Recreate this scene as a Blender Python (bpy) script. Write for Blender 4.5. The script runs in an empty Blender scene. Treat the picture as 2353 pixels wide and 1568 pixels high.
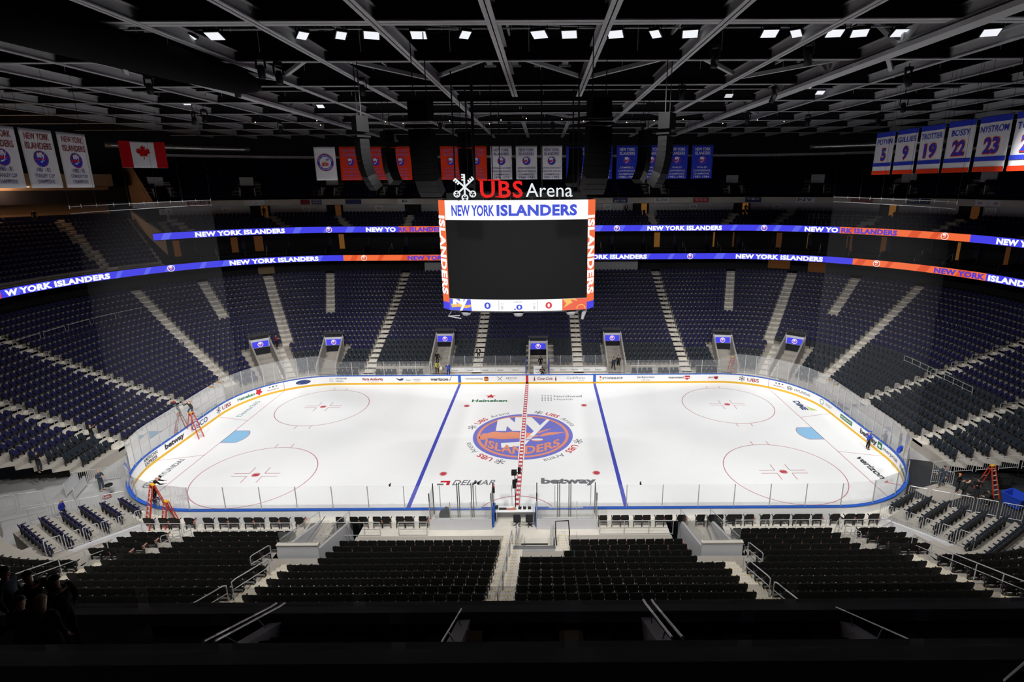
import bpy, bmesh, math, random
import numpy as np
from mathutils import Matrix, Vector
random.seed(7)
SC = bpy.context.scene
COL = SC.collection
PI = math.pi

# ------------------------------------------------------------------ camera
def look_matrix(yaw, pitch, roll):
    cy, sy, cp, sp, cr, sr = math.cos(yaw), math.sin(yaw), math.cos(pitch), math.sin(pitch), math.cos(roll), math.sin(roll)
    f = Vector((sy*cp, cy*cp, sp)); rt = Vector((cy, -sy, 0)); up = rt.cross(f)
    r2 = rt*cr + up*sr; u2 = -rt*sr + up*cr
    return Matrix((r2, u2, -f)).transposed().to_4x4()
CAMPOS = Vector((1.998, -44.919, 22.36))
cd = bpy.data.cameras.new('camera'); cam = bpy.data.objects.new('camera', cd); COL.objects.link(cam)
cam.matrix_world = Matrix.Translation(CAMPOS) @ look_matrix(.002, -.25, -.005)
cd.sensor_width = 36; cd.lens = 1226.368/2353*36
cd.shift_x = (1176.5-1252.619)/2353; cd.shift_y = (735.909-784)/2353
cd.clip_end = 400; cd.clip_start = .05
SC.camera = cam
SC.view_settings.view_transform = 'Standard'; SC.view_settings.look = 'None'
SC.view_settings.exposure = 0.0; SC.view_settings.gamma = 1.0; SC.view_settings.use_curve_mapping = False
SC.cycles.max_bounces = 6; SC.cycles.diffuse_bounces = 3; SC.cycles.glossy_bounces = 3
SC.cycles.transparent_max_bounces = 24; SC.cycles.sample_clamp_indirect = 4.0
SC.cycles.caustics_reflective = False; SC.cycles.caustics_refractive = False

# ------------------------------------------------------------------ world and lamps
wd = bpy.data.worlds.new('arena_air'); SC.world = wd; wd.use_nodes = True
wd.node_tree.nodes['Background'].inputs[0].default_value = (.5, .55, .65, 1)
wd.node_tree.nodes['Background'].inputs[1].default_value = .004
def spot(loc, aim, power, size=84, blend=.75, color=(1, .985, .96), rad=.5):
    l = bpy.data.lights.new('sports_lamp', 'SPOT'); l.energy = power; l.spot_size = math.radians(size); l.spot_blend = blend
    l.color = color; l.shadow_soft_size = rad
    o = bpy.data.objects.new('sports_lamp', l); COL.objects.link(o)
    o.location = loc; d = Vector(aim) - Vector(loc); o.rotation_euler = d.to_track_quat('-Z', 'Y').to_euler()
    return o
LP = 3.25
for x, y, ax, ay, size, p in ((28,-26,12,9,84,2979),(28,12.2,18,15,56,3405),(7,-26,6,-21,56,2058),(12.5,0,42,3,56,3420),(2,12.2,-6,9,56,1374),(7,-26,36,-21,56,2809),(2,-34,18,-9,56,6185),(28,12.2,36,15,56,1780),(7,-12.2,-6,3,56,909),(12.5,-26,24,9,56,7593),(7,12.2,6,21,56,1627),(7,-34,-6,3,56,5466),(28,-12.2,36,-15,56,2657),(7,-12.2,36,15,56,5423),(7,-26,30,-15,56,2063),(21,0,-6,9,56,4075),(12.5,-34,24,3,56,7333),(12.5,-12.2,0,-15,56,959)):
    for s in (-1, 1): spot((s*x, y, 29.6), (s*ax, ay, 0), p*LP, size, .8)
for i in range(5):                                            # warm downlights of the left concourse
    l = bpy.data.lights.new('concourse_downlight', 'POINT'); l.energy = 260; l.color = (1, .62, .38); l.shadow_soft_size = .3
    o = bpy.data.objects.new('concourse_downlight', l); COL.objects.link(o); o.location = (-66.6+.15*i, 26-6.5*i, 21.6)

# ------------------------------------------------------------------ helpers
def link(o, parent=None):
    COL.objects.link(o)
    if parent is not None: o.parent = parent
    return o
def tag(o, label=None, cat=None, group=None, kind=None):
    if label: o['label'] = label
    if cat: o['category'] = cat
    if group: o['group'] = group
    if kind: o['kind'] = kind
    return o
def empty(name, loc=(0, 0, 0), rz=0, label=None, cat=None, group=None, kind=None):
    o = bpy.data.objects.new(name, None); link(o); o.empty_display_size = .2
    o.location = loc; o.rotation_euler = (0, 0, rz)
    return tag(o, label, cat, group, kind)
def copy_tree(o, parent=None):
    c = o.copy(); COL.objects.link(c)
    if parent is not None: c.parent = parent
    for ch in list(o.children): copy_tree(ch, c)
    return c
class MB:
    def __init__(s): s.v = []; s.f = []; s.m = []
    def add(s, vs, fs, mi=0):
        n = len(s.v); s.v.extend([tuple(p) for p in vs]); s.f.extend([tuple(i+n for i in f) for f in fs]); s.m.extend([mi]*len(fs)); return s
    def box(s, c, d, rz=0, mi=0, M=None):
        x, y, z = d[0]/2, d[1]/2, d[2]/2
        vs = [Vector(p) for p in ((-x,-y,-z),(x,-y,-z),(x,y,-z),(-x,y,-z),(-x,-y,z),(x,-y,z),(x,y,z),(-x,y,z))]
        if M is None: M = Matrix.Translation(c) @ Matrix.Rotation(rz, 4, 'Z')
        return s.add([M @ p for p in vs], [(3,2,1,0),(4,5,6,7),(0,1,5,4),(1,2,6,5),(2,3,7,6),(3,0,4,7)], mi)
    def bar(s, a, b, w, h, mi=0, up=(0,0,1)):
        a, b = Vector(a), Vector(b); d = b-a; L = d.length; d.normalize()
        u = Vector(up)
        if abs(d.dot(u)) > .98: u = Vector((0,1,0))
        r = d.cross(u).normalized(); u = r.cross(d)
        M = Matrix((r, d, u)).transposed().to_4x4(); M.translation = (a+b)/2
        return s.box(None, (w, L, h), mi=mi, M=M)
    def tube(s, pts, r, n=6, mi=0, cap=True):
        P = [Vector(p) for p in pts]; rings = []
        up = Vector((0,0,1)); 
        for i, p in enumerate(P):
            t = (P[min(i+1, len(P)-1)]-P[max(i-1, 0)]).normalized()
            ref = up if abs(t.dot(up)) < .95 else Vector((0,1,0))
            a = t.cross(ref).normalized(); b = a.cross(t)
            rr = r[i] if isinstance(r, (list, tuple)) else r
            rings.append([p + (a*math.cos(2*PI*k/n)+b*math.sin(2*PI*k/n))*rr for k in range(n)])
        vs = [q for ring in rings for q in ring]; fs = []
        for i in range(len(P)-1):
            for k in range(n):
                fs.append((i*n+k, i*n+(k+1)%n, (i+1)*n+(k+1)%n, (i+1)*n+k))
        if cap: fs.append(tuple(range(n))[::-1]); fs.append(tuple((len(P)-1)*n+k for k in range(n)))
        return s.add(vs, fs, mi)
    def prism(s, poly, M, t, mi=0):
        """polygon in local xy, thickness t along local z, placed by matrix M"""
        n = len(poly)
        vs = [M @ Vector((p[0], p[1], 0)) for p in poly] + [M @ Vector((p[0], p[1], t)) for p in poly]
        fs = [tuple(range(n))[::-1], tuple(range(n, 2*n))] + [(i, (i+1)%n, n+(i+1)%n, n+i) for i in range(n)]
        return s.add(vs, fs, mi)
    def lathe(s, prof, c=(0,0,0), n=16, mi=0):
        vs = [(c[0]+r*math.cos(2*PI*k/n), c[1]+r*math.sin(2*PI*k/n), c[2]+z) for r, z in prof for k in range(n)]
        fs = [(i*n+k, i*n+(k+1)%n, (i+1)*n+(k+1)%n, (i+1)*n+k) for i in range(len(prof)-1) for k in range(n)]
        fs += [tuple(range(n))[::-1], tuple((len(prof)-1)*n+k for k in range(n))]
        return s.add(vs, fs, mi)
    def mesh(s, name, mats, smooth=False):
        me = bpy.data.meshes.new(name); me.from_pydata(s.v, [], s.f)
        for m in (mats if isinstance(mats, (list, tuple)) else [mats]): me.materials.append(m)
        if any(s.m): me.polygons.foreach_set('material_index', s.m)
        if smooth: me.polygons.foreach_set('use_smooth', [True]*len(me.polygons))
        me.update(); return me
    def build(s, name, mats, parent=None, smooth=False, label=None, cat=None, group=None, kind=None):
        o = bpy.data.objects.new(name, s.mesh(name, mats, smooth)); link(o, parent)
        return tag(o, label, cat, group, kind)
def struct(name, mb, mats, smooth=False):
    return mb.build(name, mats, smooth=smooth, kind='structure')

# ------------------------------------------------------------------ materials
def mat(name, col, rough=.6, spec=.5, metal=0., noise=0., scale=3., emit=None, strength=1., alpha=None, bump=0.):
    m = bpy.data.materials.new(name); m.use_nodes = True; nt = m.node_tree; b = nt.nodes['Principled BSDF']
    b.inputs['Base Color'].default_value = (*col, 1); b.inputs['Roughness'].default_value = rough
    b.inputs['Metallic'].default_value = metal; b.inputs['Specular IOR Level'].default_value = spec
    if noise > 0:
        tc = nt.nodes.new('ShaderNodeTexCoord'); nz = nt.nodes.new('ShaderNodeTexNoise'); nz.inputs['Scale'].default_value = scale
        nz.inputs['Detail'].default_value = 4
        mr = nt.nodes.new('ShaderNodeMapRange'); mr.inputs['To Min'].default_value = 1-noise; mr.inputs['To Max'].default_value = 1+noise
        mx = nt.nodes.new('ShaderNodeMix'); mx.data_type = 'RGBA'; mx.blend_type = 'MULTIPLY'; mx.inputs[0].default_value = 1
        nt.links.new(tc.outputs['Object'], nz.inputs['Vector']); nt.links.new(nz.outputs['Fac'], mr.inputs['Value'])
        mx.inputs[6].default_value = (*col, 1); nt.links.new(mr.outputs['Result'], mx.inputs[7]); nt.links.new(mx.outputs[2], b.inputs['Base Color'])
        if bump > 0:
            bp = nt.nodes.new('ShaderNodeBump'); bp.inputs['Strength'].default_value = bump
            nt.links.new(nz.outputs['Fac'], bp.inputs['Height']); nt.links.new(bp.outputs['Normal'], b.inputs['Normal'])
    if emit:
        b.inputs['Emission Color'].default_value = (*emit, 1); b.inputs['Emission Strength'].default_value = strength
    return m
def emis(name, col, strength=1.):
    m = mat(name, (.01, .01, .01), .6, .2, emit=col, strength=strength); return m
def srgb(r, g, b): return tuple(((c/255)/12.92 if c <= 10 else (((c/255)+.055)/1.055)**2.4) for c in (r, g, b))
def sheet(name, col, fac, rough=.1, glossy=.0):
    """clear sheet: mostly transparent, a little diffuse haze and mirror"""
    m = bpy.data.materials.new(name); m.use_nodes = True; nt = m.node_tree; nt.nodes.clear()
    out = nt.nodes.new('ShaderNodeOutputMaterial'); mix = nt.nodes.new('ShaderNodeMixShader'); tr = nt.nodes.new('ShaderNodeBsdfTransparent')
    df = nt.nodes.new('ShaderNodeBsdfDiffuse'); df.inputs[0].default_value = (*col, 1)
    mix.inputs[0].default_value = fac; nt.links.new(tr.outputs[0], mix.inputs[1]); nt.links.new(df.outputs[0], mix.inputs[2])
    last = mix
    if glossy > 0:
        gl = nt.nodes.new('ShaderNodeBsdfGlossy'); gl.inputs['Roughness'].default_value = rough
        fr = nt.nodes.new('ShaderNodeFresnel'); fr.inputs[0].default_value = 1.3
        mu = nt.nodes.new('ShaderNodeMath'); mu.operation = 'MULTIPLY'; mu.inputs[1].default_value = glossy
        nt.links.new(fr.outputs[0], mu.inputs[0])
        m2 = nt.nodes.new('ShaderNodeMixShader'); nt.links.new(mu.outputs[0], m2.inputs[0]); nt.links.new(mix.outputs[0], m2.inputs[1]); nt.links.new(gl.outputs[0], m2.inputs[2]); last = m2
    nt.links.new(last.outputs[0], out.inputs[0]); return m
M = {}
M['ice'] = mat('ice', (.86, .87, .88), .32, .35, noise=.02, scale=.6)
M['concrete'] = mat('concrete', (.60, .565, .50), .8, .3, noise=.10, scale=1.5)
M['tread'] = mat('tread_concrete', (.34, .315, .28), .85, .2, noise=.10, scale=2)
M['floor'] = mat('event_floor', (.36, .36, .36), .7, .3, noise=.12, scale=1.2)
M['rubber_floor'] = mat('rubber_floor', (.03, .032, .035), .6, .4, noise=.3, scale=2)
M['wall_gray'] = mat('painted_wall', (.56, .56, .58), .7, .3, noise=.05, scale=1)
M['wall_dark'] = mat('dark_wall', (.012, .012, .016), .7, .3, noise=.2, scale=1)
M['navy_wall'] = mat('navy_wall', (.02, .02, .045), .6, .3, noise=.15, scale=1)
M['tan'] = mat('tan_panel', (.36, .24, .14), .6, .3, noise=.12, scale=.7)
M['board'] = mat('dasher_white', (.80, .80, .81), .4, .4, noise=.02, scale=2)
M['board_back'] = mat('dasher_back', (.68, .68, .68), .6, .3, noise=.06, scale=2)
M['yellow'] = mat('kick_yellow', srgb(214, 168, 38), .45, .4, noise=.05)
M['blue_cap'] = mat('cap_blue', srgb(40, 92, 190), .4, .4, noise=.05)
M['line_blue'] = mat('line_blue', srgb(72, 80, 180), .35, .35, noise=.06, scale=6)
M['line_red'] = mat('line_red', srgb(190, 70, 78), .35, .35, noise=.06, scale=6)
M['thin_red'] = mat('thin_red', srgb(188, 122, 128), .35, .35, noise=.06, scale=6)
M['crease'] = mat('crease_blue', srgb(140, 190, 226), .35, .35, noise=.03)
M['logo_blue'] = mat('logo_blue', srgb(116, 118, 200), .35, .35, noise=.10, scale=8)
M['logo_orange'] = mat('logo_orange', srgb(224, 146, 118), .35, .35, noise=.10, scale=8)
M['ink'] = mat('ink_dark', (.035, .035, .04), .5, .3, noise=.1)
M['ink_gray'] = mat('ink_gray', (.16, .16, .18), .5, .3, noise=.1)
M['ink_navy'] = mat('ink_navy', (.03, .05, .17), .5, .3, noise=.1)
M['ink_red'] = mat('ink_red', srgb(190, 40, 48), .5, .3, noise=.1)
M['ink_maroon'] = mat('ink_maroon', srgb(140, 38, 40), .5, .3, noise=.1)
M['ink_green'] = mat('ink_green', srgb(40, 110, 72), .5, .3, noise=.1)
M['ink_teal'] = mat('ink_teal', srgb(70, 130, 150), .5, .3, noise=.1)
M['ink_gold'] = mat('ink_gold', srgb(225, 170, 40), .5, .3, noise=.1)
M['ink_lime'] = mat('ink_lime', srgb(190, 205, 110), .5, .3, noise=.1)
M['white'] = mat('white_paint', (.82, .82, .82), .5, .3, noise=.02)
M['black'] = mat('black_paint', (.012, .012, .013), .55, .3, noise=.2, scale=4)
M['black_seat'] = mat('black_plastic', (.009, .0095, .0095), .5, .2, noise=.12, scale=5)
M['navy_seat'] = mat('navy_plastic', (.015, .0155, .056), .5, .12, noise=.15, scale=3)
M['char_seat'] = mat('charcoal_plastic', (.020, .026, .035), .5, .14, noise=.12, scale=3)
M['seat_frame'] = mat('seat_frame', (.014, .014, .016), .5, .4, noise=.15)
M['tray'] = mat('wood_tray', srgb(176, 122, 106), .5, .4, noise=.12, scale=12)
M['steel'] = mat('brushed_steel', (.50, .50, .50), .35, .5, metal=.85, noise=.06, scale=8)
M['galv'] = mat('galvanised_rail', (.56, .56, .56), .4, .5, metal=.4, noise=.05, scale=8)
M['dark_steel'] = mat('dark_steel', (.05, .05, .055), .4, .5, metal=.5, noise=.1)
M['beam'] = mat('beam_gray', (.58, .59, .60), .6, .3, noise=.08, scale=1.5)
M['roof'] = mat('roof_deck', (.0035, .0037, .0045), .85, .1, noise=.2, scale=.6)
M['beam_dark'] = mat('beam_web_dark', (.020, .021, .024), .6, .2, noise=.15, scale=1.5)  # darker tone for cross beam webs and top flanges
M['speaker'] = mat('speaker_cloth', (.0022, .0022, .0024), .8, .1, noise=.2, scale=5)
M['tunnel_dark'] = mat('tunnel_floor_shade', (.10, .095, .09), .8, .2, noise=.15, scale=2)  # shade inside the tunnels put into the floor colour
M['duct'] = mat('duct_cloth', (.006, .006, .007), .9, .1, noise=.3, scale=2, bump=.3)
M['glass'] = sheet('rink_glass', (.75, .77, .80), .05, .0, .4)
M['glass_end'] = sheet('end_glass', (.75, .77, .80), .11, .0, .5)
M['clear'] = sheet('rail_glass', (.70, .76, .74), .08, .0, .5)
M['net'] = sheet('netting_thread', (.30, .30, .32), .035)
M['dark_glass'] = sheet('smoked_glass', (.02, .022, .025), .22, .0, .1)
M['led_blue'] = emis('led_blue', srgb(68, 66, 232), 1.0)
M['led_blue2'] = emis('led_blue_pale', srgb(94, 102, 240), 1.0)
M['led_orange'] = emis('led_orange', srgb(244, 110, 62), 1.0)
M['led_orange2'] = emis('led_orange_deep', srgb(222, 84, 48), 1.0)
M['led_white'] = emis('led_white', (1, 1, 1), 1.05)
M['led_navy'] = emis('led_letter_blue', srgb(62, 82, 214), 1.0)
M['led_purple'] = emis('led_purple', srgb(92, 62, 196), 1.0)
M['led_red'] = emis('led_red', srgb(222, 62, 66), 1.0)
M['led_flame'] = emis('led_flame', srgb(238, 104, 78), 1.0)
M['led_gold'] = emis('led_gold', srgb(250, 196, 104), 1.0)
M['led_gray'] = emis('led_gray', srgb(120, 120, 126), .8)
M['sign_red'] = emis('sign_red', srgb(225, 12, 8), 1.0)
M['sign_white'] = emis('sign_white', srgb(232, 236, 240), 1.0)
M['screen_off'] = mat('screen_off', (.009, .009, .0095), .75, .15, noise=.1, scale=30)
M['lamp'] = emis('lamp_face', (.93, .95, 1), .95)
M['lamp_dim'] = emis('lamp_face_dim', (.8, .82, .88), .75)
M['bulb'] = emis('warm_bulb', (1, .72, .5), 2.0)
M['warm'] = emis('doorway_glow', srgb(150, 100, 42), .45)  # emission stands for lamp light inside doorways and passages
M['warm_dim'] = emis('doorway_glow_dim', srgb(96, 58, 28), .4)
M['skin'] = mat('skin', srgb(196, 150, 126), .5, .4, noise=.05)
M['skin_dark'] = mat('skin_dark', srgb(112, 76, 60), .5, .4, noise=.05)
M['hair'] = mat('hair_dark', (.02, .016, .013), .6, .3, noise=.2, scale=20)
M['hair_fair'] = mat('hair_fair', (.34, .22, .11), .6, .3, noise=.2, scale=20)
M['cl_black'] = mat('cloth_black', (.012, .012, .014), .85, .15, noise=.2, scale=9)
M['cl_navy'] = mat('cloth_navy', (.03, .042, .08), .85, .15, noise=.15, scale=9)
M['cl_suit'] = mat('cloth_suit', (.045, .058, .08), .85, .15, noise=.15, scale=9)
M['cl_blue'] = mat('cloth_blue', srgb(46, 72, 170), .85, .15, noise=.1, scale=9)
M['cl_royal'] = mat('cloth_royal', srgb(34, 46, 132), .85, .15, noise=.1, scale=9)
M['cl_red'] = mat('cloth_red', srgb(140, 30, 36), .85, .15, noise=.1, scale=9)
M['cl_lime'] = mat('cloth_lime', srgb(190, 215, 90), .85, .15, noise=.1, scale=9)
M['cl_gray'] = mat('cloth_gray', (.12, .13, .15), .85, .15, noise=.1, scale=9)
M['cl_white'] = mat('cloth_white', (.7, .7, .7), .85, .15, noise=.05, scale=9)
M['cl_charcoal'] = mat('cloth_charcoal', (.028, .03, .034), .85, .15, noise=.15, scale=9)
M['cl_jeans'] = mat('cloth_jeans', (.05, .075, .13), .85, .15, noise=.15, scale=9)
M['cl_orange'] = mat('cloth_orange', srgb(225, 110, 30), .85, .15, noise=.1, scale=9)
M['ladder_red'] = mat('ladder_red', srgb(188, 58, 36), .5, .4, noise=.08, scale=6)
M['ladder_rung'] = mat('ladder_rung', (.55, .55, .55), .4, .5, metal=.4, noise=.05)
M['banner_white'] = mat('banner_white', (.78, .78, .82), .9, .1, noise=.05, scale=3)
M['banner_red'] = mat('banner_red', srgb(226, 62, 30), .9, .1, noise=.06, scale=3)
M['banner_blue'] = mat('banner_blue', srgb(44, 60, 186), .9, .1, noise=.06, scale=3)
M['flag_red'] = mat('flag_red', srgb(190, 22, 30), .9, .1, noise=.08, scale=3)
M['thread_navy'] = mat('thread_navy', srgb(60, 44, 128), .9, .1, noise=.06)
M['thread_red'] = mat('thread_red', srgb(206, 48, 44), .9, .1, noise=.06)
M['thread_blue'] = mat('thread_blue', srgb(50, 66, 196), .9, .1, noise=.06)
M['thread_lilac'] = mat('thread_lilac', srgb(150, 110, 176), .9, .1, noise=.06)
M['thread_white'] = mat('thread_white', (.8, .78, .82), .9, .1, noise=.04)
M['bin_blue'] = mat('bin_blue', srgb(38, 72, 190), .5, .4, noise=.06)

# ------------------------------------------------------------------ the bowl: rounded rectangles at offset d from the boards
def ring(d):
    R = 8.53 + .72*d
    return 30.48+d-R, 12.95+d-R, R
def P(d, S):
    """point and outward normal at arc length S (0 = far centre, positive towards the left end)"""
    sx = -1.0
    cx, cy, R = ring(d)
    if S < 0: sx, S = 1.0, -S
    q = R*PI/2
    if S <= cx: x, y, nx, ny = S, cy+R, 0., 1.
    elif S <= cx+q:
        a = (S-cx)/R; x, y, nx, ny = cx+R*math.sin(a), cy+R*math.cos(a), math.sin(a), math.cos(a)
    elif S <= cx+q+2*cy: x, y, nx, ny = cx+R, cy-(S-cx-q), 1., 0.
    elif S <= cx+2*q+2*cy:
        a = (S-cx-q-2*cy)/R; x, y, nx, ny = cx+R*math.cos(a), -cy-R*math.sin(a), math.cos(a), -math.sin(a)
    else: x, y, nx, ny = cx-(S-cx-2*q-2*cy), -cy-R, 0., -1.
    return sx*x, y, sx*nx, ny
def Sx(d, x): return -x                                     # far straight
def Sphi(d, deg): cx, cy, R = ring(d); return cx+R*math.radians(deg)     # far corner, degrees from the far side
def Sy(d, y): cx, cy, R = ring(d); return cx+R*PI/2+cy-y    # end straight
def Spsi(d, deg): cx, cy, R = ring(d); return cx+R*PI/2+2*cy+R*math.radians(deg)   # near corner, degrees from the end
def Snx(d, x): cx, cy, R = ring(d); return 2*cx+R*PI+2*cy-abs(x)         # near straight, |x|
def total(d): cx, cy, R = ring(d); return 2*(2*cx+2*cy+R*PI)
RUN = .94
def d_row(k): return 2.35 + RUN*k
def z_row(k): return .6 + .33*k + .003*k*k
def ribbon(mb, d0, z0, d1, z1, S0, S1, step=1.2, mi=0, norm=True):
    """band swept round the bowl between profile points (d0,z0) and (d1,z1); S measured on d0, scaled to d1 by angle"""
    pass
def sweep(mb, prof, Sf0, Sf1, n, mi=0):
    """profile [(d,z)...] swept between S functions Sf0(d)..Sf1(d)"""
    vs = []; m = len(prof)
    for i in range(n+1):
        t = i/n
        for d, z in prof:
            s0, s1 = Sf0(d), Sf1(d); x, y, _, _ = P(d, s0+(s1-s0)*t); vs.append((x, y, z))
    fs = [(i*m+j, i*m+j+1, (i+1)*m+j+1, (i+1)*m+j) for i in range(n) for j in range(m-1)]
    return mb.add(vs, fs, mi)

# ------------------------------------------------------------------ lettering
_tc = {}
def text_geo(s, bold=0., space=1., shear=0.):
    key = (s, bold, space, shear)
    if key in _tc: return _tc[key]
    cu = bpy.data.curves.new('lettering', 'FONT'); cu.body = s; cu.size = 1; cu.offset = bold; cu.space_character = space
    cu.resolution_u = 3; cu.shear = shear; cu.fill_mode = 'BOTH'
    ob = bpy.data.objects.new('lettering', cu); me = bpy.data.meshes.new_from_object(ob)
    v = np.array([tuple(p.co[:2]) for p in me.vertices]) if len(me.vertices) else np.zeros((0, 2))
    f = [tuple(p.vertices) for p in me.polygons]
    bpy.data.objects.remove(ob); bpy.data.curves.remove(cu); bpy.data.meshes.remove(me)
    if len(v): v[:, 0] -= v[:, 0].min()
    v = v/.729                                               # capital height = 1
    _tc[key] = (v, f); return v, f
def put_text(mb, s, fn, h, w=None, u=0., v=0., bold=.02, space=1., align='C', mi=0, shear=0., both=False):
    """fn(u, v) -> xyz; h capital height; w forces the width; u,v = anchor (centre/left, baseline)"""
    g, f = text_geo(s, bold, space, shear)
    if not len(g): return
    W = g[:, 0].max(); sx = (w/W) if w else h
    off = {'C': -W*sx/2, 'L': 0, 'R': -W*sx}[align]
    pts = [fn(u+off+p[0]*sx, v+p[1]*h) for p in g]
    mb.add(pts, f, mi)
def plane_fn(o, ux, vx):
    o, ux, vx = Vector(o), Vector(ux), Vector(vx)
    return lambda a, b: o+ux*a+vx*b
def put_poly(mb, pts, fn, mi=0): mb.add([fn(a, b) for a, b in pts], [tuple(range(len(pts)))], mi)
def disc(n=32, r=1., c=(0, 0)): return [(c[0]+r*math.cos(2*PI*k/n), c[1]+r*math.sin(2*PI*k/n)) for k in range(n)]
def put_ring(mb, fn, r0, r1, n=48, mi=0, a0=0., a1=2*PI):
    vs = []
    for k in range(n+1):
        a = a0+(a1-a0)*k/n
        for r in (r0, r1): vs.append(fn(r*math.cos(a), r*math.sin(a)))
    mb.add(vs, [(2*k, 2*k+1, 2*k+3, 2*k+2) for k in range(n)], mi)
def star(n=5, r0=.4, r1=1., c=(0, 0)):
    return [(c[0]+(r1 if k % 2 == 0 else r0)*math.sin(PI*k/n), c[1]+(r1 if k % 2 == 0 else r0)*math.cos(PI*k/n)) for k in range(2*n)]
# ================================================================== the rink
NY = [(-.565,.179),(-.565,.702),(-.331,.822),(-.195,.571),(-.193,.836),(.157,.831),(.34,.428),(.487,.734),(.548,.687),(.155,-.206),(.046,-.205),(.215,.155),(.041,.529),(.021,.171),(-.222,.175),(-.349,.403),(-.353,.176)]
BL = [(.047,-.231),(.144,-.232),(.049,-.446),(-.056,-.482),(-.392,-.539),(-.418,-.352),(-.04,-.294)]
ISL = [(-.859,-.035),(-.809,.072),(-.735,.071),(-.666,.125),(-.569,.151),(-.379,.108),(-.258,.147),(-.057,.112),(.191,.086),(.122,-.088),(.051,-.153),(-.179,-.163),(-.419,-.186),(-.666,-.13),(-.732,-.195),(-.815,-.207),(-.874,-.115)]
FK1 = [(.29,.085),(.327,.153),(.502,.263),(.603,.281),(.54,.234),(.328,.071),(.266,.058)]
FK2 = [(.195,-.089),(.267,-.009),(.341,-.037),(.39,.029),(.526,.109),(.662,.108),(.861,.119),(.673,.026),(.5,-.026),(.378,-.078),(.329,-.05),(.207,-.102)]
def crest(mb, fn3, r, blue, orange, white, lift=.003, letters=True, n=40):
    """round club crest in unit coordinates; fn3(u, v, lift) -> xyz; blue/orange/white are material slots"""
    L = lambda k: (lambda a, b: fn3(a*r, b*r, lift*k))
    put_poly(mb, disc(n), L(1), blue)
    put_ring(mb, L(2), .86, .92, n, orange)
    for p in (ISL, FK1, FK2): put_poly(mb, p, L(2), orange)
    put_poly(mb, BL, L(3), white)
    if letters:
        f4 = L(4)
        put_text(mb, 'ISLANDERS', lambda a, b: f4(a, -.78+.62*a*a+b*(1-.1*a*a)), .31, w=1.46, bold=.03, mi=orange)
    put_poly(mb, [(a*.115+.288, b*.05-.235) for a, b in disc(20)], L(3), orange)
    put_poly(mb, [(a*.115+.288, b*.042-.205) for a, b in disc(20)], L(4), white)
    put_poly(mb, NY, L(5), white)
    for k in range(3):
        put_poly(mb, [(.075+.03*k*.5, -.15+.045*k), (.165+.03*k*.6, -.165+.045*k), (.17+.03*k*.6, -.147+.045*k), (.08+.03*k*.5, -.132+.045*k)], L(6), orange)
def outline(d, n=200):
    T = total(d); return [P(d, T*i/n - T/2)[:2] for i in range(n)]

mb = MB(); pts = outline(0.0); mb.add([(x, y, 0) for x, y in pts], [tuple(range(len(pts)))[::-1]])
ice = mb.build('floor_ice', M['ice'], kind='structure', label='white sheet of rink ice')
ZL = .004
def mark(name, mb, mats, label=None):
    o = mb.build(name, mats, ice); 
    if label: o['label'] = label
    return o
def flat(a, b, k=1): return (a, b, ZL*k)
def rect(mb, x0, y0, x1, y1, k=1, mi=0): mb.add([flat(x0,y0,k), flat(x1,y0,k), flat(x1,y1,k), flat(x0,y1,k)], [(0,1,2,3)], mi)
for s in (-1, 1):
    mb = MB(); rect(mb, s*7.77-.152, -12.93, s*7.77+.152, 12.93); mark('blue_line', mb, M['line_blue'], 'broad blue line across the ice')
# goal lines
for s in (-1, 1):
    mb = MB(); rect(mb, s*27.13-.03, -11.12, s*27.13+.03, 11.12); mark('goal_line', mb, M['thin_red'])
    mb = MB()
    pl = [(27.13, 1.22), (26.4, 1.22)] + [(27.13-1.83*math.cos(a), 1.83*math.sin(a)) for a in np.linspace(.73, -.73, 13)] + [(26.4, -1.22), (27.13, -1.22)]
    put_poly(mb, [(s*a, b) for a, b in pl], lambda a, b: flat(a, b, 1)); mark('goal_crease', mb, M['crease'], 'pale blue goal crease')
    mb = MB()
    for q, w in ((pl, .028),):
        for i in range(len(q)-1):
            a, b = Vector((s*q[i][0], q[i][1])), Vector((s*q[i+1][0], q[i+1][1])); t = (b-a)
            if t.length < 1e-4: continue
            nrm = Vector((-t.y, t.x)).normalized()*w
            mb.add([flat(*(a+nrm), 2), flat(*(b+nrm), 2), flat(*(b-nrm), 2), flat(*(a-nrm), 2)], [(0,1,2,3)])
    mark('crease_outline', mb, M['thin_red'])
    mb = MB()                                                # trapezoid behind the goal
    for t in (-1, 1):
        a, b = Vector((s*27.13, t*3.43)), Vector((s*30.44, t*4.32)); nrm = Vector((-(b-a).y, (b-a).x)).normalized()*.028
        mb.add([flat(*(a+nrm)), flat(*(b+nrm)), flat(*(b-nrm)), flat(*(a-nrm))], [(0,1,2,3)])
    mark('trapezoid_line', mb, M['thin_red'])
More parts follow.
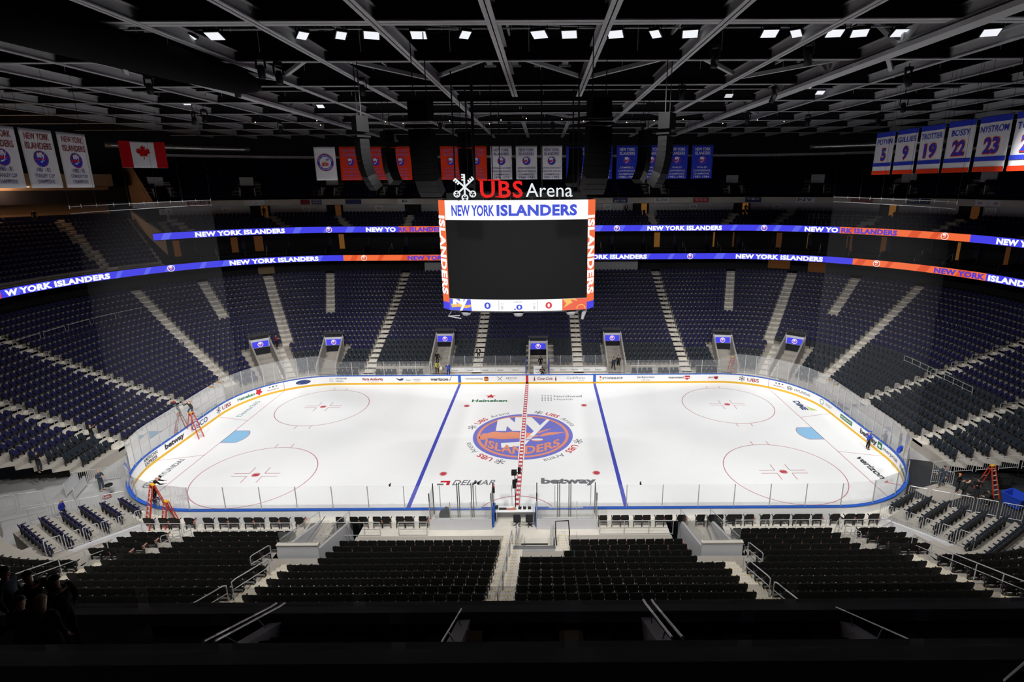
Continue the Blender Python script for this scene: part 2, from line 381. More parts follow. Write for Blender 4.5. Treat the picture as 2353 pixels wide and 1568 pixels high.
# faceoff circles
for sx in (-1, 1):
    for sy in (-1, 1):
        cx, cy = sx*21.03, sy*6.71
        mb = MB(); put_ring(mb, lambda a, b: flat(cx+a, cy+b), 4.535, 4.605, 72)
        for tx in (-.45, .45):                               # hash marks outside the circle
            for ty in (-1, 1): rect(mb, cx+tx*1.55-.03, cy+ty*4.55-.0, cx+tx*1.55+.03, cy+ty*5.2)
        for hx in (-1, 1):
            for hy in (-1, 1):
                rect(mb, cx+hx*.6, cy+hy*.23-.03, cx+hx*1.85, cy+hy*.23+.03); rect(mb, cx+hx*.6-.03, cy+hy*.23, cx+hx*.6+.03, cy+hy*1.15)
        mark('faceoff_circle', mb, M['thin_red'])
        mb = MB(); put_ring(mb, lambda a, b: flat(cx+a, cy+b), .26, .305, 28, 0)
        put_poly(mb, [(a, max(-.2, min(.2, b))) for a, b in disc(24, .25)], lambda a, b: flat(cx+a, cy+b)); mark('faceoff_spot', mb, M['line_red'])
        cx2, cy2 = sx*6.1, sy*6.71
        mb = MB(); put_ring(mb, lambda a, b: flat(cx2+a, cy2+b), .26, .305, 28, 0)
        put_poly(mb, [(a, b) for a, b in disc(24, .24)], lambda a, b: flat(cx2+a, cy2+b)); mark('faceoff_spot', mb, M['line_red'])
mb = MB(); put_ring(mb, lambda a, b: flat(a, b-12.93), 2.98, 3.06, 40, 0, 0, PI); mark('referee_crease', mb, M['thin_red'])
# centre crest
mb = MB(); crest(mb, lambda a, b, k: (a, b, .004+k), 4.57, 0, 1, 2, .004, n=96)
mark('centre_crest', mb, [M['logo_blue'], M['logo_orange'], M['white']], 'round blue and orange crest at centre ice')
# chequered red line, painted over the crest
mb = MB()
rect(mb, -.26, -4.56, .26, 4.56, 8, 1); 
y = -12.93; k = 0
while y < 12.9:
    h = min(.30, 12.93-y)
    if k % 2 == 0: rect(mb, -.13, y, .13, y+h, 9, 0)
    else: rect(mb, -.13, y, .13, y+h, 9, 1)
    y += .30; k += 1
for s in (-1, 1): rect(mb, s*.15-.02, -12.93, s*.15+.02, 12.93, 10, 0)
mark('red_line', mb, [M['line_red'], M['white']], 'chequered red centre line')
# lettering painted in the ice
def keys(mb, fn, r, mi=0):
    """six armed crossed keys emblem"""
    for k in range(3):
        a = PI/2+k*PI/3
        c, s = math.cos(a), math.sin(a); w = .085*r
        f = lambda u, v: fn(u*c-v*s, u*s+v*c)
        put_poly(mb, [(-.55*r, -w), (1.0*r, -w), (1.0*r, w), (-.55*r, w)], f, mi)
        for t in (.72, .92): put_poly(mb, [(t*r-.07*r, -.3*r), (t*r+.07*r, -.3*r), (t*r+.07*r, 0), (t*r-.07*r, 0)], f, mi)
        put_ring(mb, lambda u, v: f(u-.78*r, v) if False else f(-.78*r+u, v), .16*r, .28*r, 14, mi)
def arc_text(a_mid, r):
    mb = MB()
    def fn(u, v): a = a_mid - u/r; return ((r+v)*math.cos(a), (r+v)*math.sin(a), ZL)
    put_text(mb, 'UBS', fn, .62, u=-.95, bold=.015, mi=0); put_text(mb, 'Arena', fn, .58, u=1.15, bold=0., mi=1)
    def kf(u, v): a = a_mid + 2.15/r; return fn(-2.4+u, .3+v)
    keys(mb, kf, .42, 1)
    mark('ice_lettering', mb, [M['ink_red'], M['ink_gray']], 'curved red and grey lettering beside the centre crest')
for a in (133, 46, -43, -138): arc_text(math.radians(a), 4.85)
def ice_ad(items, mats, label):
    mb = MB(); items(mb); mark('ice_lettering', mb, mats, label)
pf = lambda ox, oy, ux=(1, 0), vx=(0, 1): plane_fn((ox, oy, ZL), (*ux, 0), (*vx, 0))
def _h(mb):
    f = pf(-3.85, 7.75); put_text(mb, 'Heineken', f, .66, w=3.75, bold=.035, mi=0); put_poly(mb, star(5, .42, 1.0), lambda a, b: f(a*.62, 1.5+b*.62), 1)
ice_ad(_h, [M['ink_green'], M['ink_red']], 'green word under a red star')
def _n(mb):
    f = pf(3.0, 7.95)
    put_text(mb, 'Northwell', f, .52, w=3.05, u=0, v=.95, align='L', bold=.01, mi=0); put_text(mb, 'Health', f, .52, w=2.0, u=0, v=.12, align='L', bold=-.005, mi=1)
    for i in range(4):
        for j in range(4): put_poly(mb, [(-1.25+i*.32+a*.07, .15+j*.42+b*.14) for a, b in disc(8)], f, 1 if i > 2 else 0)
ice_ad(_n, [M['ink_gray'], M['ink_gray']], 'grey two line lettering beside a grid of dots')
def _d(mb):
    f = pf(-4.05, -8.38); put_text(mb, 'DELMAR', f, .74, w=3.3, u=.55, bold=.012, mi=0, shear=.25)
    put_poly(mb, [(-2.05,.62),(-1.3,.62),(-1.3,.0),(-1.55,.0),(-1.55,.38),(-2.05,.38)], f, 1); put_poly(mb, [(-2.25,0),(-1.75,0),(-1.75,.22),(-2.25,.22)], f, 0)
ice_ad(_d, [M['ink_gray'], M['ink_red']], 'slanted grey word with a red corner mark')
ice_ad(lambda mb: put_text(mb, 'betway', pf(3.84, -8.22), .78, w=4.3, bold=.05), [M['ink_gray']], 'bold grey word near the scorer table')
ice_ad(lambda mb: put_text(mb, 'Dental365', pf(-28.3, 6.3, (0, 1), (-1, 0)), .52, w=3.9, bold=.0), [M['ink_teal']], 'thin teal word behind the left goal line')
def _hy(mb):
    f = pf(-28.3, -6.2, (0, 1), (-1, 0)); put_text(mb, 'HYUNDAI', f, .5, w=3.0, u=.55, bold=.02); put_ring(mb, lambda a, b: f(-1.75+a*1.5, .25+b), .32, .4, 24)
    put_text(mb, 'H', f, .45, w=.5, u=-1.75, v=.03, bold=.03)
ice_ad(_hy, [M['ink_gray']], 'spaced grey word with an oval emblem')
def _di(mb):
    f = pf(28.2, 6.35, (0, -1), (1, 0)); put_text(mb, 'DIME', f, .62, w=2.35, bold=.05, mi=0); put_poly(mb, [(.2, .75), (1.3, 1.5), (1.3, .75)], f, 1)
ice_ad(_di, [M['ink_navy'], M['ink_lime']], 'dark word with a pale green triangle')
def _v(mb):
    f = pf(28.1, -6.2, (0, -1), (1, 0)); put_text(mb, 'verizon', f, .62, w=3.5, u=-.1, bold=.03, mi=0)
    put_poly(mb, [(1.9, .35), (2.0, .4), (2.12, .12), (2.55, 1.05), (2.62, 1.02), (2.15, -.05)], f, 1)
ice_ad(_v, [M['ink'], M['ink_red']], 'bold dark word with a red tick')

# ------------------------------------------------------------------ dasher boards
BH = 1.07
db = empty('dasher_boards', (0, 0, 0), label='white dasher boards ringing the ice, blue cap and yellow kick strip', cat='rink boards')
T0 = total(0)
def full(dd): return (lambda d: -total(d)/2), (lambda d: total(d)/2)
a0, a1 = full(0)
mb = MB(); sweep(mb, [(0, .2), (0, BH), (.14, BH), (.14, 0)], a0, a1, 260); mb.build('panel', [M['board']], db)
mb = MB(); sweep(mb, [(.142, BH-.02), (.142, 0)], a0, a1, 260); mb.build('back_panel', [M['board_back']], db, label='pale grey outer face')
mb = MB(); sweep(mb, [(-.012, .0), (-.012, .2), (.0, .215)], a0, a1, 260); mb.build('kick_plate', M['yellow'], db, label='yellow kick strip')
mb = MB(); sweep(mb, [(-.03, BH-.03), (-.03, BH+.03), (.18, BH+.03), (.18, BH-.05)], a0, a1, 260); mb.build('cap_rail', M['blue_cap'], db, label='blue cap rail')
mb = MB(); sweep(mb, [(.9, .5), (.9, .62), (.16, .62)], a0, a1, 4) if False else None
def board_fn(S0, off=-.014, z0=0.):
    def fn(u, v):
        x, y, nx, ny = P(off, S0-u) if False else P(0, S0-u)
        return (x+nx*off, y+ny*off, z0+v)
    fn.S = S0; fn.off = off
    return fn
def advert(S, items, mats, label):
    mb = MB(); items(mb, board_fn(S, -.014)); mb.build('advert', mats, db, label=label)
def band(S, half, mt, label, z0=.2):
    mb = MB(); f = board_fn(S, -.012); mb.add([f(-half, z0), f(half, z0), f(half, BH-.03), f(-half, BH-.03)], [(0,1,2,3)]); mb.build('line_mark', mt, db, label=label)
band(7.77, .16, M['blue_cap'], 'blue upright band'); band(-7.77, .16, M['blue_cap'], 'blue upright band'); band(0, .15, M['ink_red'], 'red upright band', 0)
for s in (-1, 1): band(s*Sphi(0, 37.4), .03, M['thin_red'], 'thin red upright line')
def word(s, h=.34, w=None, v=.48, mi=0, **k):
    return lambda mb, f: put_text(mb, s, f, h, w=w, v=v, mi=mi, **k)
def multi(*fs):
    def g(mb, f):
        for i, q in enumerate(fs): q(mb, board_fn(f.S, f.off-.006*i))
    return g
def blob(u, v, rx, ry, mi, n=20): return lambda mb, f: put_poly(mb, [(u+a*rx, v+b*ry) for a, b in disc(n)], f, mi)
def blk(u0, v0, u1, v1, mi): return lambda mb, f: put_poly(mb, [(u0, v0), (u1, v0), (u1, v1), (u0, v1)], f, mi)
I = M
S = lambda x: -x
def dots(mb, f):
    for i in range(4):
        for j in range(4): put_poly(mb, [(-1.1+i*.12+a*.028, .42+j*.12+b*.03) for a, b in disc(8)], f, 0 if (i+j) % 3 else 1)
advert(Sphi(0, 24), multi(blob(0, .64, .78, .27, 0, 32), blob(0, .64, .70, .215, 1, 32), word('Ford', .25, .85, .53, 2, shear=.2)), [I['ink_navy'], I['ink_navy'], I['white']], 'dark blue oval advert with white script')
advert(21.58, multi(dots, word('Northwell', .2, 1.25, .68, 0, u=.2), word('Health', .2, .85, .38, 0, u=0, bold=0)), [I['ink_gray'], I['ink_navy']], 'grey two line advert with a dot grid')
advert(17.73, multi(word('Parts Authority', .3, 2.35, .54, 0, bold=.04), word('"The Answer Is Yes!"', .1, 1.3, .3, 1, bold=0)), [I['ink_maroon'], I['ink']], 'dark red bold advert with small black line')
def whale(mb, f): put_poly(mb, [(-1.45,.75),(-1.3,.68),(-1.15,.72),(-1.22,.6),(-1.05,.5),(-.8,.47),(-.6,.55),(-.5,.68),(-.62,.78),(-.85,.72),(-1.1,.6),(-1.3,.66)], f, 0)
advert(13.68, multi(whale, word('Gale', .2, .55, .45, 1, u=0, bold=-.005), word("Sotheby's", .16, .95, .55, 1, u=1.0, bold=-.005), word('realty', .08, .7, .4, 1, u=1.0, bold=0)), [I['ink_navy'], I['ink_gray']], 'pale grey advert with a small navy whale')
def tick(u): return lambda mb, f: put_poly(mb, [(u, .62), (u+.05, .66), (u+.1, .5), (u+.3, 1.0), (u+.34, .98), (u+.12, .4)], f, 0)
advert(9.95, multi(word('verizon', .36, 2.05, .46, 0, u=-.15, bold=.035), tick(.95)), [I['ink']], 'bold black advert with a tick')
advert(5.66, multi(word('Download the App', .17, 1.95, .58, 0, u=-.4, bold=.01), blk(.75, .38, 1.2, .88, 1), word('m', .3, .3, .5, 2, u=.975, bold=.03)), [I['ink'], I['ink_maroon'], I['ink_gold']], 'small black line advert ending in a red square')
def cross(mb, f):
    for s in (-1, 1): put_poly(mb, [(-1.1-s*.27, .42), (-1.04-s*.27, .42), (-1.05+s*.3, .92), (-1.12+s*.3, .92)], f, 0)
advert(2.06, multi(cross, word('ARCTIX', .2, 1.3, .62, 0, u=.25, bold=.0, space=1.1), word('Your Life Gear', .07, .6, .46, 0, u=.2, bold=0)), [I['ink']], 'black advert with thin crossed strokes')
def bottle(u): return lambda mb, f: put_poly(mb, [(u-.07,.36),(u+.07,.36),(u+.08,.62),(u+.03,.78),(u+.03,.9),(u-.03,.9),(u-.03,.78),(u-.08,.62)], f, 0)
advert(-2.05, multi(bottle(-1.2), bottle(1.25), word('Coca-Cola', .34, 1.75, .5, 0, u=0, bold=.01, shear=.3)), [I['ink_maroon']], 'dark red script advert between two bottles')
advert(-5.61, multi(word('CardWorks', .32, 2.1, .54, 0, bold=-.004), word('Acquiring', .1, .7, .34, 0, u=.6, bold=0)), [I['ink_gray']], 'grey serif style advert')
advert(-9.75, multi(blob(-1.3, .78, .11, .11, 1), blob(-1.3, .46, .11, .11, 2), word('STOP&SHOP', .26, 2.35, .52, 0, u=.1, bold=.03)), [I['ink_gray'], I['ink_red'], I['ink_lime']], 'dark grey advert with red and green dots')
advert(-13.67, multi(word('Jackpocket', .25, 2.0, .64, 0, bold=.01), word('Lottery App', .12, 1.0, .36, 0, bold=0)), [I['ink_navy']], 'navy two line advert')
def shield(u, v, r, mi): return lambda mb, f: put_poly(mb, [(u-r, v+r*.8), (u+r, v+r*.8), (u+r, v-.3*r), (u, v-r), (u-r, v-.3*r)], f, mi)
advert(-17.49, multi(word('guaranteed', .26, 1.75, .58, 0, u=-.35, bold=.02), shield(.95, .66, .3, 1), word('Rate', .16, .48, .6, 2, u=.95)), [I['ink'], I['ink_red'], I['white']], 'black advert ending in a red shield')
advert(-21.35, multi(word("Jake's", .2, .75, .6, 0, u=-.15), word('58', .2, .3, .58, 2, u=.42), shield(.42, .62, .22, 1), word('casino hotel', .07, .7, .45, 0, u=-.2, bold=0)), [I['ink_maroon'], I['ink_maroon'], I['white']], 'small dark red advert with a shield')
def ubs(mb, f):
    keys(mb, lambda a, b: f(-.85+a, .64+b), .33, 1); put_text(mb, 'UBS', f, .42, w=1.25, u=.35, v=.42, bold=.015, mi=0)
advert(-Sphi(0, 23.8), ubs, [I['ink_maroon'], I['ink']], 'dark red letters with a black key emblem, right corner')
advert(Sphi(0, 84), ubs, [I['ink_maroon'], I['ink']], 'dark red letters with a black key emblem, left corner')
shop = multi(word('NHLSHOP.com', .13, 1.25, .42, 0, bold=.02), blob(-.35, .8, .1, .06, 1), blob(0, .8, .1, .08, 1), blob(.35, .8, .1, .06, 1))
advert(-Sphi(0, 45), shop, [I['ink_maroon'], I['ink']], 'small red web address advert, right corner')
advert(Sphi(0, 45), shop, [I['ink_maroon'], I['ink']], 'small red web address advert, left corner')
advert(-Sphi(0, 62), multi(lambda mb, f: put_ring(mb, lambda a, b: f(-1.35+a*1.4, .62+b), .17, .22, 24), word('H', .2, .26, .52, 0, u=-1.35, bold=.03), word('HYUNDAI', .28, 1.9, .5, 0, u=.15, bold=.0)), [I['ink']], 'spaced black advert with oval emblem')
advert(-Sphi(0, 87), multi(lambda mb, f: put_ring(mb, lambda a, b: f(-.95+a, .62+b), .22, .29, 24, 1), word('GLOBALIZATION', .1, 1.2, .66, 0, u=.2, bold=0), word('PARTNERS', .1, .95, .5, 0, u=.1, bold=0)), [I['ink_gray'], I['ink_teal']], 'pale advert with a teal ring')
advert(-Sy(0, 1.5), multi(blk(-1.0, .42, 1.0, .82, 0), word("NATURE'S BOUNTY", .16, 1.75, .54, 1, bold=.02)), [I['ink_green'], I['white']], 'green panel advert with white letters')
advert(-Sy(0, -2.05), word('betway', .46, 2.5, .46, 0, bold=.045), [I['ink']], 'large bold black advert, right end')
advert(Sy(0, -2.05), word('betway', .46, 2.5, .46, 0, bold=.045), [I['ink']], 'large bold black advert, left end')
advert(-Sy(0, -5.1), multi(blk(-1.7, .36, -1.1, .96, 0), word('e', .34, .34, .5, 1, u=-1.4, bold=.03), word('nterprise', .36, 2.2, .5, 2, u=.15, bold=.0)), [I['ink_green'], I['white'], I['ink']], 'black advert starting with a green square')
advert(-Spsi(0, 24), word('Heineken', .36, 2.1, .46, 0, bold=.03), [I['ink_green']], 'green bold advert, right corner')
advert(Sphi(0, 63), multi(word('Heineken', .34, 2.0, .46, 0, u=-.3, bold=.03), lambda mb, f: put_poly(mb, star(5, .42, .26, (1.15, .66)), f, 1)), [I['ink_green'], I['ink_red']], 'green bold advert with a red star')
advert(Sy(0, 1.5), word('GEICO', .5, 2.3, .4, 0, bold=.02), [I['ink_navy']], 'large navy advert')
advert(Sy(0, -5.1), multi(word('AMERICAN', .3, 1.75, .66, 0, bold=.02), word('EXPRESS', .3, 1.55, .28, 0, bold=.02)), [I['ink']], 'black two line advert')
advert(Spsi(0, 30), word('Lexus', .3, 1.3, .5, 0, bold=0., shear=.2), [I['ink_maroon']], 'thin dark red script advert')

# ------------------------------------------------------------------ glass panes on the boards
def shield_glass(name, label, S0, S1, n, h0, h1, mt):
    root = empty(name, (0, 0, 0), label=label, cat='rink glass')
    for i in range(n+1):
        s = S0+(S1-S0)*i/n; x, y, nx, ny = P(.07, s); hh = h0(i/n)
        m = MB(); rz = math.atan2(ny, nx); m.box((x, y, BH+hh/2), (.055, .045, hh), rz); m.build('post', M['galv'], root)
        if i < n:
            s2 = S0+(S1-S0)*(i+1)/n; x2, y2, _, _ = P(.07, s2); h2 = h0((i+1)/n)
            m = MB(); m.add([(x, y, BH), (x2, y2, BH), (x2, y2, BH+h2), (x, y, BH+hh), (x+nx*.012, y+ny*.012, BH), (x2+nx*.012, y2+ny*.012, BH), (x2+nx*.012, y2+ny*.012, BH+h2), (x+nx*.012, y+ny*.012, BH+hh)],
                            [(0,1,2,3), (7,6,5,4), (3,2,6,7)])
            m.build('pane', mt, root)
    return root
hs = lambda t: 1.72
he = lambda t: 2.45
cx0, cy0, R0 = ring(0); Q = R0*PI/2
shield_glass('rink_glass', 'clear glass panes on the far boards left of the benches', 10.9, Sphi(0, 12), 7, lambda t: 1.72+(.73 if t > .86 else 0), 0, M['glass'])
shield_glass('rink_glass', 'clear glass panes on the far boards right of the benches', -10.9, -Sphi(0, 12), 7, lambda t: 1.72+(.73 if t > .86 else 0), 0, M['glass'])
shield_glass('rink_glass', 'tall glass panes round the left end of the rink', Sphi(0, 12), Spsi(0, 26), 21, he, 0, M['glass_end'])
shield_glass('rink_glass', 'tall glass panes round the right end of the rink', -Sphi(0, 12), -Spsi(0, 26), 21, he, 0, M['glass_end'])
nl = Snx(0, 0)
shield_glass('rink_glass', 'low glass panes on the near boards, left half of the rink', Spsi(0, 26), nl+.0, 13, hs, 0, M['glass'])
shield_glass('rink_glass', 'low glass panes on the near boards, right half of the rink', -Spsi(0, 26), -(nl-.0), 13, hs, 0, M['glass'])
# ================================================================== seating bowl
NK = 22
def mir(f, s): return (lambda d: s*f(d))
def steps_profile(k0, k1):
    pr = []
    for k in range(k0, k1): pr += [(d_row(k), z_row(k)), (d_row(k+1), z_row(k))]
    pr.append((d_row(k1), z_row(k1))); return pr
NEARC = lambda d: Snx(d, ring(d)[0])            # start of near straight
SEC = [  # (from, to, first row, last row, pieces)
    (lambda d: 0.0, lambda d: Sphi(d, 0), 0, NK, 2), (lambda d: Sphi(d, 0), lambda d: Sphi(d, 90), 0, NK, 24),
    (lambda d: Sphi(d, 90), lambda d: Spsi(d, 0), 1, NK, 2), (lambda d: Spsi(d, 0), lambda d: Spsi(d, 12), 1, NK, 5),
    (lambda d: Spsi(d, 12), lambda d: Spsi(d, 38), 7, NK, 8), (lambda d: Spsi(d, 38), lambda d: Spsi(d, 66), 4, NK, 8), (lambda d: Spsi(d, 66), lambda d: Spsi(d, 90), 0, NK, 8)]
mb = MB()
for s in (1, -1):
    for f0, f1, k0, k1, n in SEC:
        sweep(mb, ([(d_row(k0), -.3)] if k0 else [(d_row(0), 0)]) + steps_profile(k0, k1), mir(f0, s), mir(f1, s), n)
    # near straight, with the tunnel cut out of the front rows
    def xs(a, b, k0, k1):
        sweep(mb, [(d_row(k0), -.3)] + steps_profile(k0, k1), (lambda d: s*Snx(d, a)), (lambda d: s*Snx(d, b)), 1)
    for k in range(NK):
        a = ring(d_row(k))[0]
        segs = [(a, 13.65), (10.05, 0 if s > 0 else 2.6)] if k < 4 else [(a, 0)]
        if s < 0 and k >= 3 and k < 4: segs = [(a, 13.65), (10.05, 0)]
        if s < 0 and k < 3: segs.append((.2, 0))
        for p, q in segs: xs(p, q, k, k+1)
struct('floor_seating_tier', mb, M['tread'])
# flat floors
mb = MB()
for s in (1, -1):
    sweep(mb, [(.12, .45), (2.4, .45)], (lambda d: s*0), (lambda d: s*Sphi(d, 40)), 16)
    sweep(mb, [(.12, .45), (2.4, .45)], (lambda d: s*Spsi(d, 62)), (lambda d: s*Spsi(d, 90)), 8)
    sweep(mb, [(.12, .45), (.7, .45)], (lambda d: s*Snx(d, 14)), (lambda d: s*Snx(d, 0)), 1)
    sweep(mb, [(.7, .45), (2.4, .45)], (lambda d: s*Spsi(d, 90)), (lambda d: s*Snx(d, 13.65)), 1)
    sweep(mb, [(.7, .45), (2.4, .45)], (lambda d: s*Snx(d, 10.05)), (lambda d: s*Snx(d, 0)), 1)
struct('floor_walkway', mb, M['concrete'])
mb = MB()
for s in (1, -1):
    sweep(mb, [(.12, .06), (4.5, .06)], (lambda d: s*Sphi(d, 40)), (lambda d: s*Sphi(d, 90)), 14)
    sweep(mb, [(.12, .06), (4.5, .06)], (lambda d: s*Sphi(d, 90)), (lambda d: s*Spsi(d, 0)), 2)
sweep(mb, [(.12, .06), (12, .06)], (lambda d: Spsi(d, 0)), (lambda d: Spsi(d, 62)), 16)
struct('floor_end_zone', mb, M['floor'])
mb = MB(); sweep(mb, [(.12, .06), (12, .06)], (lambda d: -Spsi(d, 0)), (lambda d: -Spsi(d, 62)), 16)
struct('floor_rubber', mb, M['rubber_floor'])

# ------------------------------------------------------------------ stairs in the aisles
def stair(name, Sf, hw, k0, k1, dashes=False, mats=None):
    mb = MB()
    for k in range(k0, k1):
        r = z_row(k+1)-z_row(k)
        for h in (0, 1):
            da, dbb = d_row(k)+h*RUN/2, d_row(k)+(h+1)*RUN/2; z = z_row(k)+.012+h*r/2
            q = []
            for d in (da, dbb):
                x, y, nx, ny = P(d, Sf(d)); tx, ty = -ny, nx
                q += [(x+tx*hw, y+ty*hw), (x-tx*hw, y-ty*hw)]
            zb = z-.25
            vs = [(q[0][0], q[0][1], zb), (q[1][0], q[1][1], zb), (q[3][0], q[3][1], zb), (q[2][0], q[2][1], zb),
                  (q[0][0], q[0][1], z), (q[1][0], q[1][1], z), (q[3][0], q[3][1], z), (q[2][0], q[2][1], z)]
            mb.add(vs, [(4,5,6,7), (0,1,5,4), (1,2,6,5), (2,3,7,6), (3,0,4,7)])
            if dashes:
                x, y, nx, ny = P(da+.05, Sf(da)); tx, ty = -ny, nx; n = int(2*hw/.16)
                for i in range(n):
                    u = -hw+.1+i*.16; X, Y = x+tx*u, y+ty*u
                    mb.add([(X-tx*.045-nx*.02, Y-ty*.045-ny*.02, z+.004), (X+tx*.03-nx*.02, Y+ty*.03-ny*.02, z+.004), (X+tx*.045+nx*.02, Y+ty*.045+ny*.02, z+.004), (X-tx*.03+nx*.02, Y-ty*.03+ny*.02, z+.004)], [(0,1,2,3)], 1)
    return mb.build(name, [M['concrete'], M['yellow']], kind='structure')
for s in (1, -1):
    stair('stairs_aisle', lambda d: s*6.1, .6, 0, NK)
    stair('stairs_aisle', lambda d: s*19., .6, 0, NK)
    stair('stairs_aisle', lambda d: s*Sphi(d, 5), .6, 12, NK)
    stair('stairs_aisle', lambda d: s*Sphi(d, 25), .65, 6, NK)
    stair('stairs_aisle', lambda d: s*Sphi(d, 30.5), .75, 0, 6)
    stair('stairs_aisle', lambda d: s*Sphi(d, 44), .6, 13, NK)
    stair('stairs_aisle', lambda d: s*Sphi(d, 62), .62, 1, NK)
    stair('stairs_aisle', lambda d: s*Sy(d, 4.8), .62, 1, NK)
    stair('stairs_aisle', lambda d: s*Sy(d, -3.5), .62, 1, NK)
    stair('stairs_aisle', lambda d: s*Snx(d, 11.78), .575, 5, 16, True)
    stair('stairs_aisle', lambda d: s*Snx(d, 22.2 if d > 5 else 22.2), .7, 4, 16, True)
stair('stairs_aisle', lambda d: Snx(d, 0), .655, 0, 16, True)
stair('stairs_aisle', lambda d: -Snx(d, 3.0), .42, 0, 3, True)

# ------------------------------------------------------------------ seats
def seat_shapes(rounded):
    """list of (part name, verts, faces) for one tip-up seat; front towards -y, back plane near y=0"""
    out = []
    w = .235 if rounded else .25
    if rounded: prof = [(-w, .42), (-w, .68)] + [(w*math.cos(a), .68+.2*math.sin(a)) for a in np.linspace(PI, 0, 7)[1:-1]] + [(w, .68), (w, .42)]
    else: prof = [(-w*.8, .40), (-w, .62), (-w, .90), (-w*.88, .945), (w*.88, .945), (w, .90), (w, .62), (w*.8, .40)]
    n = len(prof); bk = lambda z: .03+.20*(z-.42)
    vs = [(x, bk(z)-.055+(.02 if abs(x) < w*.7 else 0), z) for x, z in prof] + [(x, bk(z), z) for x, z in prof]
    fs = [tuple(range(n)), tuple(range(n, 2*n))[::-1]] + [(i, n+i, n+(i+1) % n, (i+1) % n) for i in range(n)]
    out.append(('backrest', vs, fs))
    m = MB(); Mx = Matrix.Translation((0, -.13, .56)) @ Matrix.Rotation(-.22, 4, 'X'); m.box(None, (.42, .085, .36), M=Mx); out.append(('seat', m.v, m.f))
    for s in (-1, 1):
        m = MB(); m.box((s*.268, -.13, .66), (.045, .36, .05)); m.box((s*.268, -.10, .52), (.035, .10, .26)); out.append(('armrest', m.v, m.f))
    m = MB(); m.box((0, .01, .38), (.56, .05, .06))
    for s in (-1, 1): m.box((s*.268, -.02, .19), (.03, .09, .38))
    out.append(('frame', m.v, m.f))
    return out
SH = {'black': seat_shapes(False), 'navy': seat_shapes(True), 'char': seat_shapes(False)}
SM = {'black': M['black_seat'], 'navy': M['navy_seat'], 'char': M['char_seat']}
seats = []      # dict(kind,x,y,z,rz,sec,row,i,n)
NORD = ['front', 'second', 'third', 'fourth', 'fifth', 'sixth', 'seventh', 'eighth', 'ninth', 'tenth', '11th', '12th', '13th', '14th', '15th', '16th', '17th', '18th', '19th', '20th', '21st', '22nd', '23rd']
def ordn(i): return f"{i}{'th' if 10 <= i % 100 <= 20 else {1:'st',2:'nd',3:'rd'}.get(i % 10, 'th')}"
def row_of(sec, k, d, z, S0, S1, kind, pitch=.56, gaps=(), trays=False, flip=False):
    """fill S0..S1 with seats; gaps are (S,S) spans left out"""
    if S1-S0 < pitch*.8: return
    n = int((S1-S0)/pitch+.25); p = (S1-S0)/n; row = []
    for i in range(n):
        S = S0+(i+.5)*p
        if any(a-.2 < S < b+.2 for a, b in gaps): continue
        x, y, nx, ny = P(d, S); row.append(dict(kind=kind, x=x, y=y, z=z, rz=math.atan2(-nx, ny), sec=sec, row=k))
    row.sort(key=lambda q: (q['x'] if 'end' not in sec else q['y']))
    for i, q in enumerate(row): q['i'] = i+1; q['n'] = len(row); seats.append(q)
def D(k): return d_row(k)+.62
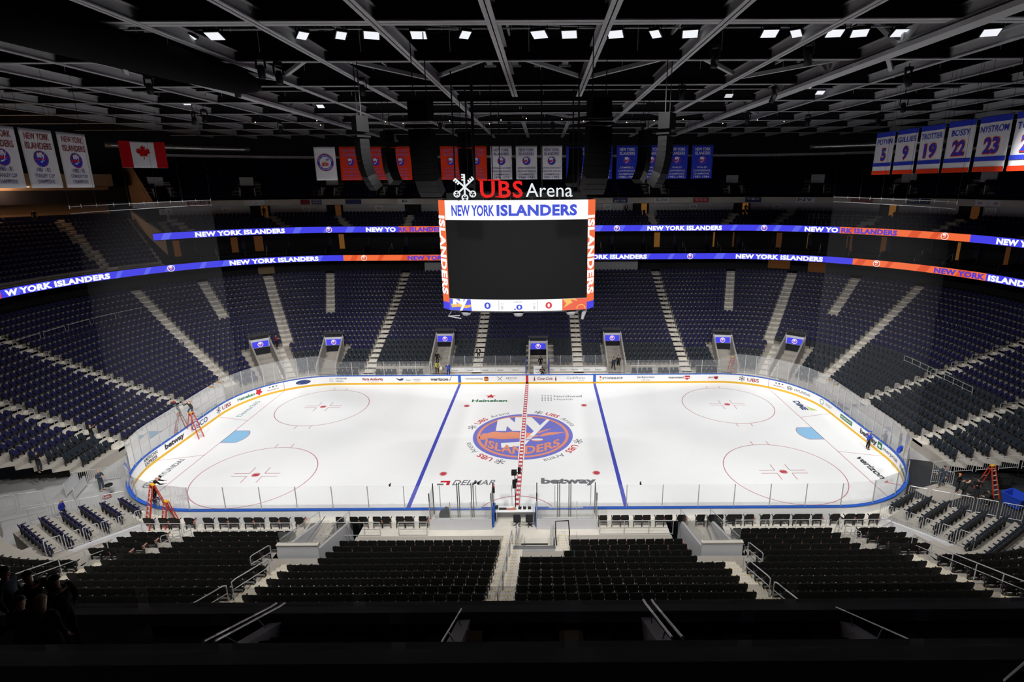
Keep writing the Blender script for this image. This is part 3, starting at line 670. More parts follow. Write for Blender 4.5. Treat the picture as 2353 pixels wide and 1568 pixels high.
for s, nm in ((1, 'left'), (-1, 'right')):
    for k in range(NK):
        d, z = D(k), z_row(k)
        def R(sec, a, b, kind, gaps=(), m=.65):
            A, B = s*a, s*b
            if A > B: A, B = B, A
            row_of(sec, k, d, z, A+m, B-m, kind, gaps=[tuple(sorted((s*g[0], s*g[1]))) for g in gaps])
        ch = 'char'
        if s == 1 and k >= 1:
            row_of('far centre', k, d, z, -5.45, 5.45, ch if k <= 5 else 'navy', gaps=[(-2.7, -.1)] if k < 5 else ())
        if k >= 1: R('far inner '+nm, 6.1, 19, ch if k <= (5 if nm == 'left' else 4) else 'navy', [(9.3, 11.8)] if k < 5 else ())
        if k < 12: R('far outer '+nm, 19, Sphi(d, 25 if k >= 6 else 27.5), ch if k < 4 else 'navy', [(22.7, 25.1)] if k < 5 else ())
        else: R('far outer '+nm, 19, Sphi(d, 5), 'navy'); R('far upper corner '+nm, Sphi(d, 5), Sphi(d, 25), 'navy')
        c4 = 'char' if (nm == 'right' and k < 7) else 'navy'
        if k < 13: R('far corner '+nm, Sphi(d, 25 if k >= 6 else 44), Sphi(d, 62), c4)
        else: R('far corner '+nm, Sphi(d, 25), Sphi(d, 44), 'navy'); R('far corner high '+nm, Sphi(d, 44), Sphi(d, 62), 'navy')
        if k >= 1:
            ce = 'char' if (nm == 'right' and k < 9) else 'navy'
            R(nm+' end far block', Sphi(d, 62), Sy(d, 4.8), ce); R(nm+' end middle block', Sy(d, 4.8), Sy(d, -3.5), ce)
            R(nm+' end near block', Sy(d, -3.5), Spsi(d, 11 if k < 7 else 50), 'char' if (k < 4 or (nm == 'right' and k < 9)) else 'navy')
        if k >= 5: R('near corner '+nm, Spsi(d, 50 if k > 7 else 52), Snx(d, 22.2), 'navy' if k > 30 else 'black', m=.75)
        # near blocks
        if k <= 14:
            x0, x1 = (23.85 if k < 4 else 21.5), (13.65 if k < 6 else 12.36)
            gp = [(Snx(d, 21.4), Snx(d, 19.9))] if k < 4 else []
            R('near outer '+nm, Snx(d, x0), Snx(d, x1), 'black', gp, 0)
            if k >= 2:
                a, b = (10.05 if k < 6 else 11.2), (.66 if (k >= 5 or nm == 'left') else (3.45 if k < 4 else 3.0))
                R('near inner '+nm, Snx(d, a), Snx(d, b), 'black', (), 0)
    # rinkside rows
    for a, b, n in ((24.3, 20.95, 4), (20.4, 13.75, 8), (11.7, 5.7, 8)) if nm == 'left' else ((11.2, 5.5, 8), (15.6, 11.95, 6), (20.1, 16.2, 6), (23.9, 20.7, 4)):
        for i in range(n):
            x = (a+(b-a)*(i+.5)/n)*-s if nm == 'left' else (b+(a-b)*(i+.5)/n)
            x += (.08 if i % 2 else -.08)*1
            seats.append(dict(kind='black', x=x, y=-(12.95+1.32), z=.45, rz=PI, sec='rinkside '+nm, row=-1, i=i, n=n))
    for a, b in ((12.2, 18.2), (19.8, 23.0)):
        n = int((b-a)/.62)
        for i in range(n):
            if i % 5 == 4: continue
            seats.append(dict(kind='char', x=-s*(a+(i+.5)*.62), y=12.95+1.3, z=.45, rz=0, sec='far rinkside '+nm, row=-1, i=i+1, n=n))
# folding platform in each near corner
PLAT = []
for s, nm in ((1, 'left'), (-1, 'right')):
    t = Vector((.857*s, -.515)); nn = Vector((-.515*s, -.857))
    cnts = (5, 5, 7, 7, 8, 8) if nm == 'left' else (5, 5, 6, 7, 8, 9, 10)
    mb = MB()
    for i, n in enumerate(cnts):
        c = Vector((-27.0*s, -12.15)) + nn*1.03*i + t*.30*i + t*(.3 if i == 0 else 0); z = .35+.23*i; L = n*.58
        rz = math.atan2(-nn.x, nn.y)
        c2 = c - nn*.1
        mb.box((c2.x-nn.x*.2, c2.y-nn.y*.2, z/2+.02), (L+1.5, 1.03, z-.04), rz)
        row = []
        for j in range(n):
            p = c + t*(j-(n-1)/2)*.58
            row.append(dict(kind='navy' if nm == 'left' else 'char', x=p.x, y=p.y, z=z, rz=rz, sec='corner platform '+nm, row=i, n=n))
        row.sort(key=lambda q: q['x'])
        for j, q in enumerate(row): q['i'] = j+1; seats.append(q)
    mb.build('seating_platform', M['tread'], label=f'stepped grey seating platform in the near {nm} corner', cat='platform')
# which ones are single things: the largest in the picture
MV = cam.matrix_world.inverted()
def screen(x, y, z):
    p = MV @ Vector((x, y, z))
    if p.z > -.1: return None
    return 1252.619+1226.368*p.x/-p.z, 735.909-1226.368*p.y/-p.z, -p.z
for q in seats:
    r = screen(q['x'], q['y'], q['z']+.8); q['vis'] = False
    if r:
        q['px'] = r; q['vis'] = (6 < r[0] < 2347 and r[1] < 1380)
rink = [q for q in seats if q['sec'].startswith('rinkside')]
blackv = sorted([q for q in seats if q['kind'] == 'black' and q['vis'] and q['row'] >= 0 and q['sec'].startswith('near')], key=lambda q: q['px'][2])
otherv = sorted([q for q in seats if q['kind'] != 'black' and q['vis']], key=lambda q: q['px'][2])
single = rink + blackv[:300-len(rink)] + otherv[:300]
ids = set(id(q) for q in single)
protos = {}
def seat_thing(q):
    kd = q['kind']
    nmz = 'club_seat' if kd == 'black' else 'stadium_seat'
    if kd not in protos:
        root = empty(nmz)
        for nm, v, f in SH[kd]:
            m = MB(); m.add(v, f); m.build(nm, M['seat_frame'] if nm in ('armrest', 'frame') else SM[kd], root)
        protos[kd] = root; o = root
    else: o = copy_tree(protos[kd])
    o.location = (q['x'], q['y'], q['z']); o.rotation_euler = (0, 0, q['rz'])
    word = {'black': 'black padded seat', 'navy': 'navy tip-up seat', 'char': 'charcoal tip-up seat'}[kd]
    if q['row'] < 0: lb = f"{word}, {ordn(q['gi'])} from the left in the rinkside row behind the near boards"
    else:
        frm = 'the left' if 'end' not in q['sec'] else 'the camera side'
        lb = f"{word}, {ordn(q['i'])} from {frm} in the {NORD[q['row']]} row, {q['sec']}" + ('' if q['sec'].endswith('block') or 'platform' in q['sec'] else ' block')
    o['label'] = lb; o['category'] = 'seat'
    o['group'] = 'seats in the '+q['sec']+' rows' if q['row'] >= 0 else 'seats in the rinkside row'
rink.sort(key=lambda q: q['x'])
for i, q in enumerate(rink): q['gi'] = i+1
for q in single: seat_thing(q)
for kd in ('black', 'navy', 'char'):
    rest = [q for q in seats if q['kind'] == kd and id(q) not in ids]
    bv, bf, bm = [], [], []
    n0 = 0; pv = []; pf_ = []; pm = []
    for nm, v, f in SH[kd]:
        pf_ += [tuple(i+len(pv) for i in g) for g in f]; pv += list(v); pm += [1 if nm in ('armrest', 'frame') else 0]*len(f)
    pv = np.array(pv)
    allv = []; 
    for q in rest:
        c, s = math.cos(q['rz']), math.sin(q['rz'])
        R3 = np.array([[c, -s, 0], [s, c, 0], [0, 0, 1]])
        allv.append(pv @ R3.T + np.array([q['x'], q['y'], q['z']]))
        bf += [tuple(i+n0 for i in g) for g in pf_]; bm += pm; n0 += len(pv)
    me = bpy.data.meshes.new('seat_rows'); me.from_pydata(np.concatenate(allv).tolist(), [], bf)
    me.materials.append(SM[kd]); me.materials.append(M['seat_frame']); me.polygons.foreach_set('material_index', bm); me.update()
    o = bpy.data.objects.new('seat_rows', me); link(o)
    tag(o, {'black': 'remaining black padded seats of the near stand, lower rows and corners', 'navy': 'remaining rows of navy tip-up seats round the lower bowl', 'char': 'remaining rows of charcoal tip-up seats nearest the ice'}[kd], 'seats', kind='stuff')
# wooden trays between pairs of seats in the front rows
mb = MB()
tr = []
for q in seats:
    if q['kind'] == 'black' and q['sec'].startswith('near') and 'corner' not in q['sec'] and q['row'] < 4 and q['i'] % 2 == 0: tr.append((q['x']+.29, q['y']+.02, q['z']+.62))
    if q['row'] < 0 and q['kind'] == 'black' and q['i'] % 2 == 1: tr.append((q['x']+.33, q['y']+.02, q['z']+.6))
tproto = None
m = MB(); m.box((0, .06, .02), (.15, .30, .03)); m.box((0, -.02, -.08), (.13, .03, .2)); tme = m.mesh('drinks_tray', M['tray'])
for i, (x, y, z) in enumerate(sorted(tr, key=lambda a: (-round(a[1], 1), a[0]))):
    o = bpy.data.objects.new('drinks_tray', tme); link(o); o.location = (x, y, z)
    tag(o, 'small pinkish wood drinks tray fixed between two black seats', 'tray', 'wood trays between the black seats')
print('SEATS', len(seats), 'single', len(single), 'trays', len(tr))
# ================================================================== upper levels
def S_L(d): return Sphi(d, 50)                       # where the far upper levels stop on the left
def S_R(d): return -Sy(d, -9)                        # and on the right
mb = MB()                                            # concourse behind the lower bowl
dT = d_row(NK); zT = z_row(NK-1)
for s in (1, -1): sweep(mb, [(dT, zT), (28, zT), (28, 10.9), (24.65, 10.9)], (lambda d: s*0), (lambda d: s*Spsi(d, 40)), 60)
struct('wall_lower_concourse', mb, M['wall_dark'])
mb = MB()                                            # suites between the two ribbons
sweep(mb, [(24.75, 11.9), (25.3, 11.9), (25.3, 11.3), (26.4, 11.3), (26.4, 11.75), (27.4, 11.75), (27.4, 12.2), (28.6, 12.2), (28.6, 15.3), (23.7, 15.3)], S_L, S_R, 90)
struct('wall_suite_level', mb, M['wall_dark'])
mb = MB()                                            # 200 level treads
def zu(k): return 15.75+.42*k
def du(k): return 23.9+.95*k
pr = [(23.75, 16.3), (23.9, 16.3), (23.9, zu(0))]
for k in range(5): pr += [(du(k), zu(k)), (du(k+1), zu(k))]
sweep(mb, pr+[(29.5, zu(4))], S_L, S_R, 90); struct('floor_upper_tier', mb, M['tread'])
mb = MB(); sweep(mb, [(29.5, zu(4)), (29.5, 19.4)], S_L, S_R, 90); struct('wall_upper_concourse', mb, M['wall_gray'])
mb = MB(); sweep(mb, [(29.6, 19.38), (28.5, 19.38), (28.5, 20.2), (28.7, 20.2)], S_L, S_R, 90); struct('trim_balcony_fascia', mb, M['concrete'])
def zb(k): return 20.2+.52*k
def dbk(k): return 29.2+.85*k
mb = MB(); pr = [(28.7, 20.2)]
for k in range(12): pr += [(dbk(k), zb(k)), (dbk(k+1), zb(k))]
sweep(mb, pr, S_L, S_R, 90); struct('floor_balcony_tier', mb, M['wall_dark'])
mb = MB(); sweep(mb, [(dbk(12), zb(11)), (dbk(12), zb(11)+1.3)], S_L, S_R, 90); struct('wall_balcony_back', mb, M['wall_gray'])
mb = MB(); 
for s in (1, -1): sweep(mb, [(dbk(12)+.1, 20), (dbk(12)+.1, 33.6)], (lambda d: s*0), (lambda d: s*Spsi(d, 60)), 60)
struct('wall_bowl_outer', mb, M['wall_dark'])
# left end tier (one deep block above the lower ribbon)
def ze(k): return 12.0+.47*k
def de(k): return 24.9+.92*k
mb = MB(); pr = [(24.75, 11.9)]
for k in range(13): pr += [(de(k), ze(k)), (de(k+1), ze(k))]
sweep(mb, pr+[(38.5, ze(12))], (lambda d: Sphi(d, 52)), (lambda d: Spsi(d, 40)), 40); struct('floor_end_tier', mb, M['tread'])
mb = MB(); sweep(mb, [(37.6, ze(12)), (37.6, ze(12)+.9)], (lambda d: Sphi(d, 56)), (lambda d: Spsi(d, 40)), 30); struct('wall_end_tier_rail', mb, M['navy_wall'])
mb = MB(); sweep(mb, [(41, 17.5), (41, 20.6), (39, 22.2), (36.5, 22.4), (36.5, 24)], (lambda d: Sphi(d, 54)), (lambda d: Spsi(d, 40)), 40); struct('wall_end_concourse', mb, M['tan'])
# parapet wall closing off the far upper levels at the left
mb = MB()
n0 = [P(d, Sphi(d, 51))[:2] for d in (24.2, 38)]
mb.add([(*n0[0], 13.2), (*n0[1], 17), (*n0[1], 18.9), (*n0[0], 16.2)], [(0,1,2,3)])
off = Vector((n0[1][1]-n0[0][1], -(n0[1][0]-n0[0][0]), 0)).normalized()*.3
mb.add([Vector((*n0[0], 16.2)), Vector((*n0[1], 18.9)), Vector((*n0[1], 18.9))-off, Vector((*n0[0], 16.2))-off], [(0,1,2,3)])
struct('wall_parapet', mb, M['concrete'])
mb = MB(); n1 = [P(d, Sphi(d, 50))[:2] for d in (28.6, 40)]
mb.add([(*n1[0], 19.3), (*n1[1], 19.3), (*n1[1], 28), (*n1[0], 20.4)], [(0,1,2,3)]); struct('wall_balcony_end', mb, M['tan'])
# upper seats
up = []
def uprow(S0, S1, d, z, pitch, gaps=()):
    n = int((S1-S0)/pitch)
    for i in range(n):
        S = S0+(i+.5)*(S1-S0)/n
        if any(a < S < b for a, b in gaps): continue
        x, y, nx, ny = P(d, S); up.append((x, y, z, math.atan2(-nx, ny)))
UA = [55.74, 42.07, 31.8, 18.9, 6, -6, -18.88, -33.74, -41.9, -54.7, -65.04, -76]
for k in range(5):
    d = du(k)+.6
    uprow(S_R(d), S_L(d)-.5, d, zu(k), .56, [(a*(ring(d)[2]/ring(29.5)[2] if abs(a) > 31 else 1)-.75, a*(ring(d)[2]/ring(29.5)[2] if abs(a) > 31 else 1)+.75) for a in UA])
VB = [55.27, 44.34, 32.52, 22.56, -19.99, -32.87, -44.8, -56.02, -64.78]
for k in range(12):
    d = dbk(k)+.55
    uprow(S_R(d), S_L(d)-.5, d, zb(k), .56, [(v-2.0, v+2.0) for v in VB] if k < 7 else ())
for k in range(13):
    d = de(k)+.6
    uprow(Sphi(d, 53), Spsi(d, 38), d, ze(k), .56, [(Sphi(d, 66)-.7, Sphi(d, 66)+.7), (Sy(d, 6)-.7, Sy(d, 6)+.7)])
pv, pf_ = [], []
for nm, v, f in SH['navy']:
    if nm in ('backrest', 'seat'): pf_ += [tuple(i+len(pv) for i in g) for g in f]; pv += list(v)
pv = np.array(pv); av = []; bf = []
for j, (x, y, z, rz) in enumerate(up):
    c, s = math.cos(rz), math.sin(rz); av.append(pv @ np.array([[c, -s, 0], [s, c, 0], [0, 0, 1]]).T + np.array([x, y, z]))
    bf += [tuple(i+j*len(pv) for i in g) for g in pf_]
me = bpy.data.meshes.new('upper_seat_rows'); me.from_pydata(np.concatenate(av).tolist(), [], bf); me.materials.append(M['navy_seat'])
o = bpy.data.objects.new('upper_seat_rows', me); link(o); tag(o, 'dark navy seats filling the upper levels above the lit ribbons', 'seats', kind='stuff')
# stairs of the upper levels
def stair2(Sf, hw, dk, zk, k0, k1, m):
    mb = MB()
    for k in range(k0, k1):
        for h in (0, 1):
            w = (dk(k+1)-dk(k))/2; rr = (zk(k+1)-zk(k))/2
            x, y, nx, ny = P(dk(k)+w*(h+.5), Sf(dk(k))); z = zk(k)+h*rr
            mb.box((x, y, z), (2*hw, w, .06), math.atan2(-nx, ny))
            mb.box((x-nx*w/2, y-ny*w/2, z-rr/2), (2*hw, .03, rr), math.atan2(-nx, ny))
    mb.build('stairs_upper', m, kind='structure')
for a in UA:
    stair2(lambda d: a*(ring(d)[2]/ring(29.5)[2] if abs(a) > 31 else 1), .62, du, zu, 0, 5, M['concrete'])
stair2(lambda d: Sphi(d, 66), .62, de, ze, 0, 13, M['concrete']); stair2(lambda d: Sy(d, 6), .62, de, ze, 0, 13, M['concrete'])
# entrances through the upper concourse wall
def at(d, S): x, y, nx, ny = P(d, S); return Vector((x, y, 0)), Vector((nx, ny, 0)), math.atan2(-nx, ny)
POS = ['first', 'second', 'third', 'fourth', 'fifth', 'sixth', 'seventh', 'eighth', 'ninth', 'tenth', 'eleventh', 'twelfth', '13th', '14th', '15th', '16th']
for i, (S_, w, lit) in enumerate([(55.9, 2.6, 0), (42.4, 2.8, .4), (31.4, 2.6, .5), (18.9, 2.6, 0), (-17.6, 2.6, 1), (-33.74, 2.6, 1), (-54.2, 2.4, .6), (-64.0, 2.8, .4)]):
    p, n, rz = at(29.47, S_)
    e = empty('concourse_doorway', (p.x, p.y, zu(4)), rz, f'{POS[i]} dark doorway from the left in the upper concourse wall', 'doorway', 'doorways of the upper concourse')
    m = MB(); m.box((0, -.03, .93), (w, .06, 1.85)); m.build('opening', M['wall_dark'], e)
    m = MB(); m.box((0, -.08, 1.9), (w+.3, .12, .07)); m.build('lintel', M['white'], e)
    if lit: m = MB(); m.box((w*.2, -.07, .93), (w*.34, .03, 1.8)); m.build('passage_glow', M['warm'] if lit > .5 else M['warm_dim'], e, label='warm glow painted for the lit passage')  # glow put into the panel in place of passage lamps
# section number signs
for t, S_ in (('201B', 54.63), ('202', 46.98), ('203', 35.75), ('204', 24.31), ('207', -12.26), ('208', -25.98), ('209', -38.98), ('211', -59.76), ('212', -66.3)):
    p, n, rz = at(29.44, S_)
    e = empty('section_sign', (p.x, p.y, 18.75), rz, f'white section number sign reading {t} on the upper wall', 'sign', 'section number signs')
    m = MB(); m.box((0, -.03, 0), (1.25 if len(t) < 4 else 1.5, .04, .8)); m.build('sign_panel', M['white'], e)
    m = MB(); put_text(m, t, lambda u, v: (u, -.06, v), .42, v=-.21, bold=.0); m.build('number', M['ink'], e)
p, n, rz = at(37.45, Sphi(37.45, 76))
e = empty('section_sign', (p.x, p.y, ze(12)+.35), rz, 'white section number sign reading 231 above the left end tier', 'sign', 'section number signs')
m = MB(); m.box((0, -.06, 0), (1.55, .04, .95)); m.build('sign_panel', M['white'], e)
m = MB(); put_text(m, '231', lambda u, v: (u, -.09, v), .5, v=-.25, bold=.0); m.build('number', M['ink'], e)
# home made posters hanging on the balcony fascia
PO = [(56.37, 'white', 'ink_red', '. . . . . . .', 2.6), (49.76, 'ink_maroon', 'thread_white', 'ROCK THE|BELMONT', 2.9), (42.56, 'white', 'ink', '. : . ; . :', 2.7), (35.4, 'ink_maroon', 'ink_maroon', '', 1.4), (33.7, 'ink_navy', 'thread_white', 'ALWAYS|BELIEVE', 1.5), (28.0, 'ink_navy', 'thread_red', '- - - - -|- - - - -', 2.5), (19.91, 'white', 'ink', '... M.B ...', 2.3),
      (-14.13, 'ink_navy', 'thread_white', 'go ny', 2.3), (-20.67, 'white', 'ink', 'BELIEVE', 2.3), (-26.87, 'ink_red', 'thread_white', 'YES YES YES', 2.4), (-35.01, 'ink_navy', 'thread_white', '*', 2.4), (-42.52, 'white', 'ink_navy', 'NY', 2.6), (-50.05, 'ink_maroon', 'ink_red', '. . .', 2.8), (-57.06, 'ink_navy', 'thread_white', '< -', 2.8), (-65.08, 'white', 'ink_red', 'o  -  o', 2.8)]
for i, (S_, bg, fg, tx, w) in enumerate(PO):
    p, n, rz = at(28.46, S_)
    col = {'white': 'white', 'ink_maroon': 'dark red', 'ink_navy': 'dark blue', 'ink_red': 'orange red'}[bg]
    e = empty('fan_poster', (p.x, p.y, 19.42), rz, f'{col} home made poster, {POS[i]} from the left on the balcony fascia', 'poster', 'home made posters on the balcony fascia')
    m = MB(); m.box((0, -.015, .36), (w, .02, .72)); m.build('sheet', M[bg], e)
    if tx:
        m = MB(); ls = tx.split('|')
        for j, l in enumerate(ls): put_text(m, l, lambda u, v: (u, -.035, v), .42/len(ls), w=w*.8, v=.2+(len(ls)-1-j)*.3, bold=.01)
        m.build('lettering', M[fg], e)
# balcony tunnels with stairs either side
for i, S_ in enumerate(VB):
    p, n, rz = at(30.4, S_)
    e = empty('balcony_tunnel', (p.x, p.y, 20.7), rz, f'{POS[i]} grey tunnel with side stairs from the left in the top balcony', 'tunnel entrance', 'tunnels of the top balcony')
    m = MB(); m.box((0, 2.6, 2.25), (1.9, .25, 1.3)); m.build('head_wall', M['wall_gray'], e)
    m = MB(); m.box((0, 2.5, .75), (1.9, .1, 1.7)); m.build('opening', M['tan' if i in (7,) else 'wall_dark'], e)
    for s in (-1, 1):
        m = MB(); m.box((s*1.0, 1.2, .55), (.12, 2.6, 1.4)); m.build('side_wall', M['wall_gray'], e)
        m = MB()
        for k in range(9): m.box((s*1.5, .2+k*.42, .0+k*.26), (.85, .42, .16))
        m.build('stair_flight', M['concrete'], e)
        m = MB(); m.tube([(s*1.08, -.9, 0), (s*1.08, -.9, .75), (s*1.95, -.9, .75), (s*1.95, -.9, 0)], .025); m.build('guard_rail', M['galv'], e)
# glowing panels for the lamp lit doorways, and partitions behind the suites
for i, (S_, w, mt) in enumerate([(53.46, .8, 'warm_dim'), (46.07, .9, 'warm_dim'), (42.78, 1.2, 'warm_dim'), (30.46, .8, 'warm'), (-20.24, .9, 'warm'), (-29.39, .25, 'warm'), (-32.5, .25, 'warm_dim'), (-39.42, .8, 'warm_dim'), (-43.66, .4, 'warm'), (-49.2, .7, 'warm_dim'), (-53.66, .7, 'warm_dim'), (-62.83, .35, 'warm'), (-68.5, .5, 'warm_dim')]):
    p, n, rz = at(28.55, S_)
    m = MB(); m.box((0, -.03, 1.25), (w, .06, 2.3)); o = m.build('suite_door_glow', M[mt], None); o.location = (p.x, p.y, 12.3); o.rotation_euler = (0, 0, rz)
    tag(o, f'{POS[i]} glowing panel for lit doorway from the left at the back of the suites', 'doorway', 'glowing doorway panels behind the suites')
k = 0
for S_ in list(range(50, 9, -6))+list(range(-13, -72, -5)):
    p, n, rz = at(26.9, S_)
    m = MB(); m.box((0, 0, 0), (.12, 3.4, .9)); m.box((0, 1.5, .9), (.6 if k % 2 else .3, .2, 2.6)); o = m.build('suite_partition', M['navy_wall']); o.location = (p.x, p.y, 12.45); o.rotation_euler = (0, 0, rz)
    tag(o, f'{ordn(k+1)} dark partition from the left between the suites', 'partition', 'partitions between the suites'); k += 1
for i, S_ in enumerate([47, 40.5, 22, 9.8, -11, -24, -29.5, -33.2, -38.5, -44, -48, -52, -56.5, -60]):
    p, n, rz = at(25.9, S_); e = empty('suite_handrail', (p.x, p.y, 11.5), rz, f'{POS[i]} thin steel stair rail from the left in the suites', 'handrail', 'stair rails in the suites')
    m = MB(); m.tube([(0, -.9, .1), (0, -.9, 1.0), (0, 1.0, 1.9), (0, 1.0, .9)], .022); m.build('rail', M['galv'], e)
# grey guard at far centre of the concourse and panels behind the lower bowl, the warm_dim ones glowing for lit windows
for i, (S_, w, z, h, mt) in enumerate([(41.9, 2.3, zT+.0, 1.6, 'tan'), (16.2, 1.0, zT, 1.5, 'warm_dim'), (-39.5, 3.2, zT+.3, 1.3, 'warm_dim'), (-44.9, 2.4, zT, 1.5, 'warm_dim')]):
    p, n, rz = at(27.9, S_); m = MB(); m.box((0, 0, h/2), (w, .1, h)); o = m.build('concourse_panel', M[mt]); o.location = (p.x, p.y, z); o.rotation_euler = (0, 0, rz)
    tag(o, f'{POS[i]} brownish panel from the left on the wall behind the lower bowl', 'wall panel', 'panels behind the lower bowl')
for s in (1, -1):
    p, n, rz = at(23.2, s*13.2); e = empty('viewing_platform', (p.x, p.y, zT), rz, f'grey walled platform with steel rail, {"left" if s > 0 else "right"} of the hanging scoreboard', 'platform')
    m = MB(); m.box((0, .05, .3), (5.5, .15, .6)); m.build('front_wall', M['wall_gray'], e)
    m = MB(); 
    for j in range(5): m.tube([(-2.7+j*1.35, 0, .6), (-2.7+j*1.35, 0, 1.5)], .022)
    for z in (1.0, 1.5): m.tube([(-2.7, 0, z), (2.7, 0, z)], .022)
    m.build('rail', M['galv'], e)
    m = MB(); m.box((0, 3.4, 1.0), (7.5, .1, 2.0)); m.build('back_wall', M['wall_gray'], e)
p, n, rz = at(24.6, -39.5); 
for i, (S0, S1) in enumerate([(-41.9, -44.6), (-44.9, -50.5)]):
    e = empty('upper_guard_rail', (0, 0, 0), 0, f'{"short" if i == 0 else "long"} steel guard rail on the right upper level', 'guard rail')
    m = MB(); q = [at(25.7, S0+(S1-S0)*t/4)[0] for t in range(5)]
    for a in q: m.tube([(a.x, a.y, 16.9), (a.x, a.y, 17.75)], .022)
    for z in (17.3, 17.75): m.tube([(a.x, a.y, z) for a in q], .022)
    m.build('rail', M['galv'], e); m = MB()
    for j in range(4): m.box(((q[j].x+q[j+1].x)/2, (q[j].y+q[j+1].y)/2, 16.6), ((q[j+1]-q[j]).length, .12, .7), math.atan2(q[j+1].y-q[j].y, q[j+1].x-q[j].x))
    m.build('low_wall', M['wall_gray'], e)
# downlights over the left concourse
for i in range(14):
    S_ = Sphi(36.4, 62)+i*2.35
    p, n, rz = at(36.3, S_); m = MB(); m.lathe([(0.02, 0), (.14, 0), (.14, .1), (.02, .1)], n=10); o = m.build('downlight', M['bulb']); o.location = (p.x, p.y, 22.25)
    tag(o, f'{ordn(i+1)} small warm downlight from the far end in the row above the left concourse', 'downlight', 'downlights above the left concourse')

# ------------------------------------------------------------------ LED ribbons
def ribbon_fn(d, S0, z0, off=.02): 
    def fn(u, v): x, y, nx, ny = P(d, S0-u); return (x-nx*off, y-ny*off, z0+v)
    return fn
def strip(root, d, Sa, Sb, z0, z1, mt, slant=0):
    m = MB(); n = max(2, int(abs(Sa-Sb)/1.0)); vs = []
    for i in range(n+1):
        S_ = Sa+(Sb-Sa)*i/n; x, y, nx, ny = P(d, S_); vs += [(x, y, z0), (x, y, z1)]
    m.add(vs, [(2*i, 2*i+1, 2*i+3, 2*i+2) for i in range(n)]); m.build('led_panel', mt, root)
def led_text(root, d, Sa, Sb, z0, z1, s, mt, bold=.055):
    m = MB(); h = (z1-z0)*.72; put_text(m, s, ribbon_fn(d, (Sa+Sb)/2, z0+(z1-z0)*.14, .07), h, w=abs(Sa-Sb), bold=bold, space=1.08); m.build('lettering', mt, root)
def led_crest(root, d, S_, z0, z1, orange=False):
    m = MB(); r = (z1-z0)*.5; f = ribbon_fn(d, S_, (z0+z1)/2, .07)
    g = lambda a, b, k: (lambda q: q)(ribbon_fn(d, S_, (z0+z1)/2, .07+k)(a, b))
    put_poly(m, disc(28, r), f, 2)
    crest(m, lambda a, b, k: g(a, b, .01+k), r*.84, 0, 1, 2, .004, letters=False, n=24)
    m.build('crest', [M['led_orange2'] if orange else M['led_blue'], M['led_orange'], M['led_white']], root)
def decor(root, d, Sa, Sb, z0, z1, mt):                # paler slanted bands inside the picture on the ribbon
    m = MB(); f = ribbon_fn(d, 0, z0, .008); u = -Sa
    while u < -Sb-2.2:
        w = random.uniform(.5, 1.6); put_poly(m, [(u, 0), (u+w, 0), (u+w+.5, z1-z0), (u+.5, z1-z0)], f); u += random.uniform(2.2, 4.6)
    m.build('led_pattern', mt, root)
def housing(root, d, Sa, Sb, z0, z1):
    m = MB(); sweep(m, [(d+.01, z0-.06), (d+.01, z1+.06), (d+.3, z1+.06), (d+.3, z0-.06), (d+.01, z0-.06)], lambda q: Sa, lambda q: Sb, max(4, int(abs(Sa-Sb)/1.2))); m.build('housing', M['black'], root)
d, z0, z1 = 24.6, 10.95, 11.83
rb = empty('led_ribbon', (0, 0, 0), label='lower lit ribbon board with white and purple lettering, below the suites', cat='ribbon board')
housing(rb, d, 88, -88, z0, z1)
strip(rb, d, 88, 71.1, z0, z1, M['led_red']); strip(rb, d, 71.1, 29, z0, z1, M['led_blue']); strip(rb, d, 29, 1, z0, z1, M['led_orange'])
strip(rb, d, 1, -47.8, z0, z1, M['led_blue']); strip(rb, d, -47.8, -63.9, z0, z1, M['led_orange']); strip(rb, d, -63.9, -88, z0, z1, M['led_blue'])
decor(rb, d, 70, 30, z0, z1, M['led_blue2']); decor(rb, d, 28, 2, z0, z1, M['led_orange2']); decor(rb, d, 0, -46, z0, z1, M['led_blue2']); decor(rb, d, -48, -63, z0, z1, M['led_orange2'])
led_text(rb, d, 70.7, 59.1, z0, z1, 'W YORK ISLANDERS', M['led_white']); led_text(rb, d, 44.87, 32.72, z0, z1, 'NEW YORK ISLANDERS', M['led_white'])
led_text(rb, d, 19.06, 6.9, z0, z1, 'NEW YORK ISLANDERS', M['led_purple']); led_text(rb, d, -5.9, -17.95, z0, z1, 'NEW YORK ISLANDERS', M['led_white'])
led_text(rb, d, -31.69, -43.94, z0, z1, 'NEW YORK ISLANDERS', M['led_white']); led_text(rb, d, -57.82, -63.8, z0, z1, 'NEW YORK', M['led_purple']); led_text(rb, d, -64.2, -70.6, z0, z1, 'ISLANDERS', M['led_white'])
for S_, o_ in ((52.06, 0), (25.8, 1), (-24.64, 0), (-50.82, 1)): led_crest(rb, d, S_, z0, z1, o_)
d, z0, z1 = 23.6, 15.38, 16.26
rb = empty('led_ribbon', (0, 0, 0), label='upper lit ribbon board with white and purple lettering, above the suites', cat='ribbon board')
housing(rb, d, 52.78, -88, z0, z1)
strip(rb, d, 52.78, 19.9, z0, z1, M['led_blue']); strip(rb, d, 19.9, 5, z0, z1, M['led_orange']); strip(rb, d, 5, -45.1, z0, z1, M['led_blue'])
strip(rb, d, -45.1, -60.6, z0, z1, M['led_orange']); strip(rb, d, -60.6, -88, z0, z1, M['led_blue'])
decor(rb, d, 52, 21, z0, z1, M['led_blue2']); decor(rb, d, 19, 6, z0, z1, M['led_orange2']); decor(rb, d, 4, -44, z0, z1, M['led_blue2']); decor(rb, d, -46, -60, z0, z1, M['led_orange2'])
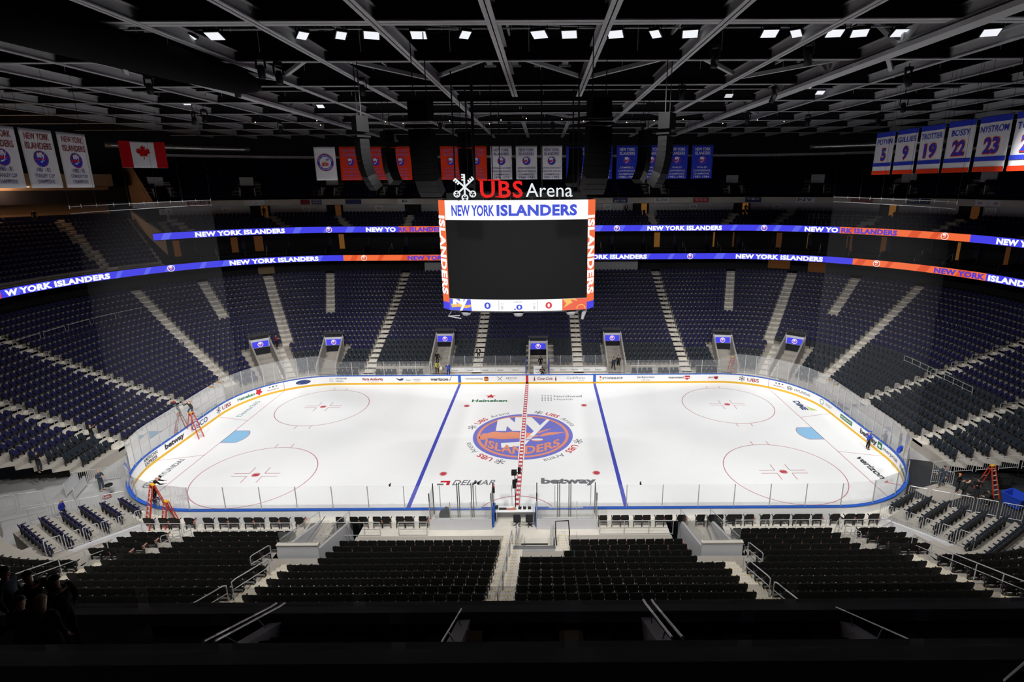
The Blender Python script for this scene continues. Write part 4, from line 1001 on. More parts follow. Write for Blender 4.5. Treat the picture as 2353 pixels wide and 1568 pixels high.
led_text(rb, d, 47.93, 36.56, z0, z1, 'NEW YORK ISLANDERS', M['led_white']); led_text(rb, d, 24.78, 20.3, z0, z1, 'NEW YO', M['led_white']); led_text(rb, d, 19.9, 12.9, z0, z1, 'RK ISLANDERS', M['led_purple'])
led_text(rb, d, -17.65, -28.92, z0, z1, 'NEW YORK ISLANDERS', M['led_white']); led_text(rb, d, -40.57, -44.9, z0, z1, 'NEW YO', M['led_white']); led_text(rb, d, -45.3, -52.15, z0, z1, 'RK ISLANDERS', M['led_purple'])
led_text(rb, d, -63.65, -75, z0, z1, 'NEW YORK ISLANDERS', M['led_white'])
for S_, o_ in ((30.33, 0), (-13.04, 0), (-35.05, 0), (-57.72, 1)): led_crest(rb, d, S_, z0, z1, o_)

# ------------------------------------------------------------------ scoreboard
sb = empty('scoreboard', (0, 0, 12.9), label='large hanging scoreboard with black screen and orange side panels', cat='scoreboard')
ZB = 12.9
def face(u, z, off=0.):                                   # bowed front face, local z from the bottom
    u_ = max(-5.3, min(5.3, u)); y = -5.2+.6*(u_/5.3)**2
    if abs(u) > 5.3: y += (abs(u)-5.3)*1.15
    return (u, y-off, z)
def panel(x0, x1, za, zb_, mt, name, off=0., n=16):
    m = MB(); vs = []
    for i in range(n+1): u = x0+(x1-x0)*i/n; vs += [face(u, za, off), face(u, zb_, off)]
    m.add(vs, [(2*i, 2*i+2, 2*i+3, 2*i+1) for i in range(n)]); return m.build(name, mt, sb)
HT = 8.33
m = MB()
us = list(np.linspace(-5.9, 5.9, 25)); bot = [Vector(face(u, 0, -.05)) for u in us]; bk = [Vector((u, -face(u, 0)[1], 0)) for u in us[::-1]]
loop = bot+bk; nL = len(loop)
m.add([(p.x, p.y, 0) for p in loop]+[(p.x, p.y, HT) for p in loop], [tuple(range(nL))[::-1], tuple(range(nL, 2*nL))]+[(i, (i+1) % nL, nL+(i+1) % nL, nL+i) for i in range(nL)])
lo = [(p.x*.9, p.y*.85, -.28) for p in loop]
m.add([(p.x, p.y, 0) for p in loop]+lo, [tuple(range(nL, 2*nL))[::-1]]+[(i, nL+i, nL+(i+1) % nL, (i+1) % nL) for i in range(nL)])
m.box((0, 0, HT+.25), (10.4, 8.6, .5)); m.build('body', M['black'], sb)
panel(-5.3, 5.3, 6.9, HT, M['led_white'], 'header_screen'); panel(-5.3, 5.3, .93, 6.9, M['screen_off'], 'main_screen')
panel(-5.3, 5.3, .02, .93, M['led_white'], 'score_strip')
for s, nm in ((-1, 'left'), (1, 'right')):
    panel(min(s*5.3, s*5.9), max(s*5.3, s*5.9), .6, HT, M['led_orange'], 'side_screen', n=2); panel(min(s*5.3, s*5.9), max(s*5.3, s*5.9), .02, .6, M['led_blue'], 'side_screen', n=2)
    m = MB(); put_text(m, 'ISLANDERS', lambda u, v: face(s*5.34+(v if s > 0 else v-.55), 4.2-u, .03), .52, w=6.0, bold=.045, space=1.08); m.build('lettering', M['led_white'], sb)
m = MB(); put_text(m, 'NEW YORK', lambda u, v: face(u, 7.22+v, .02), .78, w=3.2, u=-3.2, bold=.03); put_text(m, 'ISLANDERS', lambda u, v: face(u, 7.24+v, .02), .76, w=5.9, u=1.52, bold=.045, space=1.08)
m.build('lettering', M['led_navy'], sb, label='blue letters on the white header')
def sf(u, v): return face(u, .1+v, .02)
m = MB(); put_text(m, '0', sf, .5, w=.5, u=-2.32, v=.12, bold=.03, mi=0); put_text(m, '.0', sf, .4, w=.66, u=.02, v=.06, bold=.03, mi=0); put_text(m, '0', sf, .5, w=.5, u=2.36, v=.12, bold=.03, mi=1)
put_text(m, 'OVERTIME', sf, .1, w=.66, u=.0, v=.6, bold=0, mi=2)
for u in (-1.2, 1.25): put_text(m, '0', sf, .26, w=.14, u=u, v=.08, bold=0, mi=2); put_text(m, 'SOG', sf, .1, w=.2, u=u, v=.46, bold=0, mi=2)
for u in (-1.45, 1.5): put_poly(m, [(u-.012, 0), (u+.012, 0), (u+.012, .75), (u-.012, .75)], sf, 2)
m.build('score_digits', [M['led_navy'], M['led_red'], M['led_gray']], sb)
m = MB()
q = lambda u, v: face(u, .02+v, .02)
put_poly(m, [(-5.3,0),(-3.55,0),(-3.62,.9),(-5.3,.9)], q, 0); put_poly(m, [(-5.1,.22),(-4.6,.3),(-4.0,.2),(-3.6,.3),(-3.6,.5),(-4.1,.42),(-4.6,.56),(-5.2,.5)], lambda u, v: face(u, .02+v, .03), 1)
put_text(m, 'N', lambda u, v: face(u, .02+v, .04), .38, w=.85, u=-4.6, v=.52, bold=.09, mi=2); put_poly(m, [(-4.5,0),(-4.3,0),(-3.85,.9),(-4.05,.9)], lambda u, v: face(u, .02+v, .045), 2)
put_poly(m, [(3.4,0),(5.3,0),(5.3,.9),(3.4,.9)], q, 3)
put_poly(m, [(3.45,.85),(3.7,.55),(3.5,.2),(3.9,.45),(4.2,.6),(4.0,.85),(4.6,.7),(4.4,.9),(3.5,.9)], lambda u, v: face(u, .02+v, .03), 4)
put_ring(m, lambda u, v: face(4.85+u, .1+v, .03), .30, .36, 24, 4, 0, PI)
m.build('team_picture', [M['led_blue2'], M['led_gold'], M['led_white'], M['led_flame'], M['led_gold']], sb)
for x in (-4.1, 0, 4.1): m = MB(); m.lathe([(.02, -.28), (.28, -.22), (.42, -.02), (.42, .06), (.02, .06)], (x, -4.5 if x == 0 else -4.1, -.28), 16); m.build('speaker_dome', M['wall_gray'], sb, True)
m = MB(); m.tube([(-5.2, -4.0, -.1), (-5.5, -4.3, -.55), (-4.5, -4.3, -.75)], .05); m.tube([(-5.5, -4.3, -.55), (-4.6, -4.3, -.5)], .04); m.build('bracket', M['wall_gray'], sb)
m = MB(); m.tube([(5.2, -4.0, -.1), (5.0, -4.1, -.9)], [.2, .1], 10); m.build('camera_tube', M['wall_gray'], sb)
# sign standing on the scoreboard
sg = empty('arena_sign', (0, -5.0, 21.45), label='lit red and white arena name sign on top of the scoreboard', cat='sign')
def solid(o, t): md = o.modifiers.new('thick', 'SOLIDIFY'); md.thickness = t; md.offset = 0
m = MB(); f = lambda u, v: (u, 0, v)
put_text(m, 'UBS', f, 1.2, w=3.1, u=-1.05, v=-.02, bold=.02, space=1.14)
for x0, x1, zz in ((-2.72,-2.05,1.16),(-2.0,-1.42,1.16),(-1.5,-1.1,1.16),(-1.5,-1.1,-.02)): put_poly(m, [(x0, zz), (x1, zz), (x1, zz+.07), (x0, zz+.07)], f)
o = m.build('red_letters', M['sign_red'], sg); solid(o, .12)
m = MB(); put_text(m, 'Arena', f, 1.02, w=3.4, u=2.42, v=0, bold=.0); o = m.build('white_letters', M['sign_white'], sg); solid(o, .12)
m = MB(); cx_ = -3.72
for a, L_ in ((PI/2, 1.0), (PI/2+.86, 1.0), (PI/2-.86, 1.0)):
    c_, s_ = math.cos(a), math.sin(a); g = lambda u, v: (cx_+u*c_-v*s_, 0, .72+u*s_+v*c_)
    put_poly(m, [(-.52, -.055), (.9, -.055), (.9, .055), (-.52, .055)], g)
    for t in (.5, .68, .86): put_poly(m, [(t-.05, .0), (t+.05, .0), (t+.05, .2), (t-.05, .2)], g); put_poly(m, [(t-.05, -.2), (t+.05, -.2), (t+.05, 0), (t-.05, 0)], g) if a == PI/2 and False else None
    put_ring(m, lambda u, v: g(-.76+u, v), .17, .245, 22)
    for b in range(3): put_poly(m, [(-.76+.13*math.cos(2*PI*b/3+aa*.5)*(1 if aa else 0), .13*math.sin(2*PI*b/3+aa*.5)) for aa in (-1, 0, 1)], g) if False else put_poly(m, [(-.76+.10*math.cos(2*PI*b/3)+.05*math.cos(q_), .10*math.sin(2*PI*b/3)+.05*math.sin(q_)) for q_ in np.linspace(0, 2*PI, 7)[:-1]], g)
o = m.build('key_emblem', M['sign_white'], sg, label='white crossed keys emblem'); solid(o, .12)
m = MB(); m.box((-.1, .3, -.02), (8.8, .1, .08))
for x in (-4.2, -2.4, -.4, 1.2, 3.2): m.box((x, .2, -.1), (.08, .3, .3))
m.build('sign_frame', M['black'], sg)
m = MB()
for x, y in ((-4.6, -3.6), (-1.8, -3.6), (1.9, -3.6), (4.6, -3.6), (-4.6, 3.6), (-1.8, 3.6), (1.9, 3.6), (4.6, 3.6)): m.tube([(x, y, 21.5), (x, y, 30.2)], .05 if abs(x) > 2 else .035, 6)
m.tube([(-3.2, -3.2, 21.5), (-3.2, -3.2, 30.2)], .11, 8)
o = m.build('hoist_cables', M['black']); tag(o, 'black hoist cables rising from the scoreboard to the roof', 'cables')

# ------------------------------------------------------------------ line array loudspeakers
def line_array(x, y, ztop, n, w, label, bend=1.0):
    o_ = Vector((x, y, 0)).normalized(); rz = math.atan2(-o_.x, o_.y)+PI   # local -y looks outward
    rz = math.atan2(-(-o_.x), -o_.y)
    e = empty('line_array_speaker', (x, y, ztop), rz, label, 'loudspeaker', 'line array loudspeakers round the scoreboard')
    m = MB(); m.box((0, .1, .25), (w*1.05, .9, .12)); m.build('fly_bar', M['speaker'], e)
    m = MB(); m.box((0, .1, 1.05), (w*.85, .8, 1.0)); m.build('hoist_case', M['speaker'], e)
    m = MB(); m.tube([(-w*.3, .1, 1.5), (-w*.3, .1, 30.1-ztop)], .03); m.tube([(w*.3, .1, 1.5), (w*.3, .1, 30.1-ztop)], .03); m.build('chain', M['black'], e)
    p = Vector((0, 0, .1)); a = 0.
    for k in range(n):
        a = (k/n)**1.7*.75*bend
        Mx = Matrix.Translation(p) @ Matrix.Rotation(a, 4, 'X'); h = .34
        m = MB(); m.box(None, (w, .62, h*.96), M=Mx @ Matrix.Translation((0, .12, -h/2))); o = m.build('cabinet', M['speaker'] if k < n-3 else M['black'], e)
        p = Mx @ Vector((0, 0, -h))
    return e
for x, y, zt, n, w, lb in ((-4.7, -14, 25.2, 11, 1.35, 'big curved loudspeaker column left of the scoreboard, nearest the camera'), (5.1, -14, 25.3, 11, 1.35, 'big curved loudspeaker column right of the scoreboard, nearest the camera'),
    (-10.2, -7.5, 25.2, 10, 1.2, 'outer left loudspeaker column before the red banners'), (10.3, -7.5, 25.3, 10, 1.2, 'outer right loudspeaker column before the blue banners'),
    (-12.6, 7.5, 25.6, 10, 1.2, 'far left loudspeaker column behind the outer left one'), (11.6, 7.5, 25.6, 10, 1.2, 'far right loudspeaker column behind the outer right one'),
    (-5.6, 9, 25.6, 11, 1.2, 'narrow far loudspeaker column left of the white banners'), (5.2, 9, 25.6, 11, 1.2, 'narrow far loudspeaker column right of the white banners')):
    line_array(x, y, zt, n, w, lb)

# ------------------------------------------------------------------ banners
def banner(name, o, ux, w, h, cloth, draw, mats, label, group, amp=.03):
    """o = top centre, ux = unit vector towards reading direction"""
    o, ux = Vector(o), Vector(ux); nrm = Vector((0, 0, 1)).cross(ux)*-1; nrm = ux.cross(Vector((0, 0, 1)))  # towards the viewer
    ph = random.uniform(0, 6)
    def wv(a, b): return amp*math.sin(a*2.6+ph+b*.5)*(.3+.7*(-b/h))
    f = lambda a, b, k=0.: o+ux*a+Vector((0, 0, b))+nrm*(wv(a, b)+k)
    e = empty(name, o, 0, label, 'banner' if 'flag' not in name else 'flag', group)
    f0 = lambda a, b, k=0.: f(a, b, k)-o
    m = MB(); nx, nz = 12, 14
    m.add([f0(-w/2+w*i/nx, -h*j/nz) for j in range(nz+1) for i in range(nx+1)], [(j*(nx+1)+i, j*(nx+1)+i+1, (j+1)*(nx+1)+i+1, (j+1)*(nx+1)+i) for j in range(nz) for i in range(nx)])
    c = m.build('cloth', M[cloth], e, True); md = c.modifiers.new('thick', 'SOLIDIFY'); md.thickness = .012; md.offset = 0
    m = MB(); m.tube([f0(-w/2-.05, 0), f0(w/2+.05, 0)], .03); m.build('top_pole', M['black'], e)
    m = MB()
    for a in (-w*.4, w*.4): m.tube([f0(a, 0), f0(a, 30-o.z)], .012, 4)
    m.build('hanging_line', M['black'], e)
    draw(lambda L: (lambda a, b: f0(a, b, .03+L*.007)), e)
    return e
def bandq(m, x0, y0, x1, y1, F, mi=0, n=12):
    for i in range(n):
        for j in range(3):
            a, b = x0+(x1-x0)*i/n, x0+(x1-x0)*(i+1)/n; c, d_ = y0+(y1-y0)*j/3, y0+(y1-y0)*(j+1)/3
            m.add([F(a, c), F(b, c), F(b, d_), F(a, d_)], [(0, 1, 2, 3)], mi)
def letters(e, mats, mb): mb.build('lettering', mats, e)
def std_draw(lines, logo_y, logo_r, tcol, w, crest_cols):
    def g(F, e):
        m = MB()
        for s_, y, hh, ww, b in lines: put_text(m, s_, F(1), hh, w=ww, v=y, bold=b)
        m.build('lettering', M[tcol], e)
        m = MB(); crest(m, lambda a, b, k: F(0)(a, logo_y+b)+Vector((0, 0, 0)) if False else F(k/.006+1)(a, logo_y+b), logo_r, 0, 1, 2, .004, letters=False, n=28); m.build('crest', [M[c] for c in crest_cols], e)
    return g
CC = ('thread_blue', 'thread_red', 'thread_white')
BW, BH_ = 2.42, 3.72
def far_banner(i, cloth, tcol, rows, label):
    x = -23.0+2.885*i
    L = [('NEW YORK', -.62, .33, 1.72, .01), ('ISLANDERS', -1.06, .33, 1.72, .01)]
    y = -2.55
    for j, r in enumerate(rows):
        L.append((r, y, .2 if j < len(rows)-1 else .25, min(2.05, .17*len(r)+.25), .006)); y -= .36
    banner('banner', (x, 19, 26.6), (1, 0, 0), BW, BH_, cloth, std_draw(L, -1.68, .46, tcol, BW, CC), None, label, 'banners hanging in the far row')
def seal(F, e):
    m = MB(); r = .95; c = -1.75
    put_poly(m, disc(40, r, (0, c)), F(1), 0); put_ring(m, lambda a, b: F(2)(a, c+b), r*.94, r, 40, 1); put_poly(m, disc(40, r*.68, (0, c)), F(2), 2)
    for s_, a0 in (('NEW YORK ISLANDERS', PI/2), ):
        put_text(m, s_, lambda u, v: F(3)((r*.73+v)*math.cos(a0-u/(r*.75)), c+(r*.73+v)*math.sin(a0-u/(r*.75))), .15, w=2.0, mi=2, bold=.01)
    put_text(m, 'HONORARY MEMBERS', lambda u, v: F(3)((r*.88-v)*math.cos(-PI/2+u/(r*.8)), c+(r*.88-v)*math.sin(-PI/2+u/(r*.8))), .12, w=1.7, mi=2, bold=.01)
    put_text(m, 'NY', lambda u, v: F(3)(u, v), .22, w=.4, u=.3, v=c+.2, mi=0, bold=.05)
    for a in range(5): put_poly(m, [(-.42+a*.16, c-.4), (-.3+a*.16, c-.4), (-.3+a*.16, c+.1-.07*abs(a-2)), (-.42+a*.16, c+.1-.07*abs(a-2))], F(3), 1)
    m.build('seal', [M['thread_blue'], M['thread_red'], M['thread_white']], e)
banner('banner', (-23, 19, 26.6), (1, 0, 0), BW, BH_, 'banner_white', seal, None, 'white banner with a round blue seal, leftmost of the far row', 'banners hanging in the far row')
reds = ['1977-1978', '1978-1979', '1980-1981', '1981-1982', '1983-1984', '1987-1988']
for i, yv in enumerate(reds): far_banner(1+i, 'banner_red', 'thread_lilac', ['PATRICK', 'DIVISION', 'CHAMPIONS', yv], f'orange red banner dated {yv}, {POS[i]} red one from the left')
for i, yv in enumerate(['1978-1979', '1980-1981', '1981-1982']): far_banner(7+i, 'banner_white', 'thread_navy', ['NATIONAL HOCKEY LEAGUE', 'REGULAR SEASON', 'CHAMPIONS', yv], f'white banner dated {yv}, {POS[i]} of three white ones above the sign')
for i, (a, yv) in enumerate([('CAMPBELL', '1977-1978'), ('CAMPBELL', '1978-1979'), ('CAMPBELL', '1980-1981'), ('WALES', '1981-1982'), ('WALES', '1982-1983'), ('WALES', '1983-1984')]):
    far_banner(10+i, 'banner_blue', 'thread_white', [a, 'CONFERENCE', 'CHAMPIONS', yv], f'blue banner dated {yv}, {POS[i]} blue one from the left')
# left end: tall white championship banners
for i, (yv, yc) in enumerate((('1980 - 81', -6.9), ('1981 - 82', -3.98), ('1982 - 83', -.95))):
    L = [('NEW YORK', -.83, .5, 2.0, .012), ('ISLANDERS', -1.5, .5, 2.1, .012)]
    def dr(F, e, yv=yv):
        m = MB()
        put_text(m, 'NEW YORK', F(1), .46, w=1.95, v=-.75, bold=.012, mi=0); put_text(m, 'ISLANDERS', F(1), .46, w=2.05, v=-1.4, bold=.012, mi=0)
        put_text(m, yv, F(1), .3, w=1.1, v=-3.0, bold=.0, mi=1); put_text(m, 'STANLEY CUP', F(1), .28, w=1.55, v=-3.42, bold=.0, mi=1); put_text(m, 'CHAMPIONS', F(1), .28, w=1.4, v=-3.84, bold=.0, mi=1)
        m.build('lettering', [M['ink_maroon'], M['thread_navy']], e)
        m = MB(); crest(m, lambda a, b, k: F(k/.006+1)(a, -2.1+b), .56, 0, 1, 2, .004, letters=False, n=28); m.build('crest', [M[c] for c in CC], e)
    banner('banner', (-34.8, yc, 26.4), (0, 1, 0), 2.62, 4.15, 'banner_white', dr, None, f'white championship banner dated {yv.replace(" ", "")} at the left end', 'championship banners at the left end', .04)
# right end: retired numbers
for i, (nm_, no) in enumerate((('POTVIN', '5'), ('GILLIES', '9'), ('TROTTIER', '19'), ('BOSSY', '22'), ('NYSTROM', '23'), ('TONELLI', '27'))):
    yc = 2.55-2.83*i; w = 2.5
    def dr(F, e, nm_=nm_, no=no, w=w):
        m = MB()
        bandq(m, -w/2, -.38, w/2, 0, F(0)); m.build('stripe', M['thread_blue'], e)
        m = MB(); bandq(m, -w/2, -2.78, w/2, -2.5, F(0)); m.build('stripe', M['thread_blue'], e)
        m = MB(); bandq(m, -w/2, -3.46, w/2, -3.14, F(0)); m.build('stripe', M['banner_red'], e)
        m = MB(); put_text(m, nm_, F(1), .42, w=min(2.2, .32*len(nm_)+.1), v=-.98, bold=.006, mi=0)
        put_text(m, no, F(1), .98, w=.62*len(no)+.06, v=-2.28, bold=.055, mi=1); put_text(m, no, F(2), .94, w=.58*len(no)+.04, v=-2.26, bold=.02, mi=0)
        m.build('lettering', [M['thread_blue'], M['thread_red']], e)
    banner('banner', (31, yc, 26.45), (0, -1, 0), w, 3.46, 'banner_white', dr, None, f'white retired number banner reading {no} at the right end', 'retired number banners at the right end', .035)
# maple leaf flag
def leaf(F, e):
    hh = [(0,1),(.12,.76),(.28,.85),(.2,.42),(.42,.66),(.48,.52),(.72,.56),(.64,.34),(.78,.22),(.36,-.08),(.42,-.26),(.05,-.2),(.03,-.6),(-.03,-.6),(-.05,-.2)]
    hh = hh+[(-a, b) for a, b in [(.42,-.26),(.36,-.08),(.78,.22),(.64,.34),(.72,.56),(.48,.52),(.42,.66),(.2,.42),(.28,.85),(.12,.76)]]
    m = MB(); put_poly(m, [(a*.72, -1.12+b*.82) for a, b in hh], F(1)); m.build('maple_leaf', M['flag_red'], e)
    for s in (-1, 1): m = MB(); bandq(m, s*.9, -2.34, s*1.75, 0, F(0)); m.build('red_bar', M['flag_red'], e)
banner('flag', (-35.3, 7.3, 26.35), Vector((.75, .66, 0)).normalized(), 3.5, 2.35, 'banner_white', leaf, None, 'red and white maple leaf flag hanging at the far left', None, .05)

# ------------------------------------------------------------------ netting at both ends
for s, nm in ((1, 'left'), (-1, 'right')):
    e = empty('protective_net', (0, 0, 0), label=f'tall see-through safety netting hanging behind the {nm} goal', cat='safety net')
    A, B = (lambda d: s*Sphi(d, 67)), (lambda d: s*Spsi(d, 23))
    m = MB(); sweep(m, [(.3, 3.5), (.3, 20.95)], A, B, 30); m.build('netting', M['net'], e)
    for z in (20.55, 21.0):
        m = MB(); m.tube([(*P(.3, A(.3)+(B(.3)-A(.3))*i/30)[:2], z) for i in range(31)], .02, 6); m.build('support_pipe', M['beam'], e)
    m = MB()
    for i in range(0, 31, 3): x, y, _, _ = P(.3, A(.3)+(B(.3)-A(.3))*i/30); m.tube([(x, y, 20.85), (x, y, 21.12)], .022, 5)
    m.build('clamp', M['galv'], e)
    m = MB()
    for i in range(0, 31, 6): x, y, _, _ = P(.3, A(.3)+(B(.3)-A(.3))*i/30); m.tube([(x, y, 21.0), (x, y, 30.0)], .01, 4)
    m.build('suspension_wire', M['black'], e)
# ================================================================== roof
mb = MB(); mb.add([(-85, -60, 33.6), (85, -60, 33.6), (85, 75, 33.6), (-85, 75, 33.6)], [(0, 1, 2, 3)]); struct('ceiling_deck', mb, M['roof'])
ZR = 30.0
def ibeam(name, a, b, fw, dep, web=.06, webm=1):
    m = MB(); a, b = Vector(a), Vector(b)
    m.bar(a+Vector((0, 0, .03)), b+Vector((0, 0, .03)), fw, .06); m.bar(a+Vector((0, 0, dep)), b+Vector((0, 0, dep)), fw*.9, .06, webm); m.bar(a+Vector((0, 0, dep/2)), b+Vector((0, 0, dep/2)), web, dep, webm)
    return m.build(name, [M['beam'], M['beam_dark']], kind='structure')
LY = [-24.6, -16.05, -7.6, 1.2, 9.9, 18.3, 26.8, 35.3, 44]
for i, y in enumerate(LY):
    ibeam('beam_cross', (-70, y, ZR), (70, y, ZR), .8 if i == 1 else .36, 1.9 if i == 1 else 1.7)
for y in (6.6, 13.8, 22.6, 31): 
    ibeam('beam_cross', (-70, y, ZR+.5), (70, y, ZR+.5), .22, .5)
for i in range(-9, 11):
    x = -.5+5.72*i
    if i in (0, 1): ibeam('beam_long', (x, -40, ZR-.05), (x, 6.5, ZR-.05), .5, .9, webm=0); ibeam('beam_long', (x, 27, ZR-.05), (x, 50, ZR-.05), .5, .9, webm=0)
    else: ibeam('beam_long', (x, -40 if abs(i) < 5 else -34, ZR-.05), (x, 50, ZR-.05), .48 if abs(i) < 5 else .3, .7, webm=0 if abs(i) > 2 else 0)
# deep girders with lower booms either side of the rink
for s in (-1, 1):
    x = 22.3 if s > 0 else -23.3
    m = MB(); m.bar((x, -44, ZR-.35), (x, 52, ZR-.35), .75, .25); m.bar((x, -44, ZR+2.6), (x, 52, ZR+2.6), .7, .25)
    for k in range(12):
        y = -44+8*k; m.bar((x, y, ZR-.3), (x, y+4, ZR+2.6), .28, .28); m.bar((x, y+4, ZR+2.6), (x, y+8, ZR-.3), .28, .28); m.bar((x, y, ZR-.3), (x, y, ZR+2.6), .22, .22)
    m.build('beam_girder', M['beam'], kind='structure')
    m = MB(); m.bar((x+s*.9, -40, ZR-.15), (x+s*.9, 50, ZR-.15), .9, .08)
    for k in range(31): y = -40+3*k; m.tube([(x+s*1.3, y, ZR-.1), (x+s*1.3, y, ZR+.95)], .025, 5)
    for z in (.5, .95): m.tube([(x+s*1.3, -40, ZR+z), (x+s*1.3, 50, ZR+z)], .025, 5)
    m.build('catwalk', M['beam'], label=f'steel roof catwalk above the {"right" if s > 0 else "left"} end of the rink', cat='catwalk')
# zigzag bracing between two cross beams and its like further back
for ya, yb, z in ((1.2, -7.6, ZR+.55), (26.8, 18.3, ZR+.55), (35.3, 26.8, ZR+.6)):
    m = MB(); xs_ = [-31, -25, -19, -12.6, -7, -.5, 5.4, 11.5, 17.8, 24, 30]
    for i in range(len(xs_)-1):
        a, b = (ya, yb) if i % 2 == 0 else (yb, ya)
        m.bar((xs_[i], a, z), (xs_[i+1], b, z), .26, .26)
    m.build('beam_bracing', M['beam'], kind='structure')
# roof pipes and lighting battens
rp = random.Random(3)
for i, (y, x0, x1, z, r) in enumerate([(-11.2, -24, 24, 31.0, .05), (-11.9, -20, 23, 31.5, .04), (-4.2, -14, 16, 31.4, .06), (4.8, -17, 18, 30.8, .07), (8.2, -20, 20, 31.2, .07), (12.4, -9, 10, 30.7, .05), (15.9, -12, 13, 30.6, .05), (21.5, -15, 16, 30.9, .05), (24.8, -20, 22, 30.7, .06), (30, -24, 24, 30.6, .06), (33, -26, 28, 30.5, .06)]):
    m = MB(); m.tube([(x0, y, z), (x1, y, z)], r, 8)
    for k in range(int((x1-x0)/4)): m.tube([(x0+1+k*4, y, z), (x0+1+k*4, y, 33.5)], .02, 4)
    m.build('roof_pipe', M['beam'], label=f'{ordn(i+1)} straight roof pipe counted away from the camera', cat='pipe', group='straight pipes under the roof')
# steel lattice, conduits and hanger rods in the upper part of the roof
rq = random.Random(5)
for j in range(9):
    y = -14+j*5.6; m = MB()
    for i in range(26):
        x0 = -36+i*2.9+rq.uniform(-.6, .6); z = rq.choice((31.2, 31.7, 32.3, 32.8))
        m.tube([(x0, y+rq.uniform(-1.5, 1.5), z), (x0+rq.uniform(2, 9), y+rq.uniform(-.2, .2), z)], rq.choice((.02, .03, .045)), 5)
        if i % 2: m.tube([(x0, y, 30.4), (x0, y, 33.4)], .02, 4)
    m.build('roof_conduit', M['beam'], label=f'{ordn(j+1)} bunch of thin roof conduits counted away from the camera', cat='conduit', group='thin conduits in the roof')
for j in range(7):
    x = -31+j*10.3; m = MB(); m.bar((x, -20, 31.6), (x, 45, 31.6), .12, .25)
    for k in range(22): m.tube([(x, -20+3*k, 31.6), (x, -20+3*k, 33.5)], .025, 4)
    m.build('roof_purlin', M['beam'], label=f'{POS[j]} thin lengthwise purlin from the left in the roof', cat='beam', group='thin purlins in the roof')
# curved ducts along the far wall of the roof
for s in (1, -1):
    m = MB(); m.tube([(*P(30.5, s*(Sphi(30.5, 24+i*2.2)))[:2], 27.7) for i in range(16)], .38, 10)
    m.build('air_duct', M['steel'], None, True, label=f'round shiny air duct along the far {"left" if s > 0 else "right"} edge of the roof', cat='duct')
# black cloth covered duct hanging at upper left
m = MB(); m.tube([(-20.4, -24, 29.1), (-20.0, -19, 29.1), (-18.6, -12, 29.0), (-17.6, -7.6, 28.9), (-17.3, -6.2, 28.9)], [.95, .95, .9, .8, .45], 14)
m.build('cloth_duct', M['duct'], None, True, label='thick black cloth tube hanging under the roof at upper left', cat='duct')
# grating pieces hung above the centre (air outlets)
for i in range(6):
    m = MB(); m.box((-3.9+i*1.9, -1.6+.4*(i % 2), 31.3), (.45, 2.6, .3)); m.box((-3.9+i*1.9, -2.9, 31.1), (.9, .15, .15)); m.box((-3.9+i*1.9, -.6, 31.1), (.9, .15, .15))
    m.build('air_outlet', M['wall_gray'], label=f'{POS[i]} pale air outlet from the left above the ice centre', cat='air outlet', group='air outlets above the ice centre')
m = MB(); m.box((.9, -2.4, 32.2), (10, 2.2, .8)); m.build('air_handler', M['wall_gray'], label='long pale air handling box above the centre ice', cat='air handler')

# ------------------------------------------------------------------ sports light fixtures
LX = [(440, -.9), (500, -.1), (702, 1.2), (790, .9), (860, .5), (968, .1), (1075, .8), (1245, -.6), (1314, -.2), (1420, -.5), (1512, -.9), (1592, -.35), (1775, -.1), (1836, -1.1), (1925, -.2), (1982, -.5), (2076, -.1), (2284, -.6)]
lampp = None
def fixture(x, y, z, yaw, tilt, label, w=.8, h=.62, mt='lamp'):
    e = empty('sports_light', (x, y, z), yaw, label, 'sports light', 'sports lights under the roof')
    Mx = Matrix.Rotation(tilt, 4, 'X')
    m = MB(); m.box(None, (w+.1, h+.1, .16), M=Mx @ Matrix.Translation((0, 0, .1))); m.build('housing', M['black'], e)
    m = MB(); m.box(None, (w, h, .02), M=Mx @ Matrix.Translation((0, 0, .005))); m.build('lens', M[mt], e, label='bright white lens')
    m = MB()
    for s in (-1, 1): m.bar((s*(w/2+.08), 0, .05), (s*(w/2+.08), 0, .75), .04, .04)
    m.bar((-w/2-.08, 0, .75), (w/2+.08, 0, .75), .04, .04); m.build('yoke', M['black'], e)
for i, (px_, yaw) in enumerate(LX):
    x = (px_-1252.6)*.02438+2
    fixture(x, -12.0, 30.45, yaw*.6, -.38, f'{ordn(i+1)} bright sports light from the left in the front roof row', w=.82 if abs(yaw) < .7 else .52)
for i, (x, y, t) in enumerate([(-23.9, 11, .35), (22.2, 10.7, .35), (-21.2, 14.6, .2), (23.6, 26.6, .3), (-29.5, 7.9, .3), (27.3, 7.3, .3), (-33.5, 12, .3), (24.6, 4.0, .2), (-12.0, 2.2, .1), (19.5, 8.9, .2)]):
    fixture(x, y, 30.3, 0, -.5, f'{POS[i]} small sports light further back under the roof', w=.7, h=.5, mt='lamp' if i < 7 else 'lamp_dim')
